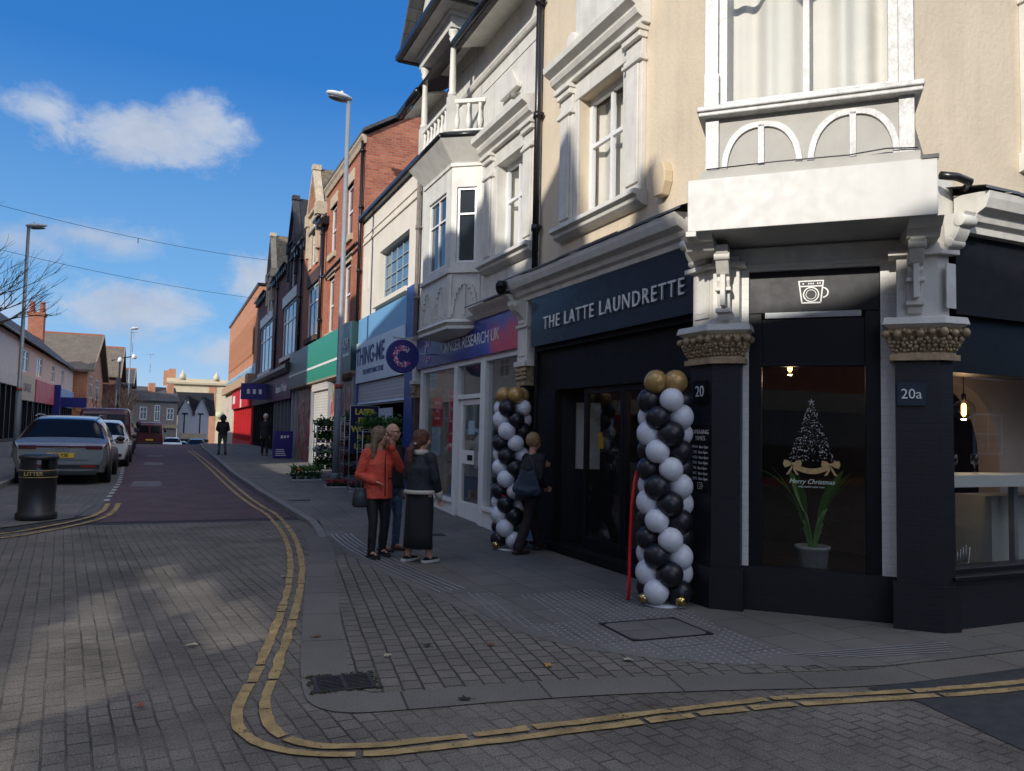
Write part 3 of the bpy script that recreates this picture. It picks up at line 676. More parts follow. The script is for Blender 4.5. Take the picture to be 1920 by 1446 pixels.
# christmas decal on the pane
b=B(CH,CB);r=random.Random(9)
for i in range(420):
    t=r.random()**.7;z=1.98-.56*t;hw=.02+.20*t;u=r.uniform(-hw,hw)
    if i%3==0: u=hw*sin(t*38+1)*.95
    s=r.choice((.0022,.003,.0045));x=.0+u
    b.add([(x-s,.222,z),(x,.222,z-s),(x+s,.222,z),(x,.222,z+s)],[(0,1,2,3)])
for k in range(5):
    a=pi/2+2*pi*k/5;b.add([(.0,.221,2.0),(.03*cos(a-.25)*.4,.221,2.0+.03*sin(a-.25)*.4),(.035*cos(a),.221,2.0+.035*sin(a)),(.03*cos(a+.25)*.4,.221,2.0+.03*sin(a+.25)*.4)],[(0,1,2,3)])
b.build('tree_decal',mat('white_decal_film',(.8,.8,.78),.6,var=0),DP)
b=B(CH,CB)
for sx in (-1,1):
    cx,cz=sx*.17,1.40
    for q in (-1,1):
        b.add([(cx,.218,cz),(cx+q*.03,.216,cz+.035),(cx+q*.075,.214,cz+.045),(cx+q*.085,.214,cz+.005),(cx+q*.07,.214,cz-.03),(cx+q*.03,.216,cz-.018)],[(0,1,2,3,4,5) if q<0 else (5,4,3,2,1,0)])
        b.add([(cx,.219,cz),(cx+q*.022,.217,cz-.04),(cx+q*.06,.216,cz-.10),(cx+q*.03,.216,cz-.095),(cx+q*.005,.217,cz-.045)],[(0,1,2,3,4)])
    b.ball((cx,.214,cz+.004),.016,8,sc=(1,.5,1))
V=[]
for i in range(13):
    t=i/12;x=-.16+.32*t;z=1.385-.045*sin(pi*t);V+=[(x,.2185,z-.026),(x,.2185,z+.026)]
b.add(V,[(2*i,2*i+2,2*i+3,2*i+1) for i in range(12)]);b.build('ribbon_decal',mat('gold_ribbon_print',(.50,.34,.15),.5,var=.25,scale=25),DP)
text('greeting','Merry Christmas',.062,DP,CH,(.0,.2175,1.24),mat('pale_green_script',(.62,.78,.68),.6,var=0),.0005,0,.95,shear=.35)
text('greeting','AND HAPPY NEW YEAR',.020,DP,CH,(.0,.2175,1.19),mat('pale_green_script',(.62,.78,.68),.6,var=0),.0005,0,1.1)
# ---- oriel bay over the door
w0,w1=-.60,.5
b=B(CH,CB);b.box(-1.06,.98,w0,w1,3.52,4.0);b.box(-1.075,-.98,w0-.012,w1,3.47,3.52);b.build('oriel_fascia',mat('white_fascia_board',(.52,.51,.48),.45,var=.06,stain=.10),CB,bevel=.006)
b=B(CH,CB);b.box(-.95,.86,w0+.05,w1,4.0,4.09);b.box(-.90,.81,w0+.09,w1,4.09,4.58);b.build('oriel_apron',mat('grey_white_panel',(.43,.415,.375),.7,var=.1,bump=.2),CB)
b=B(CH,CB);b.box(.86,.99,w0-.01,w1-.1,3.995,4.03);b.tube([(-.9,w0+.04,4.10),(-.3,w0+.05,4.115),(.3,w0+.04,4.105),(.6,w0+.04,4.13),(.84,w0+.04,4.11)],.006,6);b.build('cable',GUTTER,CB)
b=B(CH,CB)
for a,c in ((-.91,-.79),(.70,.82)): b.box(a,c,w0+.06,w0+.16,4.09,4.58)
b.box(-.92,-.80,w0+.06,w0+.2,4.66,7.2);b.box(.70,.82,w0+.06,w0+.2,4.66,7.2);b.box(-.925,-.79,w0+.045,w0+.2,4.66,5.0)
def arch(cx,hw,z0,h):
    y0,y1=w0+.065,w0+.105;t=.055
    for s in (-1,1):
        P=[];n=12
        for i in range(n+1):
            a=pi/2*i/n
            P.append((cx+s*hw*cos(a)**.8 if i<n else cx,z0+h*sin(a)))
        V=[]
        for x,z in P: V+=[(x,y0,z),(cx+(x-cx)*(1-t/hw*1.0),y0,z0+(z-z0)*(1-t/h))]
        V+=[(x,y1,z) for x,y,z in V]
        m=len(P)*2;F=[]
        for i in range(n):
            a,bb,c,d=2*i,2*i+1,2*i+3,2*i+2
            F+=[(a,bb,c,d),(a,d,d+m,a+m),(bb,bb+m,c+m,c)]
        b.add(V,F)
    b.box(cx-.028,cx+.028,y0,y1,z0,z0+h-.03)
arch(-.42,.35,4.09,.42);arch(.34,.37,4.09,.44)
b.build('oriel_timbers',BAND,CB,bevel=.004)
b=B(CH,CB);b.box(-.97,.88,w0-.02,w1,4.58,4.62);b.box(-.98,.89,w0-.04,w1,4.62,4.67);b.build('oriel_sill',BAND,CB,bevel=.012)
b=B(CH,CB);b.box(-.90,-.86,w0+.2,w1,4.67,7.2);b.box(.76,.80,w0+.2,w1,4.67,7.2);b.box(-.98,.89,w0,w1,7.2,7.5);b.build('oriel_cheeks',WHITE,CB)
window(CB,CH,-.80,.70,4.67,7.2,w0+.11,.075,(.51,),(.46,),BAND,GLZ,1.7,name='oriel_window',cy=.16)
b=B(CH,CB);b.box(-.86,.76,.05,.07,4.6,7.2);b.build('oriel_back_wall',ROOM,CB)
for cx in (-.98,.90):
    b=B(CH,CB);b.run([(w0+.03,3.519),(w0+.15,3.46),(w0+.2,3.46),(w0+.28,3.40),(w1-.38,3.40),(w1-.38,3.519)],cx-.13,cx+.13);b.build('oriel_corbel_plate',WHITE,CB)
# ---- pillars
PL=[(5.25,6.46),(4.86,6.46),(4.86,6.12),(5.05,5.93),(5.25,6.1)]
PR=[(5.94,4.93),(6.19,4.68),(6.33,4.66),(6.40,4.95),(6.2,5.15)]
def grow(P,d):
    n=len(P);A=sum(P[i][0]*P[(i+1)%n][1]-P[(i+1)%n][0]*P[i][1] for i in range(n));s=1 if A>0 else -1;out=[]
    for i in range(n):
        a,p,c=P[i-1],P[i],P[(i+1)%n];e1=Vector((p[0]-a[0],p[1]-a[1])).normalized();e2=Vector((c[0]-p[0],c[1]-p[1])).normalized()
        n1=Vector((e1.y,-e1.x))*s;n2=Vector((e2.y,-e2.x))*s;k=(n1+n2);k=k/max(.35,k.length_squared/2) if k.length>1e-6 else n1
        out.append((p[0]+k.x*d,p[1]+k.y*d))
    return out
def pillar(P,front,side,sgn,lab):
    b=B(None,CB);b.prismz(P,.40,2.36);p=b.build('pillar',BRBLK,CB)
    b=B(None,CB);b.prismz(grow(P,.03),-.05,.40);b.build('base',BRBLK,p)
    b=B(None,CB);b.prismz(grow(P,.045),2.36,2.41);b.prismz(grow(P,.02),2.41,2.43);b.prismz(grow(P,.005),2.43,2.65,0,grow(P,.06))
    r=random.Random(int(P[0][0]*100));G=grow(P,.075);G1=grow(P,.03)
    for ring_,z,rad,step in ((G,2.60,.036,.10),(grow(P,.062),2.615,.018,.035),(grow(P,.05),2.55,.026,.06),(grow(P,.045),2.52,.018,.034),(G1,2.49,.022,.05),(grow(P,.02),2.455,.016,.032)):
        for a,c in zip(ring_,ring_[1:]):
            l=math.dist(a,c);n=max(1,round(l/step))
            for i in range(n+1):
                t=i/n;b.ball((a[0]+(c[0]-a[0])*t,a[1]+(c[1]-a[1])*t,z+r.uniform(-.01,.01)),rad*r.uniform(.8,1.15),8,sc=(1,1,r.uniform(.9,1.2)),k=5)
    b.build('gilded_capital',GOLDP,p)
    b=B(None,CB);b.prismz(grow(P,.06),2.65,2.675,0,grow(P,.095));b.prismz(grow(P,.105),2.675,2.74,0,grow(P,.09));b.prismz(grow(P,-.015),2.74,3.42);b.prismz(grow(P,.05),3.30,3.345);b.build('abacus_block',WHITE,p,bevel=.006)
    return p
pA=pillar(PL,None,None,1,'');pB=pillar(PR,None,None,1,'')
def console(parent,fr,cx,y0,z0,z1,w,dep,name='scroll_bracket'):   # S shaped bracket, wall at y=y0, growing outwards (-y) towards the top
    h=z1-z0;b=B(fr,CB);pr=[]
    for t,d in ((0,.08),(.06,.16),(.12,.12),(.3,.16),(.45,.24),(.55,.34),(.60,.30),(.63,.46),(.70,.60),(.80,.78),(.9,.95),(.97,1.0),(1,.98)): pr.append((y0-dep*d,z0+h*t))
    b.run([(y0+.01,z0)]+pr+[(y0+.01,z1)],cx-w/2,cx+w/2)
    b.box(cx-w*.62,cx+w*.62,y0-dep*.30,y0,z0+h*.10,z0+h*.16);b.box(cx-w*.62,cx+w*.62,y0-dep*.4,y0,z0+h*.40,z0+h*.45)
    b.box(cx-w*.2,cx+w*.2,y0-dep*.52,y0,z0+h*.18,z0+h*.62)
    b.lathe([(.045,-w*.6),(.045,w*.6)],(cx,y0-dep*.75,z0+h*.86),16,axis='x')
    return b.build(name,WHITE,parent,bevel=.005)
console(pA,CH,-.79,-.0,2.78,3.46,.12,.30);console(pB,CH,.86,-.04,2.78,3.46,.12,.30)
def scroll(parent,fr,cx,y0,z0,w,s=1):
    b=B(fr,CB)
    P=[];n=20
    for i in range(n+1):
        t=i/n;P.append((y0-.04-.16*s*(.5+.5*sin(-pi/2+pi*min(1,t*1.15)))-.03*sin(t*pi*2)*s,z0+.30*t))
    b.run([(y0,z0)]+P+[(y0,z0+.30)],cx-w/2,cx+w/2);b.lathe([(.055,-w*.56),(.055,w*.56)],(cx,y0-.15,z0+.23),18,axis='x');b.lathe([(.04,-w*.56),(.04,w*.56)],(cx,y0-.05,z0+.05),14,axis='x')
    return b.build('scroll_volute',WHITE,parent,bevel=.004)
scroll(pA,ST,-6.29,-.22,3.345,.24);scroll(pB,SI,6.30,-.05,3.345,.15)
b=B(ST,CB);b.box(-6.40,-6.18,-.245,-.23,2.82,3.22);b.box(-6.36,-6.22,-.25,-.245,2.87,3.17);b.build('panel',WHITE,pA,bevel=.004)
b=B(SI,CB);b.box(6.22,6.34,-.075,-.06,2.82,3.22);b.build('panel',WHITE,pB,bevel=.004)
# number plates and opening times
b=B(ST,CB);b.box(-6.38,-6.18,-.262,-.243,1.98,2.20);n1=b.build('number_plate',BLACKP,pA)
text('house_number','20',.155,pA,ST,(-6.28,-.266,2.09),LETTER,.002,0,.9)
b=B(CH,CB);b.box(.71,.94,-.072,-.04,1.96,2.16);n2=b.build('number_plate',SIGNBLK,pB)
text('house_number','20a',.125,pB,CH,(.825,-.075,2.06),LETTER,.002,0,.95)
b=B(ST,CB);b.box(-6.43,-6.14,-.252,-.243,1.10,1.76);b.build('opening_times_panel',BLACKM,pA)
text('opening_times','OPENING\nTIMES',.062,pA,ST,(-6.28,-.255,1.66),LETTER,.001,0,1)
b=B(ST,CB);line(b,-6.39,1.685+.0,-6.17,1.685,.004,-.254);b.build('underline',LETTER,pA)
for i,dn in enumerate(('MON','TUE','WED','THU','FRI','SAT','SUN')): text('opening_times',dn+'  8am-5pm',.038,pA,ST,(-6.28,-.255,1.545-.052*i),LETTER,.001,.0005,1)
b=B(ST,CB);ring(b,-6.28,1.165,.014,.019,-.2545,16);line(b,-6.315,1.195,-6.25,1.195,.006,-.2545);line(b,-6.315,1.135,-6.25,1.135,.006,-.2545);line(b,-6.315,1.135,-6.315,1.198,.006,-.2545);line(b,-6.25,1.135,-6.25,1.198,.006,-.2545);ring(b,-6.247,1.168,.014,.018,-.2545,10,-pi/2,pi/2);b.build('small_mug_emblem',LETTER,pA)
# left pilaster of the cafe front
def pilaster(root,yc,w,cap=True,low=BLACKM,zt=3.66):
    x=-yc
    b=B(ST,root);b.box(x-w/2,x+w/2,-.12,.1,2.74,zt);b.box(x-w/2-.03,x+w/2+.03,-.17,.1,2.66,2.74);b.box(x-w/2-.02,x+w/2+.02,-.15,.1,3.26,3.31);b.box(x-w/2+.05,x+w/2-.05,-.135,-.12,2.82,3.2);p=b.build('pilaster',WHITE,root,bevel=.006)
    b=B(ST,root);b.box(x-w/2+.03,x+w/2-.03,-.12,.1,2.42,2.66);r=random.Random(int(yc*7))
    for z,rr,k in ((2.60,.042,5),(2.54,.03,7),(2.48,.03,7)):
        for i in range(k): b.ball((x-w/2+.02+(w-.04)*i/(k-1),-.13,z+r.uniform(-.01,.01)),rr,8,sc=(1,.8,1.1),k=5)
    b.box(x-w/2+.01,x+w/2-.01,-.14,.1,2.37,2.42);b.build('gilded_capital',GOLDP,p)
    b=B(ST,root);b.box(x-w/2+.04,x+w/2-.04,-.09,.1,-.05,2.37);b.build('shaft',low,p)
    b=B(ST,root);P=[(-.12,3.31),(-.15,3.33),(-.14,3.38),(-.19,3.44),(-.28,3.52),(-.33,3.60),(-.34,3.66),(-.12,3.66)];b.run(P,x-w*.3,x+w*.3);b.lathe([(.05,-w*.33),(.05,w*.33)],(x,-.26,3.6),16,axis='x');b.build('scroll_bracket',WHITE,p,bevel=.004)
    return p
pilaster(CB,10.84,.34)
# alarm box
b=B(ST,CB);b.prism([(-7.33,4.36),(-7.19,4.36),(-7.12,4.50),(-7.12,4.62),(-7.17,4.74),(-7.30,4.74),(-7.37,4.6)],-.12,0);b.build('alarm_box',mat('sun_yellowed_plastic',(.60,.50,.34),.5,var=.1),CB,bevel=.015)
# drainpipe
def downpipe(root,fr,x,y,z0,z1,r=.05,m=GUTTER,cols=(),name='drainpipe'):
    b=B(fr,root);b.tube([(x,y,z0),(x,y,z1)],r,10)
    for z in cols: b.lathe([(r*1.35,-.05),(r*1.35,.05)],(x,y,z),12);b.box(x-r*2.1,x+r*2.1,y,y+r*1.2,z-.02,z+.02)
    return b.build(name,m,root)
downpipe(CB,ST,-10.50,-.09,4.12,9.4,.05,GUTTER,(4.75,6.5,8.3))
# ---------------------------------------------------------------- white building with the balcony bay
WB=thing('white_charity_shop_building','white painted building with projecting bay, open balcony and charity shop sign','building',(5.1,13.6,0))
O2=(-12.2,-11.15,4.62,6.25)
b=B(ST,WB);b.wall(-16.6,-10.54,3.4,8.75,[O2],-.005,.17);b.build('upper_wall',WHITE,WB)
body(WB,ST,-16.6,-10.54,0,8.7,8,WHITE)
surround(WB,ST,*O2);window(WB,ST,*O2,.15,.075,(.5,),(.62,),UPVC,GLZ,3.0)
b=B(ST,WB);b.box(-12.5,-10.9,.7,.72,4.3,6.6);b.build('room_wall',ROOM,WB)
b=B(ST,WB);b.run([(-.005,8.1),(-.06,8.1),(-.09,8.15),(-.06,8.22),(-.005,8.22)],-16.5,-10.6);b.run([(-.005,7.85),(-.02,7.85),(-.02,7.87),(-.005,7.87)],-13,-10.6)
b.run([(-.005,8.75),(-.50,8.62),(-.50,8.66),(-.005,8.80)],-13.0,-10.54);b.build('string_course',WHITE,WB)
b=B(ST,WB);b.run([(-.48,8.60),(-.58,8.60),(-.62,8.66),(-.62,8.74),(-.48,8.74)],-13.0,-10.54);b.run([(-.62,8.74),(-.6,8.77),(2.8,11.2),(2.8,11.1)],-16.6,-10.54);b.run([(2.8,11.1),(2.8,11.2),(6,8.7),(6,8.6)],-16.6,-10.54);b.build('roof',SLATE,WB)
b=B(ST,WB);b.tube([(-13.0,-.6,8.68),(-10.54,-.6,8.68)],.07,8);b.build('gutter',GUTTER,WB)
b=B(ST,WB);b.prism([(-11.95,7.35),(-11.35,7.35),(-11.4,7.42),(-11.62,7.72),(-11.68,7.72),(-11.9,7.42)],-.05,-.005);b.box(-12.0,-11.3,-.10,-.005,7.30,7.36);b.build('carved_pediment',WHITE,WB,bevel=.01)
b=B(ST,WB);b.box(-11.35,-11.27,-.12,-.005,7.12,7.18);b.lathe([(.05,-.2),(.06,-.1)],(-11.31,0,7.12),10,axis='y');b.build('floodlight',mat('dull_lamp_housing',(.2,.19,.17),.6,var=.2),WB)
# bay: plan polygon (local x=-y)
BP=[(-15.25,0),(-14.95,-.47),(-13.3,-.47),(-12.95,0)]
def bayring(P,d): 
    c=(sum(p[0] for p in P)/4,0);return [(P[0][0]-d*1.2,0),(P[1][0]-d*.6,P[1][1]-d),(P[2][0]+d*.6,P[2][1]-d),(P[3][0]+d*1.2,0)]
def seg(b,p,q,z0,z1,holes=(),rev=.08):   # wall piece on a bay face with hole
    d=Vector((q[0]-p[0],q[1]-p[1],0));l=d.length;M=Matrix.Translation((p[0],p[1],0))@Matrix.Rotation(math.atan2(d.y,d.x),4,'Z')
    L=b.L;b.L=L@M;b.wall(0,l,z0,z1,[(l*h[0],l*h[1],h[2],h[3]) for h in holes],0,rev);b.L=L
BAYF=[]
b=B(ST,WB)
b.prismz(bayring(BP,-.30),3.42,3.50,0,bayring(BP,.02));b.prismz(bayring(BP,.04),3.50,3.56);b.prismz(bayring(BP,.0),3.56,3.62,0,bayring(BP,.08));b.prismz(bayring(BP,.08),3.62,3.68,0,bayring(BP,.02))
b.prismz(BP,3.68,4.52);b.prismz(bayring(BP,.05),4.52,4.60);BAY_=b.build('bay',WHITE,WB,bevel=.006)
b=B(ST,WB)
for i,(p,q) in enumerate(zip(BP,BP[1:])): seg(b,p,q,4.60,6.55,[(.18,.82,4.72,6.12)])
b.prismz(bayring(BP,.03),6.50,6.56);b.prismz(bayring(BP,.0),6.56,6.95,0,bayring(BP,.32));b.build('bay_upper_wall',WHITE,BAY_)
def arch2(b,p,q):
    d=Vector((q[0]-p[0],q[1]-p[1],0));l=d.length;M=Matrix.Translation((p[0],p[1],0))@Matrix.Rotation(math.atan2(d.y,d.x),4,'Z');L=b.L;b.L=L@M
    n=2 if l>1 else 1
    for k in range(n):
        cx=l*(k+.5)/n;hw=min(.3,l/n*.38)
        for s in (-1,1):
            pts=[(cx+s*hw*cos(pi/2*i/6)**.8,3.76+.56*sin(pi/2*i/6)) for i in range(7)];pts[-1]=(cx,3.76+.56)
            for (x0,z0),(x1,z1) in zip(pts,pts[1:]): b.box(min(x0,x1)-.018,max(x0,x1)+.018,-.035,0,z0,z1+.01)
        b.box(cx-.02,cx+.02,-.03,0,3.76,4.3)
    b.box(0,.05,-.03,0,3.70,4.50);b.box(l-.05,l,-.03,0,3.7,4.5);b.L=L
b=B(ST,WB)
for p,q in zip(BP,BP[1:]): arch2(b,p,q)
b.split('arched_panel_moulding',WHITE,BAY_)
for i,(p,q) in enumerate(zip(BP,BP[1:])):
    d=Vector((q[0]-p[0],q[1]-p[1],0));l=d.length;F=FR(0,0,0);F.M=ST.M@Matrix.Translation((p[0],p[1],0))@Matrix.Rotation(math.atan2(d.y,d.x),4,'Z')
    window(WB,F,l*.18,l*.82,4.72,6.12,.04,.045,(.5,) if i==1 else (),(.66,),UPVC,DGLASS)
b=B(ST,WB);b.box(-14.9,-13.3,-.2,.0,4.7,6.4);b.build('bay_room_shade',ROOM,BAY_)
b=B(ST,WB);b.prismz(bayring(BP,.33),6.95,7.0);b.prismz(bayring(BP,.34),7.0,7.09,0,bayring(BP,.2));b.build('balcony_floor',LEAD,WB)
b=B(ST,WB)
for k in range(3):
    pass
G=bayring(BP,.30)
for p,q in zip(G,G[1:]): b.tube([(p[0],p[1],6.98),(q[0],q[1],6.98)],.05,8)
b.build('balcony_gutter',GUTTER,WB)
# balcony balustrade, columns and gabled canopy
Q=bayring(BP,.05)
b=B(ST,WB)
for i,(p,q) in enumerate(zip(Q,Q[1:])):
    d=Vector((q[0]-p[0],q[1]-p[1],0));l=d.length;M=Matrix.Translation((p[0],p[1],0))@Matrix.Rotation(math.atan2(d.y,d.x),4,'Z');b.L=M
    b.box(0,l,-.05,.05,7.66,7.73);b.box(0,l,-.06,.06,7.09,7.16);n=max(2,int(l/.2))
    for k in range(n):
        x=l*(k+.5)/n;b.lathe([(.025,7.16),(.04,7.24),(.055,7.34),(.03,7.46),(.022,7.56),(.04,7.66)],(x,0,0),8)
    b.L=I4
for p in Q[1:3]: b.box(p[0]-.08,p[0]+.08,p[1]-.08,p[1]+.08,7.09,7.80)
b.build('balustrade',WHITE,WB)
COLP=[(Q[1][0],Q[1][1]),(Q[2][0],Q[2][1])]
for x,y in COLP:
    b=B(ST,WB);b.lathe([(.085,7.80),(.085,7.86),(.06,7.9),(.065,8.0),(.052,8.75),(.05,8.82),(.085,8.9),(.06,8.92),(.10,9.0),(.10,9.06)],(x,y,0),12);b.build('balcony_column',WHITE,WB)
x0,x1=Q[1][0]-.12,Q[2][0]+.12;yf=Q[1][1]-.1
b=B(ST,WB);b.box(x0,x1,yf,0,9.06,9.28);b.box(x0-.05,x1+.05,yf-.05,0,9.28,9.36);b.build('canopy_beam',WHITE,WB,bevel=.01)
b=B(ST,WB);mx=(x0+x1)/2;b.box(x0-.3,x1+.3,yf-.28,.2,9.36,9.42);b.prism([(x0-.25,9.42),(x1+.25,9.42),(mx,11.0)],yf-.05,3);b.build('canopy_gable',WHITE,WB)
b=B(ST,WB)
for s,xe in ((-1,x0-.4),(1,x1+.4)):
    pts=[(xe,9.36),(mx,11.1),(mx,11.22),(xe,9.50)];b.prism(pts,yf-.34,3)
b.build('canopy_roof',SLATE,WB)
b=B(ST,WB);b.box(x0-.42,x1+.42,yf-.40,yf-.30,9.36,9.46);b.box(x0-.46,x0-.36,yf-.34,.3,9.36,9.46);b.box(x1+.36,x1+.46,yf-.34,.3,9.36,9.46);b.build('canopy_gutter',GUTTER,WB)
b=B(ST,WB);b.wall(-15.0,-13.1,7.1,9.1,[(-14.2,-13.5,7.3,8.8)],-.01,.05);b.build('balcony_wall',WHITE,WB);window(WB,ST,-14.2,-13.5,7.3,8.8,.02,.07,(),(.5,),UPVC,DGLASS,name='balcony_door')
# far side small black-edged canopy beside the bay
b=B(ST,WB);b.run([(-.005,8.75),(-.50,8.62),(-.50,8.66),(-.005,8.80)],-16.6,-15.2);b.build('side_soffit',WHITE,WB);b=B(ST,WB);b.tube([(-16.65,-.6,8.68),(-15.2,-.6,8.68)],.08,8);b.build('side_gutter',GUTTER,WB)
# ground floor
b=B(ST,WB);b.box(-16.45,-11.03,-.10,.15,2.98,3.62);SG=b.build('charity_shop_sign',None or mat('navy_sign_face',(.035,.03,.15),.25,var=0),WB)
def sign_mat():
    m,N,bb,o=newmat('navy_to_magenta_sign_print');uv=N.n('ShaderNodeTexCoord').outputs['UV']
    sp=N.n('ShaderNodeSeparateXYZ');N.l(uv,sp.inputs[0]);nz=N.noise(uv,.75,2,.4,.2)
    t=N.math('ADD',N.math('MULTIPLY',N.math('ADD',sp.outputs[0],14.3),.26),N.math('MULTIPLY',N.math('SUBTRACT',nz,.5),1.6))
    c=N.ramp(t,[(0,(.035,.03,.20)),(.45,(.045,.08,.40)),(.62,(.14,.08,.40)),(.78,(.55,.06,.12)),(1,(.65,.07,.09))]);N.l(c,bb.inputs['Base Color']);bb.inputs['Roughness'].default_value=.25;return m
SG.data.materials[0]=sign_mat()
text('lettering','CANCER RESEARCH UK',.30,SG,ST,(-13.25,-.104,3.28),LETTER,.003,0,.94,space=.97)
def dotc(b,cx,cz,R0,R1,y,n,seed,s=1,gap=.75):
    r=random.Random(seed)
    for i in range(n):
        a=r.uniform(gap,2*pi-gap);q=r.uniform(R0,R1)
        rad=r.choice((.010,.014,.018,.024))*s;b.L=Matrix.Translation((cx+q*cos(a),y-.001*(i%4),cz+q*sin(a)))
        b.lathe([(rad,-.002),(rad,.0)],(0,0,0),8,m=r.choice((0,0,1,1,2,3)),axis='y',smooth=False)
    b.L=I4
DOTM=[mat('white_dot',(.8,.8,.8),.5,var=0),mat('pink_dot',(.75,.08,.28),.5,var=0),mat('pale_blue_dot',(.3,.5,.75),.5,var=0),mat('magenta_dot',(.45,.03,.3),.5,var=0)]
b=B(ST,WB);dotc(b,-15.6,3.3,.13,.24,-.106,130,3,.8);b.build('dotted_c_emblem',DOTM,SG)
b=B(ST,WB);b.run([(.0,3.62),(-.14,3.62),(-.2,3.68),(-.3,3.76),(-.34,3.80),(0,3.84)],-12.7,-11.02);b.run([(.0,3.62),(-.14,3.62),(-.2,3.68),(-.22,3.7),(0,3.72)],-16.5,-12.7);b.build('shop_cornice',WHITE,WB)
flash(ST,-12.8,-11.0,3.84,WB)
SF=mat('white_shopfront_paint',(.80,.81,.80),.4,var=.06,stain=.08)
b=B(ST,WB)
for a,c in ((-16.25,-16.1),(-14.1,-13.93),(-12.72,-12.5),(-11.12,-11.03)): b.box(a,c,-.05,.1,.0,2.98)
b.box(-16.1,-14.1,-.04,.1,0,.3);b.box(-12.5,-11.12,-.04,.1,0,.3);b.box(-16.1,-14.1,-.09,.1,.3,.36);b.box(-12.5,-11.12,-.09,.1,.3,.36)
b.box(-16.1,-11.12,-.04,.1,2.88,2.98);b.box(-13.93,-12.72,-.03,.1,2.25,2.33);b.build('shopfront_frame',SF,WB,bevel=.006)
b=B(ST,WB);b.quad((-16.1,.03,.36),(-14.1,.03,.36),(-14.1,.03,2.88),(-16.1,.03,2.88));b.quad((-12.5,.03,.36),(-11.12,.03,.36),(-11.12,.03,2.88),(-12.5,.03,2.88));b.quad((-13.93,.03,2.33),(-12.72,.03,2.33),(-12.72,.03,2.88),(-13.93,.03,2.88));b.build('shop_window_pane',GLZ,WB)
b=B(ST,WB);b.box(-13.9,-13.75,.02,.08,.03,2.24);b.box(-12.9,-12.75,.02,.08,.03,2.24);b.box(-13.75,-12.9,.02,.08,.03,.35);b.box(-13.75,-12.9,.02,.08,1.05,1.3);b.box(-13.75,-12.9,.02,.08,2.14,2.24);DD=b.build('shop_door',SF,WB,bevel=.004)
b=B(ST,WB);b.quad((-13.75,.05,.35),(-12.9,.05,.35),(-12.9,.05,1.05),(-13.75,.05,1.05));b.quad((-13.75,.05,1.3),(-12.9,.05,1.3),(-12.9,.05,2.14),(-13.75,.05,2.14));b.build('pane',GLZ,DD)
b=B(ST,WB);b.box(-13.45,-13.2,.012,.02,1.12,1.22);b.build('letterbox',BLACKM,DD)
b=B(ST,WB);b.box(-12.97,-12.93,-.04,.02,1.0,1.35);b.build('handle',STEEL,DD)
POST=mat('red_poster',(.55,.03,.05),.5,var=.05);PBL=mat('pale_blue_poster',(.35,.48,.58),.5,var=.1);WPAP=mat('white_notice_paper',(.75,.75,.75),.6,var=0)
for x0,x1,z0,z1,m in ((-15.65,-15.0,1.75,2.35,POST),(-15.65,-15.1,1.15,1.72,PBL),(-14.6,-14.2,1.25,2.45,POST),(-13.5,-13.2,1.6,1.85,PBL)):
    b=B(ST,WB);b.box(x0,x1,.045,.05,z0,z1);P=b.build('poster',m,WB)
    if m is POST:
        zz=z1-.12;i=0
        while zz>z0+.06:
            text('poster_text',('Christmas','Gifts','are here','Cards &','Wrap')[i%5],.10 if x1-x0>.5 else .085,P,ST,((x0+x1)/2,.042,zz),WPAP,.001);zz-=.16 if x1-x0>.5 else .24;i+=1
b=B(ST,WB);b.box(-16.1,-11.12,.9,.95,.1,2.95);b.build('display_backing',mat('pale_green_backing',(.42,.52,.50),.8,var=.3,scale=1.2),WB)
b=B(ST,WB);b.box(-16.1,-11.12,.1,.9,.1,.34);b.build('window_bed',mat('shop_floor_grey',(.25,.25,.24),.7,var=.1),WB)
b=B(ST,WB);b.box(-16.1,-11.12,.1,.9,2.9,2.95);b.build('shop_ceiling',ROOM,WB)
MERCH=[mat('stock_blue',(.12,.2,.4),.8,var=.2),mat('stock_tan',(.4,.3,.2),.8,var=.2),mat('stock_red',(.4,.06,.06),.8,var=.2),mat('stock_pale',(.5,.5,.47),.8,var=.2)]
b=B(ST,WB);r=random.Random(31)
for i in range(26):
    x=r.uniform(-16,-11.3);h=r.uniform(.08,.5);b.box(x,x+r.uniform(.06,.2),r.uniform(.3,.5),.7,.34,.34+h,m=r.randrange(4))
struct(b.build('window_stock',MERCH,WB),'stuff')
pilaster(WB,16.55,.22,low=mat('brown_pillar_paint',(.10,.06,.045),.6,var=.3,scale=8))
# round projecting sign
b=B(ST,WB);P=(-15.1,-.8,3.13);b.lathe([(.32,-.03),(.34,-.02),(.34,.02),(.32,.03)],P,40,axis='x',smooth=False);RS=b.build('round_projecting_sign',mat('deep_navy_sign',(.03,.03,.17),.3,var=0),WB)
b=B(ST,WB);r=random.Random(12)
for i in range(260):
    a=r.uniform(.7,2*pi-.7);q=.115+.10*r.random();rad=r.choice((.008,.011,.015))
    # seen from -Y: sign face looks along +local x ; screen right = +X world = +local y
    b.L=Matrix.Translation((P[0]+.034+.001*(i%4),P[1]+q*cos(a),P[2]+q*sin(a)));b.lathe([(rad,-.002),(rad,.0)],(0,0,0),8,m=r.choice((0,1,1,0,2,3)),axis='x',smooth=False)
b.L=I4;b.build('dotted_c_emblem',DOTM,RS)
b=B(ST,WB);b.tube([(-15.12,0,3.50),(-15.12,-1.0,3.50)],.016,6);b.tube([(-15.12,0,3.2),(-15.12,-.47,3.2)],.012,6);b.build('bracket',STEEL,RS)
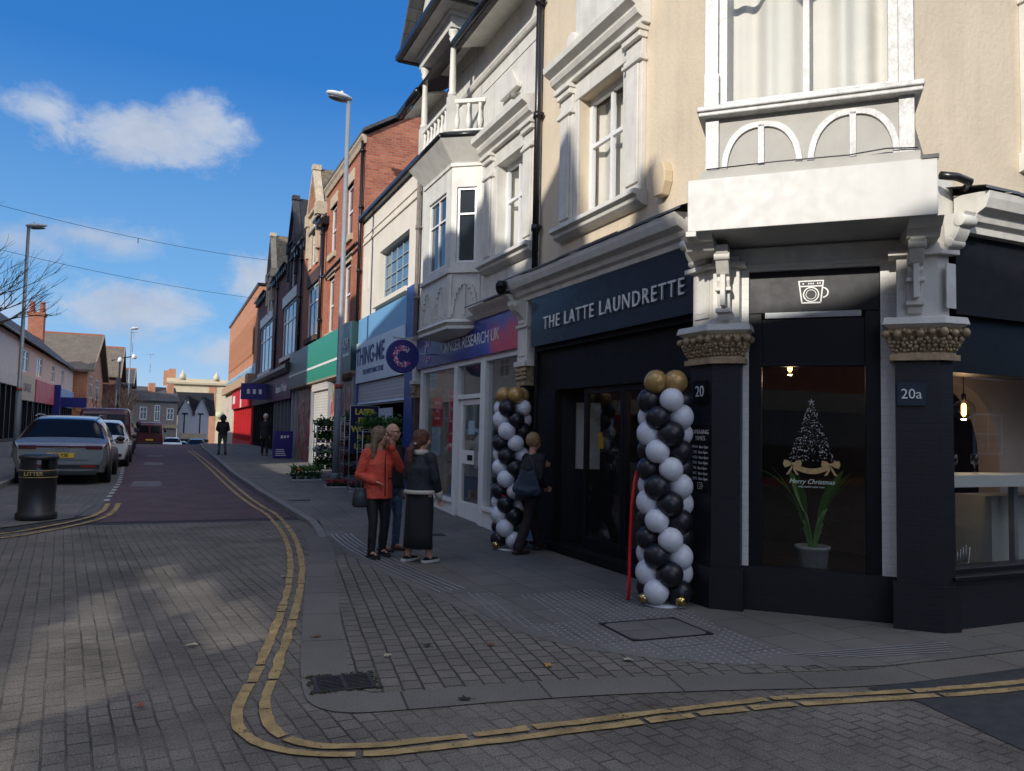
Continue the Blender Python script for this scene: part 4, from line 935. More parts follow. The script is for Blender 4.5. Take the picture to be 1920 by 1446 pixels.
# cctv dome
b=B(ST,WB);b.ball((-11.0,-.42,3.86),.085,14,m=0);b.lathe([(.09,3.86),(.09,3.94),(.06,3.99)],(-11.0,-.42,0),14,m=0);b.tube([(-11.0,-.42,3.97),(-11.0,0,4.0)],.025,6,m=0);b.build('cctv_dome',[BLACKP],WB)
downpipe(WB,ST,-16.62,-.09,3.0,7.7,.045,mat('weathered_iron_pipe',(.2,.18,.16),.7,var=.3,scale=6),(4.6,6.2,7.6))
# ---------------------------------------------------------------- cream building with the blue fascia
HB=thing('cream_discount_shop_building','cream rendered building with gridded window above a pale blue shop fascia','building',(5.1,19.5,0))
LCR=mat('pale_cream_render',(.76,.70,.60),.85,var=.08,scale=1.5,bump=.4,stain=.12)
b=B(ST,HB);b.wall(-22.35,-16.68,4.8,7.75,[(-20.4,-17.6,5.02,6.42)],0,.22);b.build('upper_wall',LCR,HB)
body(HB,ST,-22.35,-16.68,0,7.7,8,LCR)
b=B(ST,HB)
b.run([(0,7.0),(-.04,7.0),(-.04,7.06),(0,7.08)],-22.3,-16.7);b.run([(0,7.22),(-.03,7.22),(-.03,7.27),(0,7.29)],-22.3,-16.7)
b.box(-22.1,-22.04,-.02,0,5.6,6.6);b.box(-21.6,-21.54,-.02,0,5.6,6.6);b.box(-20.6,-17.45,-.12,.22,4.90,5.02);b.split('render_moulding',LCR,HB,.006)
b=B(ST,HB);b.run([(.3,7.7),(-.12,7.7),(-.17,7.75),(-.17,7.84),(.3,7.86)],-22.45,-16.6);b.run([(.3,7.84),(-.1,7.86),(4,8.6),(4,8.5)],-22.35,-16.6);b.build('gutter_and_roof',GUTTER,HB)
window(HB,ST,-20.4,-17.6,5.02,6.42,.16,.05,(.2,.4,.6,.8),(.25,.5,.75),mat('steel_blue_window_bars',(.28,.36,.42),.5,var=.1),mat('sky_tinted_glass',(.10,.17,.24),.06,var=.2,scale=2,spec=1),fbar=.03)  # panes coloured blue to stand for reflected sky
BLU=mat('sky_blue_fascia_panel',(.16,.36,.58),.35,var=.05);NAV=mat('royal_blue_paint',(.035,.07,.27),.4,var=.1)
b=B(ST,HB);b.box(-22.3,-17.35,-.08,.1,4.1,4.8);b.build('blue_fascia',BLU,HB);b=B(ST,HB);b.box(-22.3,-17.35,-.12,.1,2.95,4.1);TS=b.build('shop_sign',mat('white_blue_sign_board',(.62,.72,.80),.35,var=.05),HB)
text('lettering','THING-ME',.68,TS,ST,(-20.7,-.125,3.66),mat('dark_blue_letter',(.02,.04,.16),.5,var=0),.003,.014,.98)
text('lettering','THE EVERYTHING STORE',.20,TS,ST,(-20.3,-.125,3.22),mat('dark_blue_letter',(.02,.04,.16),.5,var=0),.003,0,1)
b=B(ST,HB);b.box(-17.35,-16.70,-.10,.1,-.02,4.95);b.box(-22.34,-22.2,-.10,.1,0,2.95);b.split('blue_pilaster',NAV,HB,.01)
b=B(ST,HB);b.box(-22.2,-17.35,-.05,.2,2.35,2.93);b.run([(-.05,2.4),(-.09,2.35),(-.05,2.3)],-22.2,-17.35);b.build('shutter_box',brick('ribbed_galvanised_shutter',(.45,.47,.48),(.5,.52,.53),(.25,.26,.27),8,.09,.006,rough=.4,bump=.3,blot=.1),HB)
b=B(ST,HB);b.quad((-22.2,1.6,0),(-17.35,1.6,0),(-17.35,1.6,2.4),(-22.2,1.6,2.4));b.quad((-22.2,.1,0),(-22.2,1.6,0),(-22.2,1.6,2.4),(-22.2,.1,2.4));b.quad((-17.35,1.6,0),(-17.35,.1,0),(-17.35,.1,2.4),(-17.35,1.6,2.4));b.quad((-22.2,.1,2.36),(-22.2,1.6,2.36),(-17.35,1.6,2.36),(-17.35,.1,2.36));b.build('open_shop_interior',mat('gloomy_shop_interior',(.03,.028,.03),.9,var=.4),HB)
b=B(ST,HB);b.box(-20.4,-18.6,-.02,0,1.55,2.2);b.build('notice_board',mat('pale_notice',(.5,.58,.66),.5,var=.1),HB)
b=B(ST,HB);r=random.Random(8)
for i in range(60): x=r.uniform(-22.1,-17.5);z=r.uniform(.1,1.9);b.box(x,x+r.uniform(.1,.35),1.2,1.5,z,z+r.uniform(.08,.3),m=r.randrange(4))
struct(b.build('shelf_stock',MERCH,HB),'stuff')
# ---------------------------------------------------------------- tall brick building
TB=thing('tall_red_brick_building','tall red brick building with stone lintels and green shop fascia','building',(5.1,25.5,.1))
W2=[(-25.0,-24.0,7.75,9.45),(-27.6,-26.6,7.75,9.45)];W1=[(-25.0,-24.0,4.95,6.9),(-27.6,-26.6,4.95,6.9)]
b=B(ST,TB);b.wall(-28.45,-22.37,4.8,10.35,W2+W1,0,.14);b.build('front_wall',REDB,TB)
b=B(ST,TB);b.prism([(0,0)]*0 or [(-22.37,0),(-22.36,0),(-22.36,1),(-22.37,1)],0,.01)
b=MB();b.T=wm(TB).inverted();V=[(5.1,22.36,0),(15,22.36,0),(15,22.36,10.35),(10,22.36,13.4),(5.1,22.36,10.35)];b.add(V,[(0,1,2,3,4)]);V=[(x,28.45,z) for x,y,z in V];b.add(V,[(4,3,2,1,0)]);b.build('gable_wall',brick('patched_red_brick',(.36,.085,.045),(.52,.17,.09),(.30,.22,.17),.225,.075,.009,blot=.35),TB)
b=MB();b.T=wm(TB).inverted()
for s in (0,1):
    xa,xb=(4.95,10) if not s else (15.2,10);za=10.38-.0;b.add([(xa,22.2,za),(xb,22.2,13.45),(xb,28.5,13.45),(xa,28.5,za),(xa,22.2,za+.1),(xb,22.2,13.56),(xb,28.5,13.56),(xa,28.5,za+.1)],[(0,1,2,3),(7,6,5,4),(4,5,1,0),(3,2,6,7),(0,3,7,4)])
b.build('roof',SLATE,TB)
b=B(ST,TB)
for x0,x1,z0,z1 in W2+W1: b.box(x0-.12,x1+.12,-.035,.1,z1,z1+.38);b.box(x0-.12,x1+.12,-.09,.12,z0-.2,z0)
b.run([(0,10.1),(-.06,10.1),(-.1,10.22),(-.16,10.3),(-.16,10.36),(0,10.37)],-28.45,-22.37)
b.split('stone_lintel',STONE,TB,.01)
for x0,x1,z0,z1 in W2+W1: window(TB,ST,x0,x1,z0,z1,.07,.09,(),(.5,),UPVC,DGLASS)
downpipe(TB,ST,-22.5,-.09,4.8,10.2,.05,GUTTER,(6.3,8.2,9.9))
b=B(ST,TB);b.tube([(-28.2,-.14,9.0),(-28.2,-.14,7.15),(-27.9,-.14,7.05),(-22.7,-.14,7.15)],.055,8);b.run([(0,9.0),(-.3,9.0),(-.36,9.08),(-.36,9.16),(0,9.3)],-28.5,-27.9);b.build('diverted_pipe',GUTTER,TB)
DG=mat('shaded_green_fascia',(.03,.075,.085),.35,var=.05);GG=mat('sunlit_green_fascia',(.015,.26,.16),.35,var=.04)  # one green fascia, its lit and shaded parts painted as two colours
b=B(ST,TB);b.box(-23.9,-22.6,-.22,.1,3.36,4.82);b.box(-34.9,-30.6,-.22,.1,3.36,4.82);b.split('shaded_fascia_end',DG,TB)
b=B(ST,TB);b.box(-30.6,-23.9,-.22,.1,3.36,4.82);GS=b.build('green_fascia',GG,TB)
b=B(ST,TB);b.box(-34.9,-22.8,-.232,-.22,3.82,3.90);b.build('white_stripe',LETTER,GS)
text('lettering','EUROPE',.42,GS,ST,(-23.5,-.235,4.2),LETTER,.003,0,.75)
b=B(ST,TB);b.run([(.1,3.36),(-.22,3.36),(-.22,3.3),(.1,3.2)],-34.9,-22.6);b.build('fascia_soffit',mat('tan_soffit_board',(.35,.27,.2),.8,var=.2),TB)
SHUT=brick('white_roller_shutter',(.60,.58,.52),(.62,.60,.55),(.38,.36,.33),9,.10,.008,rough=.5,bump=.4,blot=.1)
def mural():
    m,N,bb,o=newmat('abstract_mural_print');uv=N.n('ShaderNodeTexCoord').outputs['UV'];mp=N.n('ShaderNodeMapping',i_Scale=(1.6,.8,1));N.l(uv,mp.inputs[0])
    f=N.noise(mp.outputs[0],1.6,3,.5,1.4);c=N.ramp(f,[(.3,(.05,.035,.04)),(.42,(.22,.11,.07)),(.5,(.40,.05,.06)),(.56,(.5,.42,.36)),(.64,(.10,.25,.08)),(.75,(.45,.22,.2))]);N.l(c,bb.inputs['Base Color']);return m
MUR=mural()
b=B(ST,TB);b.quad((-34.9,.05,0),(-22.6,.05,0),(-22.6,.05,3.36),(-34.9,.05,3.36));b.build('shopfront_backing',mat('plum_shop_panel',(.07,.05,.06),.7,var=.3),TB)
b=B(ST,TB);b.box(-29.6,-26.7,-.02,.05,.1,3.0);b.box(-29.6,-26.7,-.12,.05,3.0,3.3);b.build('roller_shutter',SHUT,TB)
b=B(ST,TB);b.box(-33.6,-30.1,-.02,.05,.15,3.2);b.build('mural_panel',MUR,TB,label='dark abstract mural panel')
b=B(ST,TB);b.box(-26.4,-23.1,-.02,.05,1.2,3.1);b.build('mural_panel',MUR,TB,label='bright mural panel beside the shutter')
b=B(ST,TB)
for x in (-34.9,-33.9,-29.9,-26.6,-22.95): b.box(x,x+.22,-.08,.1,0,3.36)
b.split('shopfront_post',mat('grey_post_paint',(.28,.30,.33),.5,var=.1),TB)
# ---------------------------------------------------------------- gabled brick units
def gabled(name,label,y0,y1,yp,zp,zb,wallm,stonem,win,roofm,low,eave=9.4,dw=2.6):
    t=thing(name,label,'building',(5.1,(y0+y1)/2,gz((y0+y1)/2)));wx=(-win[1],-win[0],win[2],win[3])
    dwin=(-yp-.5,-yp+.5,8.1,9.9)
    b=B(ST,t);b.wall(-y1,-y0,4.6,eave,[wx,(dwin[0],dwin[1],dwin[2],eave)],0,.14);b.build('front_wall',wallm,t)
    body(t,ST,-y1,-y0,0,eave,8,wallm)
    b=B(ST,t);b.run([(-.1,eave),(-.1,eave+.1),(3.4,eave+2.2),(3.4,eave+2.1)],-y1,-y0);b.run([(3.4,eave+2.1),(3.4,eave+2.2),(8,eave),(8,eave-.1)],-y1,-y0);b.build('roof',SLATE,t)
    # wall dormer with steep gable
    a,c=-yp-dw/2,-yp+dw/2;zt=eave+.75
    b=B(ST,t);b.wall(a+.25,c-.25,eave,zt,[(dwin[0],dwin[1],eave,dwin[3])],-.06,.12);b.box(a+.25,dwin[0]-.0,-.06,0,8.0,eave);b.box(dwin[1],c-.25,-.06,0,8.0,eave);b.box(c-.25,c-.2,-.06,1.5,eave,zt);b.box(a+.2,a+.25,-.06,1.5,eave,zt)
    b.box(a+.1,c-.1,-.16,.0,zt,zt+.12);b.box(a,a+.4,-.22,.3,zt-.35,zt+.14);b.box(c-.4,c,-.22,.3,zt-.35,zt+.14);b.box(a+.05,a+.35,-.15,.2,eave-.9,zt-.35);b.box(c-.35,c-.05,-.15,.2,eave-.9,zt-.35)
    b.prism([(a+.1,zt+.12),(a+.3,zt+.12),(-yp,zp-.25),(-yp,zp)],-.18,.12);b.prism([(c-.1,zt+.12),(c-.3,zt+.12),(-yp,zp-.25),(-yp,zp)],-.18,.12)
    b.box(-yp-.16,-yp+.16,-.2,.14,zp-.15,zp+.06)
    b.build('stone_dormer_front',stonem,t,bevel=.01)
    b=B(ST,t);b.prism([(a+.3,zt+.12),(c-.3,zt+.12),(-yp,zp-.25)],-.05,.05);b.build('gable_infill',wallm,t)
    b=B(ST,t);b.prism([(a+.15,zt+.1),(-yp,zp-.04),(-yp,zp-.12),(a+.25,zt+.1)],.12,3.2);b.prism([(c-.15,zt+.1),(-yp,zp-.04),(-yp,zp-.12),(c-.25,zt+.1)],.12,3.2);b.build('dormer_roof',roofm,t)
    window(t,ST,dwin[0],dwin[1],dwin[2],dwin[3],.03,.09,(),(.5,),UPVC,DGLASS,name='dormer_window')
    window(t,ST,*wx,.05,.09,(.33,.66) if wx[1]-wx[0]>2.5 else (.5,),(.68,),UPVC,mat('sky_tinted_glass_dark',(.06,.10,.15),.05,var=.1,spec=1))  # reflected sky put into the pane colour
    b=B(ST,t);b.box(wx[0]-.1,wx[1]+.1,-.04,.1,wx[3],wx[3]+.5);b.box(wx[0]-.1,wx[1]+.1,-.1,.1,wx[2]-.2,wx[2]);b.split('window_lintel',low,t)
    downpipe(t,ST,-y0-.2,-.1,4.6,eave-.2,.06,GUTTER,(5.6,7.2,8.8))
    b=B(ST,t)
    for x in [ -y1+.25+i*.6 for i in range(int((y1-y0)/.6))]: 
        if not (a<x<c): b.box(x,x+.2,-.22,0,eave-.3,eave)
    b.tube([(-y1,-.26,eave+.02),(a,-.26,eave+.02)],.07,6);b.tube([(c,-.26,eave+.02),(-y0,-.26,eave+.02)],.07,6);b.split('eaves_bracket',GUTTER,t)
    return t
LICH=mat('lichened_tiles',(.20,.16,.11),.95,var=.6,scale=7,bump=1,bscale=25)
GB=gabled('red_brick_gabled_building','red brick building with pale stone gabled dormer beyond the tall brick one','building' and 28.47,33.3,30.9,12.0,0,REDB,STONE,(29.7,32.1,5.2,7.3),LICH,mat('dark_brown_lintel',(.08,.05,.04),.8,var=.2)) if 0 else gabled('red_brick_gabled_building','red brick building with pale stone gabled dormer beyond the tall brick one',28.47,33.3,30.9,12.0,0,REDB,STONE,(29.7,32.1,5.2,7.3),LICH,mat('dark_brown_lintel',(.08,.05,.04),.8,var=.2))
DST=mat('near_black_stone',(.05,.05,.06),.85,var=.4,scale=5,bump=.4)  # near-black tone for this unit's dormer stone
DB=gabled('dark_gabled_building','dark brick building with black gabled dormer and wide white window',33.3,41,36.3,12.25,0,DKB,DST,(35.2,39.4,5.0,7.5),mat('black_tiles',(.03,.03,.04),.9,var=.4),WHITE)
PB=gabled('purple_brick_gabled_building','dark purple brick building with lichened pale gable, next to the long flat-roofed one',41,51,44.6,12.4,0,DKB,STONE,(43.5,49.2,4.8,7.6),LICH,WHITE)
def lowfront(t,y0,y1,sign,sm,txt=None,ts=.4,post=BLACKM):
    b=B(ST,t);b.box(-y1,-y0,-.15,.1,2.95,4.1);s=b.build('shop_sign',sm,t)
    if txt: text('lettering',txt,ts,s,ST,(-(y0+y1)/2,-.155,3.5),LETTER,.003,.004,.9)
    b=B(ST,t);b.run([(0,4.1),(-.3,4.1),(-.4,4.3),(-.4,4.45),(0,4.62)],-y1,-y0);b.build('shop_cornice',GUTTER,t)
    b=B(ST,t);n=int((y1-y0)/1.1)
    for i in range(n+1): x=-y1+(y1-y0-.14)*i/n;b.box(x,x+.14,-.06,.1,0,2.95)
    b.box(-y1,-y0,-.04,.1,0,.55);b.split('shopfront_post',post,t)
    b=B(ST,t);b.quad((-y1,.06,.3),(-y0,.06,.3),(-y0,.06,2.95),(-y1,.06,2.95));b.build('shop_window_pane',DGLASS,t)
    return s
b=B(ST,GB);b.quad((-33.3,.12,0),(-28.47,.12,0),(-28.47,.12,4.6),(-33.3,.12,4.6));b.build('lower_wall',DKB,GB)
lowfront(DB,34.95,41,1,mat('plum_sign_face',(.10,.03,.09),.4,var=.05),'Simpson & Wesley',.55,post=mat('slate_post_paint',(.12,.14,.17),.5,var=.1))
lowfront(PB,41,51,1,mat('black_sign_face',(.012,.012,.02),.4,var=.05),None)
b=B(ST,PB);b.box(-43.3,-43.2,-1.5,-.1,3.1,3.95);ps=b.build('projecting_sign',mat('indigo_sign_face',(.03,.02,.20),.4,var=.05),PB)
b=B(ST,PB)
for k in range(3): b.box(-43.195,-43.19,-1.2+.3*k,-1.05+.3*k,3.4,3.65)
b.build('emblem',LETTER,ps)
# ---------------------------------------------------------------- long brick building with the red shop
EB=thing('flat_roofed_brick_building','long flat-roofed orange brick building with finned windows over a red shop','building',(5.1,63,.3))
b=B(ST,EB);b.wall(-75,-51,5.7,10.6,[(-73.5,-52.5,6.4,8.9)],0,.25);b.quad((-75,.25,6.3),(-51,.25,6.3),(-51,.25,9.0),(-75,.25,9.0),1);b.build('front_wall',[ORB,DGLASS],EB)
body(EB,ST,-75,-51,-.5,10.6,12,ORB)
b=B(ST,EB);b.box(-75.1,-50.9,-.12,12,10.6,10.75);b.build('roof_coping',GUTTER,EB)
b=B(ST,EB)
for i in range(26): x=-73.5+i*.82;b.box(x,x+.3,-.10,.24,6.4,8.9)
b.split('brick_fin',ORB,EB)
b=B(ST,EB);b.box(-75,-51,-.06,.1,5.0,5.7);b.build('blue_band',brick('blue_white_sign_band',(.10,.28,.50),(.30,.50,.62),(.45,.55,.6),1.4,.7,.08,rough=.4,bump=0),EB)
b=B(ST,EB);b.box(-75,-51,-.5,.1,4.4,5.0);b.build('canopy',mat('tan_canopy_edge',(.50,.33,.20),.8,var=.15),EB)
RED=mat('bright_red_paint',(.62,.02,.025),.4,var=.1)
b=B(ST,EB);b.box(-66,-52,-.25,.1,3.0,4.4);rs=b.build('red_sign',RED,EB);b=B(ST,EB);b.box(-58.5,-57.6,-.26,-.25,3.0,4.4);b.box(-65,-63,-.26,-.25,3.4,4.0);b.box(-56.5,-52.3,-.26,-.25,3.7,4.38);b.build('white_sign_marks',LETTER,rs)
b=B(ST,EB)
for i in range(9): x=-66+i*1.72;b.box(x,x+.2,-.06,.1,.3,3.0)
b.box(-66,-52,-.1,.1,.3,.7);b.split('red_shopfront_post',RED,EB)
b=B(ST,EB);b.quad((-75,.05,-.3),(-51,.05,-.3),(-51,.05,4.4),(-75,.05,4.4));b.build('shop_window_pane',DGLASS,EB)
b=B(ST,EB);b.box(-66,-52,-.14,.1,-.1,.3);b.box(-75,-66,-.14,.1,-.5,4.4);b.build('pale_stallriser',mat('pale_stallriser',(.6,.52,.42),.8,var=.1),EB)
b=B(ST,EB);b.box(-74,-63,.8,4,10.6,12.4);b.build('roof_block',brick('red_roof_block',(.35,.12,.07),(.4,.15,.09),(.25,.18,.14)),EB)
# ================================================================ HOUSES ACROSS THE STREET (left, outside the frame; skylines shaped to throw the shade)
def across(name,label,y0,y1,sky,X=-9.5,dep=6,m=None,win=True,holes=()):
    sky=[(a-3.64,z+1.8) for a,z in sky];y0-=3.64;y1-=3.64;t=thing(name,label,'building',(X,(y0+y1)/2,0));F=FR(X,0,90)
    b=B(F,t);b.prism([(y0,-.2)]+sky+[(y1,-.2)],.0,dep);b.build('walls',m or REDB,t)
    n=max(1,int((y1-y0)/2.6))
    for i in range(n):
        c=y0+(y1-y0)*(i+.5)/n
        for z in (4.4,7.0):
            if min(p[1] for p in sky)>z+1.6: window(t,F,c-.5,c+.5,z,z+1.5,-.04,.08,(.5,),(.5,),UPVC,DGLASS)
    b=B(F,t);b.box(y0+.2,y1-.2,-.05,0,.3,2.6);b.build('shopfront',DGLASS,t)
    b=B(F,t);b.box(y0+.2,y1-.2,-.12,0,2.6,3.3);b.build('fascia',mat('fascia_beige',(.4,.35,.28),.6),t)
    return t
across('brick_corner_house','brick house across the street behind the camera',-26,-10,[(-26,9),(-22,11),(-18,9),(-14,11),(-10,9)],X=-9.5)
across('brick_terrace_house','brick terraced house with stepped parapet across the street',-10,-1.15,[(-10,10.5),(-6,10.5),(-4.6,9.9),(-3.76,9.55),(-3.15,9.1),(-1.92,8.6),(-1.3,8.4),(-1.15,8.4)],dep=.8)
# added unseen screen wall, its slots shaped to throw sun patches on the road setts
SW=thing('sun_slot_screen','added unseen screen wall with slots throwing sun patches on the road','building',(-9.5,2.5,0));F9=FR(-9.5,0,90)
OPN=[(1.3,2.6,4.80,5.0),(-.1,1.3,4.9,5.16),(-1.6,-.1,5.04,5.32),(.6,1.6,4.56,4.72),(-.4,.6,4.44,4.74),(-1.9,-.4,4.42,4.84),(-3.2,-2.0,4.2,4.6)]
b=B(F9,SW)
sky=[(-1.15,9.35),(-.8,9.5),(-.5,9.8),(-.26,10.6),(0,9.95),(.44,9.6),(1.2,9.65),(1.4,10.3),(1.73,11.6),(2.1,11.3),(2.55,11.0),(2.9,10.3),(3.27,9.96),(3.65,10.0),(3.95,10.5),(4.25,10.75),(4.5,10.6),(4.65,11.3),(4.9,11.75),(5.15,11.4),(5.45,10.9),(5.7,10.8)]
sky=[(a-3.64,z+1.8) for a,z in sky]
xs=sorted({-1.15,6.3}|{v for o in OPN for v in o[:2]})
b.wall(-4.79,2.66,-.2,8.2,OPN,0,.02);b.prism([(-4.79,8.2)]+sky+[(2.66,12.6),(2.66,8.2)],0,.3);b.build('front_wall',mat('grey_render',(.4,.38,.35),.8,var=.1),SW)
b=B(F9,SW)
for o in OPN:
    x=o[0]
    while x<o[1]: b.box(x,x+.010,0,.02,o[2],o[3]);x+=.09
b.build('slot_bars',mat('slot_bar_metal',(.3,.3,.3),.5),SW)
across('rendered_shop_building','rendered shop building with level parapet across the street',6.3,13,[(6.3,10.75),(8.7,10.35),(9.6,10.5),(13,9.95)],dep=6,m=LCR)
across('narrow_brick_house','narrow brick house with a tall chimney across the street',13,16.3,[(13,9.9),(14.9,9.6),(15.2,9.7),(15.2,11.4),(16.1,11.4),(16.1,9.6),(16.3,9.4)],dep=.8,win=False)
across('low_sun_gap_block','unseen low block between taller houses across the street, letting sun through',16.3,22.6,[(16.3,5.0),(22.6,5.0)],dep=3,win=False)  # low block added to leave a gap for sunlight
across('tall_shade_block','unseen tall dark brick block across the street, sized to shade the facade',22.6,43,[(22.6,12.6),(25.8,14.6),(28,17),(34,18.5),(41,17),(43,15)],dep=3,m=DKB)  # tall block added to shade the gabled facades
across2=thing('side_street_terrace','brick terrace on the far side of the side street, behind the camera','building',(22,-9,0))
b=MB();b.T=wm(across2).inverted();b.box(7,44,-15,-9,0,6.2);b.build('walls',DKB,across2)
b=MB();b.T=wm(across2).inverted();b.add([(7,-15.2,6.2),(44,-15.2,6.2),(44,-8.8,6.2),(7,-8.8,6.2),(7,-12,9),(44,-12,9)],[(3,2,5,4),(1,0,4,5),(0,3,4),(2,1,5)]);b.build('roof',SLATE,across2)
FS=FR(0,-9,180)
for i in range(9):
    for z in (1.2,3.9): window(across2,FS,-(10+i*3.6),-(8.4+i*3.6),z,z+1.5,-.05,.09,(.5,),(.5,),UPVC,DGLASS)
# ================================================================ LEFT SIDE, IN VIEW
LF=FR(-8,0,90)
PINK=mat('pinkish_render',(.62,.50,.44),.85,var=.1,stain=.15,bump=.3);WR=mat('dull_white_render',(.60,.60,.60),.85,var=.1,stain=.15)
def left_house(name,label,F,X,y0,y1,ze,zr,dr,wm_,wins,shops,g=.3,roofm=SLATE,fz=(3.0,4.3)):
    t=thing(name,label,'building',(X,(y0+y1)/2,g));b=B(F,t);b.wall(y0,y1,fz[1],ze,[(a,c,z,zz) for a,c,z,zz in wins],0,.14);b.build('front_wall',wm_,t)
    body(t,F,y0,y1,-2,ze,dr*2,wm_)
    b=B(F,t);b.run([(-.3,ze-.05),(-.3,ze+.07),(dr,zr+.1),(dr,zr)],y0-.1,y1+.1);b.run([(dr,zr),(dr,zr+.1),(dr*2+.3,ze),(dr*2+.3,ze-.1)],y0-.1,y1+.1);b.build('roof',roofm,t)
    b=B(F,t);b.prism([(0,0)]*3,0,0) if 0 else None
    b.add([(y0,0,ze),(y0,dr*2,ze),(y0,dr,zr)],[(0,2,1)]);b.add([(y1,0,ze),(y1,dr*2,ze),(y1,dr,zr)],[(0,1,2)]);b.build('gable_wall',wm_,t)
    b=B(F,t);b.tube([(y0,-.33,ze),(y1,-.33,ze)],.06,6);b.build('gutter',GUTTER,t)
    for a,c,z,zz in wins: window(t,F,a,c,z,zz,.05,.08,(.5,),(.65,),UPVC,mat('sky_tinted_glass',(.10,.17,.24),.06))  # blue of the sky reflection is in the pane colour
    for (a,c,m,tx) in shops:
        b=B(F,t);b.box(a,c,-.14,.1,fz[0],fz[1]);s=b.build('shop_sign',m,t)
        if tx: text('lettering',tx,.7,s,F,((a+c)/2,-.145,(fz[0]+fz[1])/2),mat('dark_lettering',(.05,.05,.06),.5,var=0),.003,.01,.8)
        b=B(F,t);b.quad((a,.1,g-.6),(c,.1,g-.6),(c,.1,fz[0]),(a,.1,fz[0]));b.build('shop_window_pane',DGLASS,t)
        b=B(F,t);n=max(2,int((c-a)/1.6))
        for i in range(n+1): x=a+(c-a-.16)*i/n;b.box(x,x+.16,-.05,.1,g-.6,fz[0])
        b.box(a,c,-.04,.1,g-.6,g+.35);b.split('shopfront_post',BLACKP if m is not WHITE else SF,t)
    return t
BEI=mat('beige_sign_face',(.46,.42,.34),.6,var=.06);REDS=mat('faded_red_sign',(.48,.07,.08),.5,var=.25,scale=1);BLS=mat('pale_blue_sign',(.22,.30,.52),.5,var=.1)
h1=left_house('white_rendered_shop_building','white rendered shop building at the left edge with dark shopfront',LF,-8,40,53,6.6,9.3,3,WR,[(41.5,43,4.9,6.1)],[(40,53,WR,'')],.38,fz=(3.7,4.4))
h2=left_house('pink_rendered_shop_row','pinkish rendered shop row with beige, red and blue fascias and chimney',LF,-8,53,83,6.5,9.3,3,PINK,[(54.5,57.2,4.75,6.1),(60.5,63.2,4.75,6.1),(68,70,4.75,6.1),(74,76,4.75,6.1)],[(53,59.3,BEI,'CARATAZE'),(59.8,69,REDS,''),(70,83,BLS,'')],.1,fz=(3.0,4.5))
b=B(LF,h2);b.box(69.6,70.0,-.5,.1,-.3,4.6);b.build('navy_pier',mat('navy_pier',(.02,.02,.2),.5),h2)
b=B(LF,h2);b.box(71.0,71.12,-2.2,-.1,2.9,3.7);b.build('projecting_sign',mat('navy_projecting_sign',(.012,.014,.16),.5,var=.05),h2)
b=B(LF,h2);b.box(80.3,81.6,2.3,3.5,7.5,11.2);b.box(80.2,81.7,2.2,3.6,11.2,11.5)
ch=b.build('chimney',REDB,h2);b=B(LF,h2)
for x in (2.5,3.3): b.lathe([(.26,11.5),(.22,12.0),(.20,12.4),(.25,12.5)],(81,x,0),12)
b.build('chimney_pots',mat('terracotta_pot',(.42,.14,.08),.8,var=.2),ch)
# house with big tiled roof, ridge across the street line
def cross_house(name,label,X,y0,y1,ze,zr,wallm,roofm,depth,wins,g=-1):
    F=FR(X,0,90);t=thing(name,label,'building',(X,(y0+y1)/2,g));ym=(y0+y1)/2
    b=B(F,t);b.wall(y0,y1,g,ze,wins,0,.12);b.add([(y0,0,ze),(y1,0,ze),(ym,0,zr)],[(0,1,2)]);b.build('front_wall',wallm,t)
    body(t,F,y0,y1,g,ze,depth,wallm)
    b=B(F,t);b.prism([(y0-.5,ze-.35),(ym,zr+.05),(ym,zr+.22),(y0-.5,ze-.15)],-.5,depth);b.prism([(y1+.5,ze-.35),(ym,zr+.05),(ym,zr+.22),(y1+.5,ze-.15)],-.5,depth);b.build('roof',roofm,t)
    b=B(F,t);b.prism([(y0-.5,ze-.4),(ym,zr),(ym,zr+.28),(y0-.5,ze-.05)],-.62,-.5);b.prism([(y1+.5,ze-.4),(ym,zr),(ym,zr+.28),(y1+.5,ze-.05)],-.62,-.5);b.build('barge_boards',mat('weathered_barge_board',(.30,.22,.16),.8,var=.2),t)
    b=B(F,t);b.box(ym-.15,ym+.15,-.5,depth,zr+.1,zr+.33);b.build('ridge_tiles',mat('red_ridge_tile',(.35,.12,.07),.8,var=.2),t)
    for w in wins: window(t,F,*w,.04,.1,(.33,.66),(.65,),UPVC,DGLASS)
    return t
WO=[(86.5,91,4.2,6.4),(94,99,4.2,6.4)]
cross_house('tiled_gable_house','brick house with big weathered tile roof and street gable beyond the pink row',-6.9,84,104,6.9,10.9,ORB,TILE,9,WO,-1.2)
cross_house('dark_gable_house','dark brick house with pointed gable beyond the big tiled roof',-5.6,105,117,7.6,11.2,DKB,TILE,9,[(107,109.5,4,6),(112,114.5,4,6)],-2)
t=cross_house('slate_roofed_house','low dark house with plain slate roof and chimney where the street bends',-4.6,118,127,7.2,9.3,DKB,SLATE,9,[(120,122,3.4,5.4)],-2.5)
FB=FR(-3.6,126,12)
bt=thing('dim_shop_terrace','dim terrace of shops curving right at the far bend','building',(-1,127,-3))
b=B(FB,bt);b.wall(-.9,5.4,-3.2,5.2,[(.2,1.2,2.4,4.3),(2.2,3.0,2.2,4.6),(3.9,4.9,2.4,4.2)],0,.15);b.build('front_wall',mat('smoky_render',(.24,.21,.19),.85,var=.2),bt)
body(bt,FB,-.9,5.4,-3.2,5.2,8,DKB)
b=B(FB,bt);b.run([(-.3,5.1),(-.3,5.25),(3,7.4),(3,7.2)],-1,5.6);b.build('roof',SLATE,bt)
for a in ((.2,1.2,2.4,4.3),(2.2,3.0,2.2,4.6),(3.9,4.9,2.4,4.2)): window(bt,FB,*a,.04,.12,(.5,),(.6,),UPVC,DGLASS)
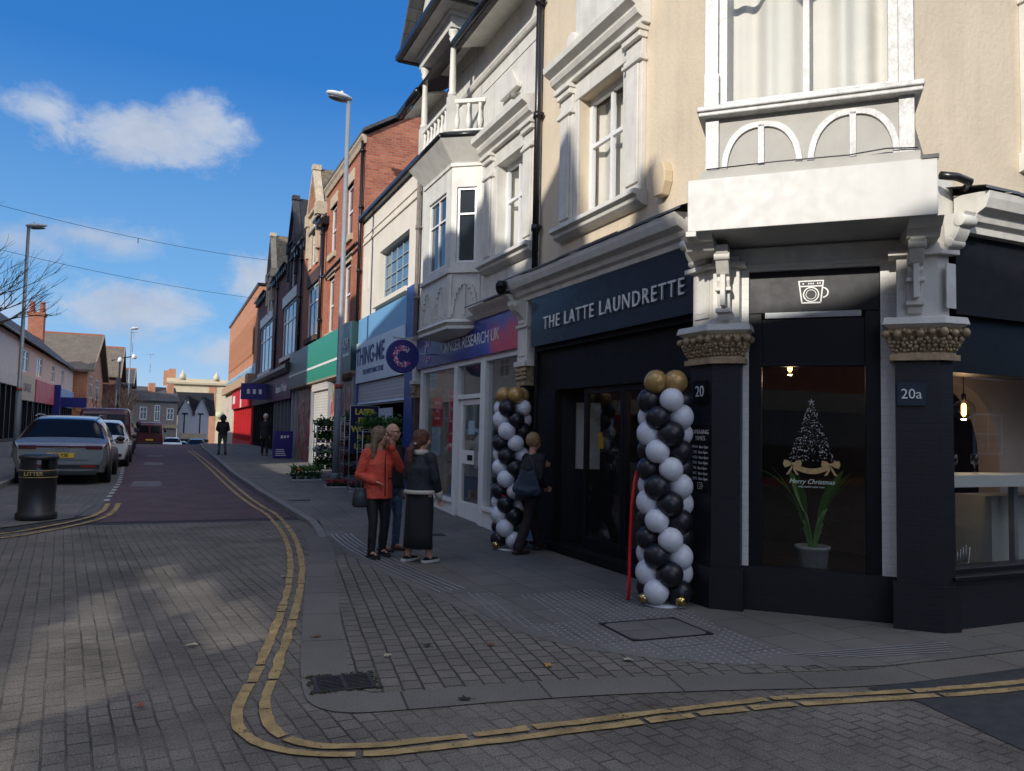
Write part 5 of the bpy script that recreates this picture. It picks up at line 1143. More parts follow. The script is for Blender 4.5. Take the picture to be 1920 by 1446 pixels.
b=B(FB,bt);b.box(-.9,5.4,-.3,0,1.2,1.7);b.build('shop_fascia',mat('tan_fascia',(.42,.33,.2),.7,var=.2),bt)
b=B(FB,bt)
for x,z in ((1.6,6.3),(4.2,6.3)): b.box(x,x+.9,1.6,2.4,z-.6,z+1.6)
b.split('chimney',ORB,bt)
wg=thing('white_twin_gable_house','white rendered house with two black-edged gables at the end of the street','building',(4,133,-3.5))
FW=FR(1.9,133,0);WRS=mat('shaded_white_render',(.40,.42,.47),.8,var=.05)  # bluish shade put into the white wall colour
b=B(FW,wg);b.box(0,4.5,0,6,-3.6,3.6);b.prism([(0,3.6),(2.2,3.6),(1.1,6.25)],0,6);b.prism([(2.3,3.6),(4.5,3.6),(3.4,6.25)],0,6);b.build('walls',WRS,wg)
b=B(FW,wg)
for c in (1.1,3.4):
    for s in (-1,1): b.prism([(c+s*1.35,3.3),(c,6.3),(c,6.62),(c+s*1.35,3.6)],-.4,6)
b.prism([(-1.2,3.3),(5.6,3.3),(5.2,7.0),(-.8,7.0)],2.2,6.2);b.build('black_roofs',mat('black_barge_paint',(.012,.013,.02),.6,var=.1),wg)
b=B(FW,wg)
for c in (1.1,3.4): b.box(c-.28,c-.1,-.05,0,.4,3.5);b.box(c-.55,c+.3,-.05,0,3.4,3.65)
b.box(-.1,4.6,-.2,0,-.9,-.5);b.build('timber_strips',GUTTER,wg)
b=B(FW,wg);b.box(.4,4.2,-.1,0,-.45,.45);b.build('shop_sign',mat('pale_tan_sign',(.45,.36,.26),.7,var=.2),wg)
tb=thing('tan_stone_bank_building','tan stone and brick classical building closing the end of the street','building',(7,162,-5))
FT=FR(0,162,0);TAN=mat('tan_stone',(.62,.52,.36),.85,var=.12,scale=1)
WT=[(5.9,7.3,5.2,7.8),(3.6,4.9,5.2,7.8),(5.9,7.3,.6,3.6)]
b=B(FT,tb);b.wall(0,14,-5,9.6,WT,0,.2);b.build('front_wall',TAN,tb);body(tb,FT,0,14,-5,9.6,10,TAN)
b=B(FT,tb);b.run([(0,9.3),(-.6,9.6),(-.7,10.0),(0,10.2)],0,14);b.box(0,14,.3,.8,10.1,10.7);b.box(9.6,10.8,-.15,0,-1,9.3);b.lathe([(.5,10.6),(.6,11.2),(.35,11.6),(.05,12.3)],(2.8,.4,0),10);b.lathe([(.5,10.6),(.6,11.2),(.35,11.6),(.05,12.3)],(8.9,.4,0),10);b.build('cornice_and_urns',TAN,tb)
b=B(FT,tb);b.box(7.6,8.9,-.08,0,-2,9.2);b.build('brick_panel',ORB,tb)
b=B(FT,tb);b.lathe([(.75,-.3),(.75,0)],(9.7,-.1,3.8),20,axis='y');b.build('clock_face',mat('pale_clock_face',(.55,.55,.35),.6,var=.3,scale=3),tb)
for w in WT: window(tb,FT,*w,.05,.14,(.5,),(.6,),UPVC,DGLASS)
b=B(FT,tb);b.box(.3,1.6,2,3.5,9.5,12.6);b.box(-.6,.3,5,6,9.5,12.4);b.split('chimney',ORB,tb)
# ================================================================ LAMP POSTS, WIRES, AERIALS
PG=mat('grey_lamp_paint',(.30,.33,.35),.45,metal=.3,var=.12,scale=3);PBK=mat('blue_black_lamp_paint',(.05,.07,.09),.5,var=.1)
HEADM=mat('white_lamp_head',(.70,.72,.74),.35,var=.03)
def lamp(label,x,y,h,a,low=True,z=None):
    z=gz(y) if z is None else z;t=thing('street_lamp',label,'street lamp',(x,y,z),a,'street lamps along the road')
    b=MB();b.tube([(0,0,0),(0,0,1.9),(0,0,1.95),(0,0,h)],[.095,.095,.075,.055],14);b.build('pole',PG,t)
    b=MB();b.tube([(0,0,-.05),(0,0,2.5)],[.105,.098],14);b.lathe([(.13,0),(.13,.25),(.105,.3)],(0,0,0),14);b.build('base_sleeve',mat('mid_grey_sleeve',(.16,.19,.21),.5,var=.2,scale=6),t)
    b=MB();b.lathe([(.10,2.5),(.10,2.62)],(0,0,0),14);b.build('red_band',mat('red_band_tape',(.35,.06,.05),.6,var=.2),t)
    b=MB();b.L=Matrix.Translation((-.25,0,h+.03))@Matrix.Rotation(R(8),4,'Y');b.ball((0,0,.02),.36,18,sc=(1,.5,.22),k=10);b.lathe([(.04,.08),(.04,.16)],(.05,0,0),8);hd=b.build('lamp_head',HEADM,t)
    b=MB();b.L=Matrix.Translation((-.3,0,h-.05))@Matrix.Rotation(R(8),4,'Y');b.ball((0,0,0),.26,14,sc=(1,.55,.12),k=6);b.build('lens',mat('dull_lamp_lens',(.15,.15,.16),.3,var=.1),hd)
    return t
lamp('tall grey street lamp standing behind the flower rack by the kerb',4.14,20.5,10.3,0,z=.2)
lamp('street lamp at the left edge above the dark shopfront',-4.9,33.2,8.6,180)
lamp('distant street lamp beyond the parked cars',-3.1,78,11.0,180)
bl=thing('black_lantern_post','old style black lamp post with small lantern beside the tiled gable house','street lamp',(-3.3,66,gz(66)))
b=MB();b.tube([(0,0,0),(0,0,6.6)],[.12,.06],10);b.tube([(-.6,0,6.5),(0,0,6.7),(.9,0,6.9)],.04,6);b.build('pole',GUTTER,bl)
b=MB();b.lathe([(.08,6.4),(.2,6.45),(.15,6.7),(.03,6.8)],(0,0,0),12);b.lathe([(.08,6.7),(.2,6.75),(.15,7.0),(.03,7.1)],(.95,0,0),12);b.build('lantern',HEADM,bl)
def wire(label,p,q,sag,name='overhead_cable'):
    b=MB();P=[]
    for i in range(25):
        t=i/24;P.append((p[0]+(q[0]-p[0])*t,p[1]+(q[1]-p[1])*t,p[2]+(q[2]-p[2])*t-sag*4*t*(1-t)))
    b.tube(P,.011,5)
    if sag>.3: b.tube([P[13],(P[13][0],P[13][1],P[13][2]-.25)],.02,5)
    tag(b.build(name,GUTTER),label,'cable')
wire('upper thin black cable strung across the street with a small hanger',(-9.4,38,11.2),(5.05,45,11.0),.35)
wire('lower thin black cable strung across the street',(-9.4,42,9.95),(5.05,52,9.9),.28)
def aerial(label,x,y,z,h=1.6):
    b=MB();b.tube([(0,0,0),(0,0,h)],.03,5);b.tube([(-.5,0,h),(.5,0,h)],.02,5)
    for k in range(5): b.tube([(-.4+.2*k,-.3,h),(-.4+.2*k,.3,h)],.015,4)
    o=b.build('tv_aerial',STEEL);o.location=(x,y,z);tag(o,label,'aerial','rooftop aerials')
aerial('television aerial on the dark gable house roof',-4.2,111,10.9,2.6);aerial('television aerial on the slate roof at the bend',-2.2,121,9.0,2.6)
# ================================================================ BARE TREES
TW=mat('grey_brown_bark',(.10,.08,.065),.9,var=.3);TWL=mat('sun_toned_bark',(.34,.26,.18),.9,var=.3)  # second bark is paler, with sunlight put into its colour
def tree(label,x,y,h,seed,m,lean=(0,0),spread=1,r0=.14,depth=5,trunkh=.35,bias=(0,0)):
    t=thing('bare_tree',label,'tree',(x,y,gz(y)),0,'bare winter trees');r=random.Random(seed);bb=MB();bt=MB()
    top=Vector((lean[0],lean[1],h*trunkh));bt.tube([(0,0,-.1),(lean[0]*.4,lean[1]*.4,h*trunkh*.5),top],[r0*1.2,r0*.95,r0*.8],9);bt.build('trunk',m,t)
    def br(p,d,l,rad,k):
        P=[p];q=p;dd=d.copy();n=4
        for i in range(n):
            dd=(dd+Vector((r.uniform(-.22,.22)+bias[0]*.06,r.uniform(-.22,.22)+bias[1]*.06,r.uniform(-.05,.16)))).normalized();q=q+dd*l/n;P.append(q)
        bb.tube(P,[rad*(1-.4*i/n) for i in range(n+1)],5 if k>2 else 4,cap=False)
        if k<=0: return
        for j in range(3 if k>1 else 4):
            i=r.randint(2,n);e=(dd+Vector((r.uniform(-1,1),r.uniform(-1,1),r.uniform(-.35,.6)))*.62*spread).normalized()
            br(P[i],e,l*r.uniform(.6,.82),max(.006,rad*.56),k-1)
    for j in range(5):
        a=2*pi*j/5+r.random();br(top,Vector((cos(a)*.8*spread+bias[0],sin(a)*.8*spread+bias[1],.9)).normalized(),h*.27,r0*.55,depth-1)
    bb.build('branches',m,t)
tree('bare dark tree reaching in from the left edge above the shops',-7.6,31.5,9.0,5,TW,(.1,0),.9,.12,5,.38,(.35,0))
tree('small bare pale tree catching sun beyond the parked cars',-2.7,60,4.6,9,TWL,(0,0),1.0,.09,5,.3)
tree('slim bare sapling in front of the tiled gable house',-6.2,80,5.5,14,TW,(0,0),.8,.08,4,.4)
# ================================================================ VEHICLES
def cr(p,t):   # catmull-rom through list of tuples
    n=len(p)-1;t=max(0,min(1,t))*n;i=min(int(t),n-1);f=t-i;P=[p[max(0,i-1)],p[i],p[i+1],p[min(n,i+2)]]
    return [.5*(2*b+(c-a)*f+(2*a-5*b+4*c-d)*f*f+(3*b-a-3*c+d)*f**3) for a,b,c,d in zip(*P)]
class Shell:
    # stations: (y, zbottom, zbelt, zroof, w_bottom, w_mid, w_belt, w_roof)
    def __init__(s,st): s.st=st
    def pt(s,u,v,off=0):
        y,zb,zl,zr,wb,wm_,wl,wr=cr(s.st,u)
        sec=[(0,zb),(wb*.9,zb),(wb,zb+.08),(wm_,zb+(zl-zb)*.5),(wm_,zb+(zl-zb)*.8),(wl,zl),((wl+wr)/2+.02,(zl+zr)/2),(wr,zr-.05*min(1,(zr-zl)*4)),(wr*.75,zr),(0,zr+.01)]
        x,z=cr(sec,v);return Vector((x,y,z))
    def patch(s,b,u0,u1,v0,v1,nu,nv,off=0,m=0,mirror=True,flip=False):
        for sg in ((1,-1) if mirror else (flip and -1 or 1,)):
            V=[]
            for i in range(nu+1):
                for j in range(nv+1):
                    u=u0+(u1-u0)*i/nu;v=v0+(v1-v0)*j/nv;p=s.pt(u,v)
                    if off:
                        e=.004;du=s.pt(min(1,u+e),v)-s.pt(max(0,u-e),v);dv=s.pt(u,min(1,v+e))-s.pt(u,max(0,v-e));n=dv.cross(du)
                        if n.length>1e-9: p=p-n.normalized()*off
                    V.append((p.x*sg,p.y,p.z))
            F=[]
            for i in range(nu):
                for j in range(nv):
                    a=i*(nv+1)+j;q=(a,a+1,a+nv+2,a+nv+1);F.append(q if sg>0 else q[::-1])
            b.add(V,F,m,True)
    def cap(s,b,u,m=0,n=18,sg=1):
        V=[s.pt(u,j/n) for j in range(n+1)];V=[(p.x,p.y,p.z) for p in V]+[(-p.x,p.y,p.z) for p in reversed(V)]
        b.add(V,[tuple(range(len(V))) if sg>0 else tuple(reversed(range(len(V))))],m)
TYRE=mat('black_tyre_rubber',(.012,.012,.013),.8,var=.1);RIM=mat('alloy_rim',(.4,.41,.43),.3,metal=.7,var=.1);TAILR=mat('dark_red_tail_light',(.09,.005,.008),.15,var=.1,coat=1)
TRIM=mat('black_car_trim',(.012,.012,.014),.45,var=.1);CGL=mat('tinted_car_glass',(.006,.007,.009),.08,var=0,spec=.3);PLY=mat('yellow_number_plate',(.75,.50,.04),.45,var=.04)
def wheel(t,x,y,r,w=.23):
    b=MB();s=1 if x>0 else -1;b.lathe([(r*.68,-w/2),(r*.93,-w/2),(r,-w*.32),(r,w*.32),(r*.93,w/2),(r*.68,w/2)],(x,y,r),26,axis='x');wh=b.build('wheel',TYRE,t)
    b=MB();b.lathe([(r*.69,-w*.3),(r*.69,w*.48),(r*.62,w*.36),(r*.1,w*.4)] if s>0 else [(r*.1,-w*.4),(r*.62,-w*.36),(r*.69,-w*.48),(r*.69,w*.3)],(x,y,r),20,axis='x');b.build('rim',RIM,wh)
SUVST=[(0.0,.34,.92,.93,.74,.86,.88,.80),(.05,.30,1.0,1.02,.84,.95,.93,.86),(.2,.28,1.04,1.10,.88,.975,.95,.82),(.5,.27,1.07,1.36,.9,.985,.95,.72),(.78,.26,1.08,1.58,.9,.985,.95,.66),(1.3,.25,1.08,1.65,.9,.985,.94,.66),(2.2,.25,1.06,1.68,.9,.985,.93,.66),(3.0,.25,1.04,1.56,.9,.985,.92,.64),(3.7,.25,1.0,1.10,.9,.985,.9,.72),(4.5,.26,.9,.95,.88,.96,.85,.65),(4.85,.3,.7,.74,.78,.85,.75,.6)]
def car(name,label,x,y,z,rot,paint,plate=None,st=SUVST,sc=(1,1,1),grp=None,rails=True,rearv=(.205,.375),tall=False,cat='car'):
    t=thing(name,label,cat,(x,y,z),rot,grp);S=Shell(st);n=len(st)-1
    b=MB();S.patch(b,0,1,0,1,60,30);S.cap(b,0,0,18,-1);S.cap(b,1,0,18,1);bd=b.build('body',paint,t)
    b=MB();S.patch(b,.22,.395,.72,1.0,10,10,.008);b.build('rear_window',CGL,t)
    b=MB()
    for u0,u1 in ((.40,.5),(.508,.62),(.628,.74)): S.patch(b,u0,u1,.585,.735,8,5,.008)
    b.build('side_windows',CGL,t)
    b=MB();S.patch(b,.80,.71,.74,1.0,6,8,.008);b.build('windscreen',CGL,t)
    for sx in (1,-1):
        for yy in (.95,3.85): wheel(t,sx*.86,yy,.36)
        b=MB()
        for yy in (.95,3.85): b.lathe([(.43,-.02),(.43,.05)],(sx*.945,yy,.38),24,axis='x',m=0)
        b.split('wheel_arch',TRIM,t)
        b=MB();b.ball((sx*1.08,3.15,1.08),.11,10,sc=(1,.6,.7));b.box(min(sx*.93,sx*1.02),max(sx*.93,sx*1.02),3.12,3.18,1.03,1.07);b.build('wing_mirror',TRIM,t)
        b=MB();S.patch(b,.02,.16,.52,.575,8,3,.012,0,False,sx<0);b.build('tail_light',TAILR,t)
    b=MB();b.box(-.80,.80,-.03,.02,.90,.945);b.box(-.84,-.5,-.026,.06,.86,.955);b.box(.5,.84,-.026,.06,.86,.955);b.build('light_bar',TAILR,t,bevel=.01)
    b=MB();b.box(-.80,.80,-.045,.1,.40,.50);b.box(-.74,.74,-.03,.1,.24,.31);b.build('bumper_trim',TRIM,t,bevel=.01)
    b=MB();b.box(-.72,-.42,-.055,-.03,.43,.47);b.box(.42,.72,-.055,-.03,.43,.47);b.split('reflector',mat('red_reflector',(.35,.01,.01),.25,var=0),t)
    b=MB();b.box(-.27,.27,-.036,-.01,.66,.775);pl=b.build('number_plate',PLY,t)
    if plate: text('plate_text',plate,.105,pl,FRM(t),(0,-.038,.717),BLACKP,.001,.003,1.0)
    b=MB();b.box(-.55,.55,-.02,.02,.60,.61);b.build('tailgate_seam',TRIM,t)
    if rails:
        b=MB()
        for sx in (1,-1): b.tube([(sx*.66,.95,1.66),(sx*.67,1.6,1.71),(sx*.66,2.6,1.70)],.018,6)
        b.split('roof_rail',STEEL,t)
    t.scale=sc;return t
class FRM:
    def __init__(s,t): s.M=wm(t)
SILV=mat('silver_beige_car_paint',(.27,.27,.27),.25,metal=.55,var=0,coat=.8);WHTC=mat('white_car_paint',(.7,.72,.74),.25,var=0,coat=.8);NAVYC=mat('dark_navy_car_paint',(.02,.022,.045),.25,metal=.3,var=0,coat=.8);MARC=mat('maroon_car_paint',(.07,.008,.014),.3,metal=.2,var=0,coat=.6)
sv=car('parked_silver_suv','silver estate SUV parked nearest, seen from behind the litter bin','car' and -2.28,21.9,.13,0,SILV,'T8 YSE',grp='cars parked along the left kerb') if 0 else car('parked_suv','silver SUV parked nearest behind the litter bin, yellow rear number plate',-2.28,21.9,.13,0,SILV,'T8 YSE',grp='cars parked along the left kerb',sc=(1.06,1,1.02))
b=MB();F=FR(0,0,0)
for i in range(4): 
    bx=-.105+.07*i;V=[];n=18
    for k in range(n+1):
        a=2*pi*k/n;V+=[(bx+.036*cos(a),-.032,.862+.036*sin(a)),(bx+.046*cos(a),-.032,.862+.046*sin(a))]
    b.add(V,[(2*k,2*k+1,2*k+3,2*k+2) for k in range(n)])
b.build('badge',mat('grey_badge',(.2,.2,.22),.3,metal=.5,var=0),sv)
# the second, third and fourth parked cars show only beside the first
HAT=[(y*.84,a,c*.93,d*.9,e,f,g,h) for y,a,c,d,e,f,g,h in SUVST]
c2=car('parked_hatchback','white hatchback parked just beyond the silver SUV',-2.0,28.6,.22,0,WHTC,None,SUVST,(.95,.88,.93),'cars parked along the left kerb',False)
VANST=[(0,.35,1.05,1.75,.82,.9,.92,.82),(.06,.30,1.1,1.92,.9,.97,.95,.84),(.25,.28,1.12,1.96,.92,.98,.96,.84),(.8,.27,1.12,1.98,.92,.98,.96,.84),(1.6,.27,1.12,1.98,.92,.98,.96,.84),(2.4,.27,1.12,1.98,.92,.98,.96,.84),(3.2,.27,1.12,1.96,.92,.98,.96,.83),(3.8,.27,1.1,1.75,.92,.98,.94,.78),(4.3,.28,1.0,1.15,.9,.96,.9,.75),(4.8,.3,.9,.95,.86,.92,.85,.65),(5,.32,.7,.74,.78,.82,.75,.6)]
def van(label,x,y,z,paint,sc,grp,name='parked_van'):
    t=thing(name,label,'van',(x,y,z),0,grp);S=Shell(VANST)
    b=MB();S.patch(b,0,1,0,1,50,26);S.cap(b,0,0,18,-1);S.cap(b,1,0,18,1);b.build('body',paint,t)
    for sx in (1,-1):
        b=MB();b.box(min(sx*.08,sx*.72),max(sx*.08,sx*.72),-.03,.05,1.2,1.72);b.build('rear_window',CGL,t,bevel=.02)
        for yy in (.9,4.0): wheel(t,sx*.87,yy,.35)
        b=MB();b.box(sx*.84-.05,sx*.84+.05,-.02,.06,.75,1.1);b.build('tail_light',TAILR,t)
        b=MB();b.ball((sx*1.12,3.75,1.35),.13,10,sc=(.8,.5,1.2));b.build('wing_mirror',TRIM,t)
    b=MB();S.patch(b,.35,.78,.585,.72,10,4,.008);b.build('side_windows',CGL,t)
    b=MB();b.box(-.27,.27,-.04,0,.62,.73);b.build('number_plate',PLY,t)
    b=MB();b.box(-.9,.9,-.06,.1,.32,.48);b.build('bumper',TRIM,t,bevel=.02);t.scale=sc;return t
van('dark maroon people carrier parked beyond the white hatchback',-2.15,34.4,.30,MARC,(.98,1,1.0),'cars parked along the left kerb','parked_people_carrier')
car('parked_hatchback','small grey car at the far end of the parked row',-2.2,41,.36,0,mat('grey_car_paint',(.2,.21,.22),.3,metal=.4,var=0),None,SUVST,(.9,.85,.88),'cars parked along the left kerb',False)
van('dark red van driving away just over the crest of the road',-1.1,72,gz(72),MARC,(1.05,1.1,1.12),None,'red_van')
for i,(x,y,p,l) in enumerate(((.75,84,WHTC,'pale car behind the red van, half hidden by the crest'),(1.6,92,mat('pale_teal_car_paint',(.35,.5,.5),.3,var=.05),'pale teal car farther down the hill'),(3.1,86,NAVYC,'dark blue car coming up the hill near the kerb'))):
    car('distant_car',l,x,y,gz(y)+(.0),0,p,None,SUVST,(.95,.9,.9),'cars beyond the crest',False)
# ================================================================ STREET OBJECTS
def disp(z): return z
# litter bin
BINM=mat('black_bin_plastic',(.02,.022,.026),.4,var=.15);GLD=mat('worn_gold_band',(.45,.34,.12),.5,var=.3,scale=10)
lb=thing('litter_bin','black round litter bin with gold bands on the left pavement corner','litter bin',(-1.9,15.25,gz(15.25)+.012),20)
b=MB();b.lathe([(.30,0),(.31,.04),(.31,.10),(.275,.13),(.275,.70),(.285,.71),(.285,.82),(.275,.83)],(0,0,0),28);b.build('bin_body',BINM,lb)
b=MB()
for a in (45,135,225,315): b.lathe([(.27,0),(.27,.20)],(0,0,0),1) if 0 else None
for k in range(4):
    a0=R(45+90*k)-.42;V=[]
    for i in range(7):
        a=a0+.84*i/6
        for rr,z in ((.272,.82),(.272,1.0),(.235,1.0),(.235,.82)): V.append((rr*cos(a),rr*sin(a),z))
    b.add(V,[(4*i+j,4*i+(j+1)%4,4*i+4+(j+1)%4,4*i+4+j) for i in range(6) for j in range(4)]+[(3,2,1,0),(24,25,26,27)])
b.split('aperture_post',BINM,lb)

b=MB();b.lathe([(.285,1.0),(.30,1.02),(.29,1.06),(.20,1.09),(.05,1.10),(.01,1.10)],(0,0,0),28);b.build('lid',BINM,lb)
b=MB()
for z in (.70,.815): b.lathe([(.287,z),(.289,z+.006),(.287,z+.012)],(0,0,0),28)
b.split('gold_band',GLD,lb)
b=MB()
fr=FR(0,0,0)
LT=FRM(lb);LT.M=Matrix.Translation((-1.9,15.25,gz(15.25)+.012))@Matrix.Rotation(R(-7),4,'Z')
text('lettering','LITTER',.085,lb,LT,(0,-.292,.765),GLD,.002,.002,1.1)
bo=thing('bollard','cream topped bollard cut by the left edge beside the litter bin','bollard',(-2.72,15.3,gz(15.3)+.012))
b=MB();b.lathe([(.07,0),(.065,.75)],(0,0,0),16);b.build('post',mat('brassy_bollard_paint',(.45,.36,.16),.5,var=.2),bo);b=MB();b.lathe([(.075,.75),(.08,.8),(.075,.92),(.04,.97),(.01,.98)],(0,0,0),16);b.build('cap',mat('cream_bollard_top',(.6,.58,.45),.5,var=.1),bo)
# ---------------------------------------------------------------- balloon columns
BW=mat('pearl_white_balloon',(.66,.68,.74),.32,var=0,coat=.2);BK=mat('matt_black_balloon',(.012,.014,.02),.35,var=0);BG=mat('satin_gold_balloon',(.45,.28,.10),.35,metal=.35,var=0);BC=mat('chrome_gold_balloon',(.55,.40,.14),.12,metal=1,var=0)
def balloon_mesh(name,r,m):
    pr=[(.004,-1.12*r),(.02*r*4,-1.10*r),(.015,-1.04*r),(.30*r,-.95*r),(.62*r,-.74*r),(.87*r,-.40*r),(.99*r,0),(.95*r,.36*r),(.80*r,.65*r),(.52*r,.87*r),(.2*r,.98*r),(.01*r,1.0*r)]
    b=MB();b.lathe(pr,(0,0,0),22);o=b.build(name,m);me=o.data;bpy.data.objects.remove(o);return me
ME={k:balloon_mesh('balloon',r_,m) for k,r_,m in (('w',.128,BW),('k',.128,BK),('g',.125,BG),('c',.055,BC))}
def bal(t,key,p,out,s=1,name='balloon'):
    o=bpy.data.objects.new(name,ME[key]);COL.objects.link(o);o.parent=t
    q=Vector(out).to_track_quat('Z','Y');o.matrix_basis=Matrix.Translation(p)@q.to_matrix().to_4x4()@Matrix.Scale(s,4);return o
def column(label,x,y,a0,ntop):
    t=thing('balloon_column',label,'balloon column',(x,y,.008),0,'balloon columns by the cafe doors')
    b=MB();b.tube([(0,0,0),(0,0,2.1)],.014,8);b.build('pole',STEEL,t);b=MB();b.lathe([(.21,0),(.21,.012),(.19,.02)],(0,0,0),24);b.build('base_plate',BW,t)
    r=random.Random(int(x*10));th0=math.atan2(-y,-x);dz=.168;n=12
    for k in range(n):
        z=1.99-k*dz
        for j in range(4):
            a=th0+R(a0)+R(45)*k+pi/2*j;d=Vector((cos(a),sin(a),r.uniform(-.12,.05)))
            bal(t,'w' if j%2==0 else 'k',Vector((cos(a)*.16,sin(a)*.16,z+r.uniform(-.008,.008))),d,r.uniform(.93,1.03))
    for j in range(4):
        a=th0+R(ntop)+pi/2*j;bal(t,'g',Vector((cos(a)*.125,sin(a)*.125,2.165)),(cos(a),sin(a),.35),.97)
    for j in range(4):
        a=th0+R(40)+pi/2*j;bal(t,'c',Vector((cos(a)*.245,sin(a)*.245,.075)),(cos(a),sin(a),.1),1)
    return t
c1=column('balloon column at the right of the cafe doors, beside the number 20 pillar',4.53,6.42,20,45)
c2_=column('balloon column left of the cafe doors, behind the woman with the navy bag',4.52,10.12,65,20)
RIB=mat('red_satin_ribbon',(.62,.01,.015),.35,var=.05)
def ribbon(t,pts,w=.017):
    b=MB();V=[]
    for i,(x,y,z,a) in enumerate(pts): V+=[(x-w*cos(a),y-w*sin(a),z),(x+w*cos(a),y+w*sin(a),z)]
    b.add(V,[(2*i,2*i+2,2*i+3,2*i+1) for i in range(len(pts)-1)],0,True);o=b.build('red_ribbon',RIB,t);m=o.modifiers.new('s','SOLIDIFY');m.thickness=.002
ribbon(c1,[(-.18,.22,1.28,-.4),(-.22,.21,1.15,-.5),(-.25,.20,.95,-.3),(-.26,.20,.7,-.5),(-.27,.20,.45,-.4),(-.275,.19,.2,-.5),(-.30,.17,.02,-.3)])
ribbon(c2_,[(-.22,-.05,.80,-.4),(-.14,-.16,.75,-.4),(-.05,-.2,.78,-.4)],.03)
# ---------------------------------------------------------------- things inside the cafe
PP=thing('potted_banana_plant','broad-leaved green plant in a grey pot behind the corner door glass','potted plant',(5.93,5.90,.1))
LEAFG=mat('bright_banana_leaf',(.05,.17,.03),.45,var=.25,scale=6);LEAFD=mat('banana_stem',(.09,.22,.05),.5,var=.2)
b=MB();b.lathe([(.115,0),(.125,.02),(.155,.30),(.17,.31),(.17,.34),(.15,.34),(.145,.30),(.02,.29)],(0,0,.15),24);b.lathe([(.09,0),(.10,.15)],(0,0,0),16);b.build('pot',mat('weathered_zinc_pot',(.26,.28,.28),.6,var=.25,scale=9),PP)
r=random.Random(5);
def bleaf(d,l,w,base,droop,m=LEAFG):
    b=MB();n=12;V=[];d=Vector(d).normalized();sd=d.cross(Vector((0,0,1)));sd=sd.normalized() if sd.length>.01 else Vector((1,0,0))
    st=[Vector(base)];dirn=Vector((d.x*.11,d.y*.11,1)).normalized();p=Vector(base);k1=.48
    for i in range(6): dirn=(dirn+d*.05).normalized();p=p+dirn*l*k1/6;st.append(p.copy())
    b.tube(st,[.016-.0015*i for i in range(7)],7,m=1)
    for i in range(n+1):
        t=i/n;ww=w*max(.02,sin(pi*min(1,t*.93+.06))**.65);up=Vector((0,0,ww*.25))
        V+=[p-sd*ww+up,p,p+sd*ww+up]
        dirn=(dirn+d*droop*.16-Vector((0,0,droop*.10*t))).normalized();p=p+dirn*l*(1-k1)/n
    F=[]
    for i in range(n): a=3*i;F+=[(a,a+3,a+4,a+1),(a+1,a+4,a+5,a+2)]
    b.add(V,F,0,True);b.build('leaf',[m,LEAFD],PP)
cdir=Vector((-.7,-.7,0));rt=Vector((.7,-.7,0))
for sx,fw,l,w,dr_ in ((-.1,.5,1.02,.05,.06),(.22,.3,1.08,.085,.22),(.42,.1,1.12,.08,.4),(-.22,0,1.1,.075,.18),(-.6,.3,1.0,.045,.6),(.7,.5,.75,.03,.7),(-.7,.5,.62,.028,.8),(.2,-.4,1.05,.07,.15),(-.15,-.5,1.0,.07,.12),(.05,.2,.9,.04,.1),(-.2,.3,.8,.035,.2),(.8,.3,.55,.03,.8),(-.45,-.2,1.15,.06,.45)):
    d=rt*sx*.8+cdir*fw*.3;l*=.86;bleaf(d,l,w*.8,(d.x*.03,d.y*.03,.42),dr_)
FIL=mat('glowing_filament',(1,.4,.1),.5,var=0,emit=(1,.42,.10),es=9);BULB=glass('bulb_glass',(.98,.93,.85),1.2)
def pendant(label,x,y,z,zc=3.3):
    t=thing('pendant_bulb',label,'pendant lamp',(x,y,z),0,'filament bulbs hanging in the cafe')
    b=MB();b.tube([(0,0,.13),(0,0,zc-z)],.006,6);b.lathe([(.022,.10),(.022,.16),(.01,.17)],(0,0,0),10);b.build('cord',GUTTER,t)
    b=MB();b.ball((0,0,0),.105,18,k=12);b.build('glass_globe',BULB,t)
    b=MB();b.lathe([(.012,-.06),(.024,-.04),(.024,.05),(.012,.07)],(0,0,0),10);b.build('filament',FIL,t);lamp_in(t,9)
def lamp_in(t,e):
    e=e*.5*(.4 if t.location.x<6.5 else 1)
    l=bpy.data.lights.new('bulb_light','POINT');l.energy=e;l.color=(1,.72,.45);l.shadow_soft_size=.05;o=bpy.data.objects.new('bulb_light',l);COL.objects.link(o);o.parent=t;o.location=(0,0,-.14)
pendant('glowing filament bulb seen through the top of the corner door',6.10,6.38,2.42);pendant('glowing filament bulb in a clear globe behind the right side window',7.38,5.32,1.97)
ct=thing('window_counter','long pale counter across the right side window','counter',(9,5.15,.1))
b=MB();b.box(-2.42,2.4,-.25,.2,1.13,1.24);b.build('top',mat('pale_counter_top',(.55,.57,.54),.5,var=.05),ct)
b=MB()
for x in (-1.2,1.2): b.box(x,x+.06,-.05,.01,0,1.13)
b.build('leg',STEEL,ct)
for i,(x,l) in enumerate(((6.92,'stemmed glass at the left on the window counter'),(7.22,'stemmed glass at the right on the window counter'))):
    b=MB();b.lathe([(.035,0),(.006,.008),(.005,.08),(.03,.10),(.038,.14),(.032,.19)],(0,0,0),14);o=b.build('drinking_glass',glass('tumbler_glass'));o.location=(x,5.1,1.342);tag(o,l,'glass','glasses on the counter')
bp=thing('bric_a_brac_shoe','silver openwork ornament on the ledge in the side window','ornament',(6.85,5.0,.5))
b=MB()
for k in range(5): b.tube([(-.10+.04*k,-.02,0),(-.07+.04*k,0,.10+.02*k),(-.03+.04*k,.02,.02)],.006,5)
b.tube([(-.12,0,.0),(.12,0,.01),(.14,0,.16)],.008,6);b.build('wirework',STEEL,bp)
b=MB();b.box(-.35,.5,-.12,.5,-.4,-.02);b.build('ledge',mat('brown_ledge',(.12,.09,.06),.7,var=.2),bp)
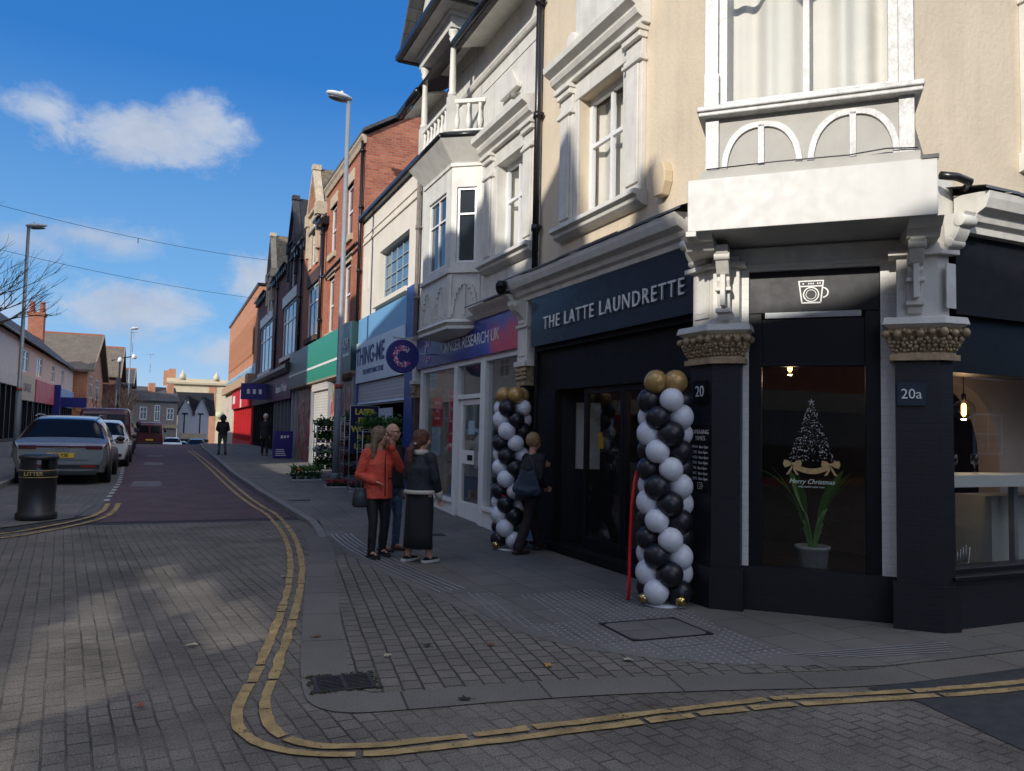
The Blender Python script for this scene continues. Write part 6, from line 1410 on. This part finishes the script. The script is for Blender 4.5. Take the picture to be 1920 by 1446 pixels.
# warm interior shapes behind the door glass: a framed picture and a green stool
gs=thing('green_side_table','small green side table standing deep inside the cafe','table',(7.15,6.0,.1))
b=MB();b.box(-.16,.16,-.16,.16,.98,1.05);b.box(-.12,.12,-.12,.12,.72,.98);b.build('top',mat('emerald_paint',(.01,.22,.10),.4,var=.1),gs)
for sx in (-1,1):
    for sy in (-1,1): b=MB();b.tube([(sx*.12,sy*.12,0),(sx*.1,sy*.1,.72)],.012,6);b.build('leg',GUTTER,gs)
# ---------------------------------------------------------------- flower racks outside the discount shop
GRN=[mat('dark_green_leaves',(.03,.09,.02),.7,var=.5,scale=20),mat('mid_green_leaves',(.06,.16,.03),.7,var=.4,scale=20)];PET=[mat('crimson_petals',(.30,.01,.03),.6,var=.3,scale=30),mat('magenta_petals',(.32,.02,.10),.6,var=.3,scale=30),mat('orange_petals',(.65,.16,.03),.6,var=.2),mat('white_petals',(.6,.6,.58),.6,var=.1)]
def foliage(b,c,rx,ry,rz,n,s,mi,r):
    for _ in range(n):
        u=Vector((r.gauss(0,.45),r.gauss(0,.45),r.gauss(0,.45)));p=Vector((c[0]+u.x*rx,c[1]+u.y*ry,c[2]+abs(u.z)*rz));d=Vector((r.uniform(-1,1),r.uniform(-1,1),r.uniform(-.2,1))).normalized();q=d.orthogonal().normalized()*s*r.uniform(.5,1)*.35;l=d*s*r.uniform(.6,1.3)
        b.add([p,p+l*.5+q,p+l,p+l*.5-q],[(0,1,2,3)],mi(r) if callable(mi) else mi)
def plant_tray(label,x,y,z,petal,w=.5,d=.32,rows=(4,3),grp='plants for sale by the shop',big=1):
    t=thing('plant_tray',label,'plant tray',(x,y,z),0,grp);r=random.Random(int(x*91+y*37+z*11))
    b=MB();b.box(-w/2,w/2,-d/2,d/2,0,.012)
    for a in (-1,1): b.box(-w/2,w/2,a*d/2-.006,a*d/2+.006,0,.05);b.box(a*w/2-.006,a*w/2+.006,-d/2,d/2,0,.05)
    b.build('tray',mat('pale_plastic_tray',(.35,.36,.37),.5,var=.1),t)
    for i in range(rows[0]):
        for j in range(rows[1]):
            cx=-w/2+w*(i+.5)/rows[0];cy=-d/2+d*(j+.5)/rows[1];b=MB();b.lathe([(.035,.012),(.045,.08)],(cx,cy,0),8,m=0)
            foliage(b,(cx,cy,.08),.06*big,.06*big,.10*big,26,.06*big,1,r);foliage(b,(cx,cy,.13*big),.06*big,.06*big,.06*big,46,.05*big,2,r);b.build('potted_flower',[BLACKM,GRN[0],petal],t)
    return t
zg=lambda y:gz(y)+kerb_off(y)+.002
plant_tray('tray of crimson flowers on the pavement at the foot of the street lamp',3.95,19.3,zg(19.3),PET[0],.55,.4)
plant_tray('tray of dark red flowers beside the red coated woman',4.45,18.9,zg(18.9),PET[1],.55,.4)
pg=plant_tray('bushy green plants with one orange flower left of the street lamp',3.55,21.6,zg(21.6),GRN[1],.8,.4,(4,2),big=2.0)
b=MB();b.ball((-.2,-.15,.30),.06,8,k=6);b.build('orange_bloom',PET[2],pg)
def rack(label,x,y,rot,w,d,h,shelves):
    t=thing('flower_rack',label,'flower rack',(x,y,zg(y)),rot,'flower racks outside the shop');b=MB()
    for sx in (-1,1):
        for sy in (-1,1): b.tube([(sx*w/2,sy*d/2,.1),(sx*w/2,sy*d/2,h)],.015,6)
    b.build('rack_posts',STEEL,t)
    for z in shelves:
        b=MB();b.box(-w/2,w/2,-d/2,d/2,z-.012,z+.006)
        for sy in (-1,1): b.tube([(-w/2,sy*d/2,z+.05),(w/2,sy*d/2,z+.05)],.006,5)
        b.build('shelf',STEEL,t)
    for sx in (-1,1):
        for sy in (-1,1): b=MB();b.lathe([(.05,-.02),(.05,.02)],(sx*w/2,sy*d/2,.05),12,axis='x');b.build('castor',BLACKM,t)
    return t
def shelfplants(rk,x,y,rot,w,d,zs,label,mats_,n=6,s=.10,hh=.16):
    for k,z in enumerate(zs):
        r=random.Random(int(x*13+z*77));o=thing('potted_plants',label[k],'plants',(x,y,zg(y)+z+.008),rot,'plants standing on the racks')
        for i in range(n):
            cx=-w/2+w*(i+.5)/n;b=MB();b.lathe([(.05,0),(.065,.09)],(cx,r.uniform(-.08,.08),0),8,m=0);foliage(b,(cx,0,.1),.12,.16,hh,80,s,lambda q:1 if q.random()<.5 else 2,r);b.build('potted_plant',[BLACKM]+mats_[k],o)
R1=rack('tall metal flower rack between the lamp post and the shop front',4.55,20.0,0,.75,.5,1.75,(.2,.55,.9,1.25,1.6))
shelfplants(R1,4.55,20.0,0,.7,.4,(.2,.55,.9,1.25,1.6),['pots of dark foliage on the lowest shelf of the tall flower rack','pots of crimson flowers on the second shelf of the tall flower rack','pots of crimson flowers on the middle shelf of the tall flower rack','pots of magenta flowers on the fourth shelf of the tall flower rack','leafy pots on top of the tall flower rack'],[[GRN[0],PET[0]],[GRN[0],PET[0]],[GRN[0],PET[0]],[GRN[0],PET[1]],[GRN[0],GRN[1]]],4)
R2=rack('low white flower rack left of the lamp post',4.25,22.6,0,.6,.45,1.5,(.25,.6,1.0,1.35))
shelfplants(R2,4.25,22.6,0,.55,.4,(.25,.6,1.0,1.35),['small plants on the lowest shelf of the low white rack','green and white plants on the second shelf of the low white rack','dark leafy plants on the third shelf of the low white rack','drooping dark plants on top of the low white rack'],[[GRN[0],GRN[1]],[GRN[1],PET[3]],[GRN[0],GRN[1]],[GRN[0],GRN[0]]],4,.13,.2)
R3=rack('long plant stand outside the open blue shopfront',4.65,17.9,0,1.0,.5,1.45,(.5,.95,1.42))
shelfplants(R3,4.65,17.9,0,.95,.4,(.5,.95,1.42),['red potted plants low on the long plant stand','dark potted plants in the middle of the long plant stand','bright green bushy plants along the top of the long plant stand'],[[GRN[0],PET[0]],[GRN[0],GRN[0]],[GRN[1],GRN[1]]],5,.13,.22)
bn=thing('fireworks_banner','dark blue banner with yellow capital lettering behind the red coated woman','banner',(4.33,18.3,zg(18.3)),14)
b=MB();b.box(-.36,.36,-.01,.01,.9,2.0);b.build('banner_panel',mat('night_blue_banner',(.02,.02,.10),.5,var=.3),bn)
b=MB()
for x in (-.37,.37): b.tube([(x,0,0),(x,0,2.03)],.014,6)
b.tube([(-.37,0,2.02),(.37,0,2.02)],.012,6);b.tube([(-.37,-.25,.01),(-.37,.25,.01)],.014,6);b.tube([(.37,-.25,.01),(.37,.25,.01)],.014,6);b.build('banner_frame',STEEL,bn)
YT=mat('yellow_banner_letter',(.65,.55,.08),.5,var=0);BF=FRM(bn)
for i,s_ in enumerate(('LASER','FIRE','WORKS','BAR','UPTO')): text('banner_text',s_,.19,bn,BF,(0,-.014,1.87-.205*i),YT,.002,.008,1.0)
ab=thing('pavement_sign','navy pavement sign board with white emblem in front of the plum coloured shop','sign board',(4.45,33.0,zg(33)),0)
for s in (-1,1):
    b=MB();b.L=Matrix.Rotation(R(-9*s),4,'X');b.box(-.36,.36,-.02+s*.16,.02+s*.16,0,1.15)
    bd=b.build('board',mat('indigo_sign_face',(.03,.02,.20),.4),ab)
    if s<0:
        b=MB();b.L=Matrix.Rotation(R(9),4,'X')
        for k in range(3): b.box(-.12+.12*k,-.04+.12*k,-.185,-.18,.85+.02*k,.98)
        for k in range(4): b.box(-.3,.12-.03*k,-.185,-.18,.14+.08*k,.17+.08*k)
        b.build('white_print',LETTER,ab)
# ---------------------------------------------------------------- people
SKIN=mat('skin_light',(.50,.28,.19),.55,var=.05);
def meshy(b,name,m,parent,vox=.012,sm=3,label=None):
    o=b.build(name,m,parent,label);r=o.modifiers.new('r','REMESH');r.mode='VOXEL';r.voxel_size=vox;r.use_smooth_shade=True
    if sm: s=o.modifiers.new('s','SMOOTH');s.iterations=sm;s.factor=.5
    return o
def limb(b,pts,rs,n=12):
    b.tube(pts,rs,n)
    for p,r in zip(pts,rs): b.ball(p,(max(r) if isinstance(r,tuple) else r)*.99,n)
def hand(b,w,e,curl=.5,sp=None,flip=1):
    w=Vector(w);d=(w-Vector(e)).normalized();sp=Vector(sp or (0,0,1));sd=(sp-d*sp.dot(d)).normalized();nm=d.cross(sd)*flip
    L=b.L;b.L=L@Matrix.Translation(w+d*.045)@Matrix((sd,nm,d)).transposed().to_4x4();b.ball((0,0,0),.045,10,sc=(.85,.42,1.1));b.L=L
    for i,(o,l) in enumerate(((-.028,.062),(-.010,.072),(.010,.068),(.028,.052))):
        p=w+d*.085+sd*o;q=p+(d*(1-curl*.4)+nm*curl*.5)*l*.55;s=q+(d*(1-curl)+nm*curl)*l*.5;limb(b,[p,q,s],[.0095,.009,.0075],7)
    p=w+d*.03-sd*.034;limb(b,[p,p-sd*.024+d*.03+nm*.01,p-sd*.026+d*.055+nm*.02],[.012,.0105,.009],7)
def person(label,x,y,face,H=1.68,arms=None,feet=None,lean=(0,0),headturn=0,headtilt=0,coat=None,coatlen=.48,trouser=None,hair=None,hairstyle='short',skirt=None,flare=0,shoe=BLACKM,z=None,skin=SKIN,girth=1.0,extra=None,knees=None,barefeet=False,group='people in the street',hood=None,glasses=False,shoulders=.105,bulk=1.0,boots=False):
    # face: compass direction of the chest, degrees clockwise from +Y
    z=zg(y) if z is None else z
    t=thing('person',label,'person',(x,y,z),-face,None)
    h=H;hip=Vector((0,0,.52*h));nk=Vector((lean[0],lean[1],.845*h));hc=nk+Vector((0,.018,.085*h))
    ch=hip.lerp(nk,.62);wa=hip.lerp(nk,.25)
    feet=feet or [(-.10,0,.045),(.10,0.03,.045)];S=[Vector((-shoulders*h,nk.y,.80*h))+Vector((nk.x,0,0)),Vector((shoulders*h,nk.y,.80*h))+Vector((nk.x,0,0))]
    arms=arms or [((-.17,-.02,.62*h),(-.18,.05,.475*h)),((.17,-.02,.62*h),(.18,.05,.475*h))]
    HP=[Vector((-.055*h,0,.51*h)),Vector((.055*h,0,.51*h))];FT=[Vector(f) for f in feet]
    KN=[Vector(k) for k in knees] if knees else [HP[i].lerp(FT[i],.48)+Vector((0,.035,0)) for i in (0,1)]
    g=girth
    b=MB()
    limb(b,[hip,wa,ch,nk-Vector((0,0,.04))],[.10*g,.09*g,.092*g,.055]);limb(b,[nk-Vector((0,0,.03)),hc-Vector((0,.01,.03))],[.055,.052])
    Hm=Matrix.Translation(hc)@Matrix.Rotation(R(-headturn),4,'Z')@Matrix.Rotation(R(headtilt),4,'X')@Matrix.Scale(1.07,4);b.L=Hm
    b.ball((0,-.005,.02),.088,18,sc=(.86,1.05,1.12));b.ball((0,.022,-.045),.058,14,sc=(.95,1.05,1.1));b.ball((0,.05,-.075),.028,10)
    b.tube([(0,.085,.02),(0,.106,-.018),(0,.092,-.026)],[.008,.014,.010],8);b.ball((0,.104,-.018),.012,8)
    for s in (-1,1): b.ball((s*.078,-.002,-.005),.024,8,sc=(.35,.7,1.15));b.ball((s*.03,.083,.03),.018,8,sc=(1.2,.5,.5));b.ball((s*.038,.062,-.025),.026,8)
    b.ball((0,.088,-.052),.018,8,sc=(1.3,.5,.45));b.L=I4
    for i in (0,1):
        e,w=Vector(arms[i][0]),Vector(arms[i][1]);limb(b,[S[i],e,w],[.045,.036,.024]);hand(b,w,e,arms[i][2] if len(arms[i])>2 else .45,(0,1,0),1 if i else -1)
        limb(b,[HP[i],KN[i],FT[i]+Vector((0,0,.03))],[.085*g,.055,.036]);limb(b,[FT[i],FT[i]+Vector((0,.12,-.015))],[.036,.03])
    meshy(b,'body',skin,t,.0085,2)
    # facial details
    b=MB();b.L=Hm
    for s in (-1,1): b.ball((s*.031,.0845,.018),.0085,8)
    b.L=I4;b.build('eyes',mat('dark_eye',(.03,.02,.015),.2,var=0),t)
    b=MB();b.L=Hm;b.box(-.022,.022,.101,.104,-.056,-.051);b.L=I4;b.build('lips',mat('lip_tone',(.35,.12,.10),.5,var=0),t)
    if trouser:
        b=MB();limb(b,[hip+Vector((0,0,.01)),hip-Vector((0,0,.05))],[.118*g,.115*g])
        for i in (0,1):
            f=FT[i]+Vector((0,-.01,.035));k=KN[i];rk=.062+flare*.25;rf=.052+flare
            limb(b,[HP[i],HP[i].lerp(k,.5),k,k.lerp(f,.6),f],[.09*g,.078*g,rk,(rk+rf)/2,rf])
        meshy(b,'trousers',trouser,t,.012,2)
    if skirt:
        b=MB();n=28;V=[];levels=[(.58,.125),(.48,.155),(.36,.160),(.22,.162),(.11,.165)]
        for lz,rr in levels:
            for i in range(n):
                a=2*pi*i/n;q=rr*(1+.06*sin(5*a+lz*9)*(1-lz));V.append((q*cos(a)*1.12*g,q*sin(a)*.82*g,lz*h))
        m=len(levels);b.add(V,[(j*n+i,(j)*n+(i+1)%n,(j+1)*n+(i+1)%n,(j+1)*n+i)[::-1] for j in range(m-1) for i in range(n)],0,True)
        o=b.build('long_skirt',skirt,t);o.modifiers.new('s','SOLIDIFY').thickness=.008
    if coat:
        b=MB();q=Vector((0,0,coatlen*h));c0=Vector((0,0,0))
        L0=[(nk-Vector((0,0,.005)),.066),(nk-Vector((0,0,.05)),.085)]
        limb(b,[S[0]*.9+nk*.1-Vector((0,0,.01)),S[1]*.9+nk*.1-Vector((0,0,.01))],[.062,.062])
        prof=[];zs=[]
        def ring_(cz,rx,ry,cy=0,cx=0): return [(cx+rx*cos(2*pi*i/20),cy+ry*sin(2*pi*i/20),cz) for i in range(20)]
        secs=[(min(coatlen*h,hip.z+.02),.17*g*bulk,.145*g*bulk,0,0),(hip.z+.04,.165*g*bulk,.14*g*bulk,0,0),(wa.z,.15*g*bulk,.13*g*bulk,wa.y,wa.x),(ch.z,.17*g*bulk,.13*g*bulk,ch.y,ch.x),(nk.z-.10,.16,.10,nk.y*.9,nk.x*.9),(nk.z-.03,.075,.07,nk.y,nk.x)]
        V=[p for s_ in secs for p in ring_(*s_)];n=20
        b.add(V,[tuple(range(n-1,-1,-1)),tuple(range(5*n,6*n))]+[(j*n+i,j*n+(i+1)%n,(j+1)*n+(i+1)%n,(j+1)*n+i) for j in range(5) for i in range(n)],0,True)
        for i in (0,1):
            e,w=Vector(arms[i][0]),Vector(arms[i][1]);limb(b,[S[i],S[i].lerp(e,.5),e,e.lerp(w,.5),w-(w-e).normalized()*.01],[.068*bulk,.064*bulk,.058*bulk,.052*bulk,.042*bulk])
        meshy(b,'jacket',coat,t,.011,2)
    for i in (0,1):
        f=FT[i];fd=Vector((0,1,0));b=MB();limb(b,[f+Vector((0,-.045,-.012)),f+Vector((0,.06,-.016)),f+Vector((0,.15,-.022))],[.037,.041,.03])
        if not barefeet: limb(b,[f+Vector((0,-.03,-.01)),f+Vector((0,-.025,.06))],[.04,.043])
        if boots: limb(b,[f+Vector((0,-.02,.0)),f+Vector((0,-.005,.20))],[.045,.056])
        meshy(b,'shoe',shoe,t,.01,1)
        b=MB();b.prismz([(f.x-.042,f.y-.085),(f.x+.042,f.y-.085),(f.x+.046,f.y+.12),(f.x+.02,f.y+.185),(f.x-.02,f.y+.185),(f.x-.046,f.y+.12)],f.z-.045,f.z-(.02 if not barefeet else .012));b.build('sole',mat('white_sole',(.6,.6,.6),.6,var=.05) if barefeet else mat('dark_sole',(.02,.02,.02),.8,var=0),t)
    if hair:
        b=MB();b.L=Hm
        if hairstyle=='bald': 
            b.ball((0,-.03,-.005),.086,14,sc=(.93,.8,.7))
        else:
            b.ball((0,-.018,.033),.097,18,sc=(.92,1.05,1.08))
            for s in (-1,1): b.ball((s*.06,-.01,.0),.045,10,sc=(.7,1.1,1.3))
        if hairstyle in('long','pony'): b.ball((0,-.06,-.03),.07,12,sc=(1.05,.8,1.2))
        if hairstyle=='long':
            for s in (-1,-.5,0,.5,1): limb(b,[(s*.07,-.05,.0),(s*.085,-.065,-.12),(s*.09,-.075,-.26),(s*.07,-.07,-.37)],[.04,.043,.037,.016])
            limb(b,[(-.078,.0,.02),(-.088,.02,-.10),(-.085,.04,-.22)],[.025,.025,.014])
        if hairstyle=='pony': b.ball((0,-.10,-.03),.035,10);limb(b,[(0,-.10,-.04),(-.01,-.15,-.12),(-.015,-.14,-.24),(-.01,-.12,-.34)],[.03,.045,.045,.018])
        b.L=I4;meshy(b,'hair',hair,t,.01,1)
    if hood:
        b=MB();b.L=Hm;b.ball((0,-.025,.0),.125,16,sc=(1,1,1.15));b.L=I4;limb(b,[nk+Vector((0,-.03,.0)),hc+Vector((0,-.02,-.05))],[.1,.09]);meshy(b,'hood',hood,t,.013,3)
    if glasses:
        b=MB();b.L=Hm
        for s in (-1,1):
            P=[(s*.033+.024*cos(2*pi*k/12),.098,.018+.018*sin(2*pi*k/12)) for k in range(13)];b.tube(P,.0028,5,cap=False);b.tube([(s*.057,.097,.02),(s*.082,.0,.015)],.003,5)
        b.tube([(-.01,.1,.02),(.01,.1,.02)],.003,5);b.L=I4;b.build('glasses',BLACKM,t)
    t['_']=0;del t['_']
    return t,Hm,S
BLOND=mat('ash_blonde_hair',(.20,.135,.08),.6,var=.6,scale=30,bump=1,bscale=45,bd=.02);AUB=mat('auburn_hair',(.13,.045,.025),.5,var=.5,scale=30,bump=1,bscale=45,bd=.02);SHB=mat('short_fair_hair',(.30,.19,.09),.6,var=.3,scale=25);WHH=mat('white_hair',(.6,.6,.6),.7,var=.1)
CORAL=mat('coral_red_parka',(.66,.085,.05),.75,var=.2,scale=7,bump=1,bscale=14,bd=.03);BLKC=mat('black_suede_jacket',(.013,.017,.026),.7,var=.3,bump=1,bscale=10,bd=.03);DKC=mat('dark_navy_coat',(.012,.013,.02),.8,var=.3,bump=1,bscale=10,bd=.03);LEGG=mat('black_leggings',(.010,.009,.014),.7,var=.1);JEAN=mat('blue_denim',(.06,.11,.21),.85,var=.4,scale=8,bump=1,bscale=12,bd=.03);FLC=mat('cream_fleece_trim',(.60,.54,.48),.95,var=.1,bump=1,bscale=60);GRT=mat('grey_trouser_cloth',(.08,.085,.10),.9,var=.1);BLT=mat('dark_brown_trousers',(.02,.012,.014),.85,var=.1);BAGM=mat('dark_grey_leather_bag',(.03,.035,.042),.45,var=.15);FUR=mat('tan_fur_trim',(.34,.22,.13),.95,var=.4,scale=40,bump=1,bscale=60)
# red-coated woman
w1,Hm,S=person('woman in coral red parka with long ash blonde hair, hand held to her face',2.56,9.95,163,1.66,
  arms=[((-.29,.06,1.14),(-.10,.12,1.43),.25),((.26,-.03,1.06),(.13,.13,.98),.2)],feet=[(-.12,-.04,.05),(.10,.06,.05)],headturn=-52,coat=CORAL,coatlen=.455,bulk=1.13,boots=True,flare=-.004,trouser=LEGG,hair=BLOND,hairstyle='long',shoe=BLACKM,girth=1.04)
b=MB();limb(b,[(-.13,.02,1.40),(-.12,-.08,1.41),(0,-.12,1.42),(.12,-.08,1.41),(.13,.02,1.40)],[.035,.05,.055,.05,.035]);meshy(b,'fur_hood_trim',FUR,w1,.012,1)
b=MB();b.tube([(0,.16,1.34),(.005,.168,1.15),(.0,.172,.95),(0,.178,.80)],.006,6);b.box(-.12,-.05,.155,.172,1.01,1.02);b.build('coat_fastenings',BLACKM,w1)
b=MB();b.lathe([(.050,-.012),(.050,.012)],(0,0,0),14);o=b.build('cuff',BLACKM,w1);o.matrix_basis=Matrix.Translation((-.13,.11,1.385))@Matrix.Rotation(R(32),4,'Y')
bg=thing('bucket_handbag','dark grey slouchy bucket bag hanging from the red coated woman','handbag',(2.33,9.90,.66));
b=MB();b.lathe([(.08,0),(.105,.03),(.095,.16),(.065,.22),(.07,.24),(.05,.23)],(0,0,0),18,sx=1.1,sy=.75);b.build('bag_body',BAGM,bg);b=MB();b.tube([(-.06,0,.25),(-.03,.02,.42),(.01,.05,.56),(.03,.06,.42),(.06,0,.25)],.008,6);b.build('strap',BAGM,bg)
# ponytailed woman, back view
w2,Hm,S=person('woman with auburn ponytail in fleece-trimmed black jacket and long black skirt',2.96,9.42,62,1.63,
  arms=[((-.22,-.01,1.07),(-.17,.10,.87),.6),((.235,.03,1.05),(.20,.14,.82),.7)],feet=[(-.14,-.04,.05),(.12,.06,.05)],headturn=22,coat=BLKC,coatlen=.53,bulk=1.05,skirt=mat('black_skirt_cloth',(.012,.013,.018),.85,var=.15),hair=AUB,hairstyle='pony',shoe=BLACKM,girth=1.12,barefeet=True)
b=MB();n=24
def ringband(b,z0,z1,rx,ry,cx=0,cy=0,n=24):
    V=[(cx+rx*cos(2*pi*i/n),cy+ry*sin(2*pi*i/n),z) for z in (z0,z1) for i in range(n)];b.add(V,[(i,(i+1)%n,(i+1)%n+n,i+n) for i in range(n)],0,True)
b.lathe([(.18,.85),(.20,.855),(.20,.895),(.18,.90)],(0,0,0),24,sx=1.08,sy=.90);b.lathe([(.080,1.335),(.095,1.34),(.095,1.39),(.075,1.40)],(0,0,0),20,sy=.95);b.build('fleece_trim',FLC,w2)
b=MB();limb(b,[(.212,.115,.87),(.202,.135,.83)],[.054,.052]);limb(b,[(-.18,.08,.91),(-.172,.095,.88)],[.05,.048]);meshy(b,'fleece_cuffs',FLC,w2,.011,1)
b=MB();b.ball((0,-.105,1.475),.02,8,sc=(1.3,1,.7));o=b.build('hair_band',FLC,w2)
# bald man with glasses
w3,Hm,S=person('bald man with glasses, dark coat and blue jeans, behind the two women',2.86,10.45,150,1.72,headturn=-18,coat=DKC,coatlen=.50,trouser=JEAN,hair=mat('cropped_grey_hair',(.20,.15,.12),.8,var=.1),hairstyle='bald',shoe=mat('brown_shoe_leather',(.12,.06,.035),.5,var=.2),glasses=True,girth=1.12,feet=[(-.12,.02,.05),(.10,.0,.05)])
# woman going to the door
w4,Hm,S=person('woman with short fair hair and navy shoulder bag striding to the cafe door',4.62,9.75,72,1.62,
  arms=[((-.15,.16,1.10),(-.14,.40,1.16),.4),((.20,.0,1.02),(.16,.17,.92),.6)],feet=[(-.07,.30,.05),(.07,-.22,.055)],lean=(0,.07),headturn=5,headtilt=-8,coat=DKC,coatlen=.44,bulk=1.1,trouser=BLT,flare=.025,hair=SHB,hairstyle='short',shoe=mat('brown_shoe_leather',(.12,.06,.035),.5),girth=1.05)
bg=thing('navy_shoulder_bag','slouchy navy shoulder bag carried by the woman going to the cafe door','handbag',(4.50,9.52,.82),-15)
b=MB();b.L=Matrix.Rotation(R(0),4,'Z');b.prism([(-.20,.06),(-.14,-.01),(.12,-.02),(.18,.04),(.09,.33),(0,.30),(-.09,.34)],-.06,.06);limb(b,[(-.14,0,.08),(0,0,.04),(.12,0,.07)],[.075,.085,.07]);meshy(b,'bag_body',mat('navy_leather',(.018,.035,.07),.45,var=.15),bg,.012,2)
b=MB();b.tube([(-.14,0,.2),(-.05,.04,.42),(.03,.08,.52),(.08,.04,.38),(.12,0,.2)],.009,6);b.build('strap',BAGM,bg)
cb=thing('blue_carrier_bag','pale blue denim shopping bag held low behind the striding woman','bag',(4.72,9.98,.12),-20)
b=MB();b.prism([(-.22,0),(.24,.02),(.12,.42),(-.10,.42)],-.05,.05);b.build('bag_body',mat('pale_denim_bag',(.13,.22,.38),.8,var=.2,scale=8),cb,bevel=.02);b=MB();b.tube([(-.07,0,.42),(-.04,0,.58),(.05,0,.58),(.09,0,.42)],.008,6);b.build('handles',BAGM,cb)
# far pedestrians
person('man in black hooded jacket and grey trousers walking away up the pavement',2.30,35.6,-8,1.70,coat=DKC,coatlen=.50,trouser=GRT,hood=DKC,arms=[((-.24,.0,1.08),(-.13,.13,1.0)),((.25,.0,1.08),(.14,.13,1.0))],feet=[(-.12,.08,.05),(.12,-.08,.05)],girth=1.15)
person('man in dark coat walking towards the camera past the plum coloured shop',4.0,35.2,185,1.80,coat=DKC,coatlen=.40,trouser=LEGG,hair=WHH,hairstyle='short',feet=[(-.09,.12,.05),(.09,-.1,.05)],girth=1.25)
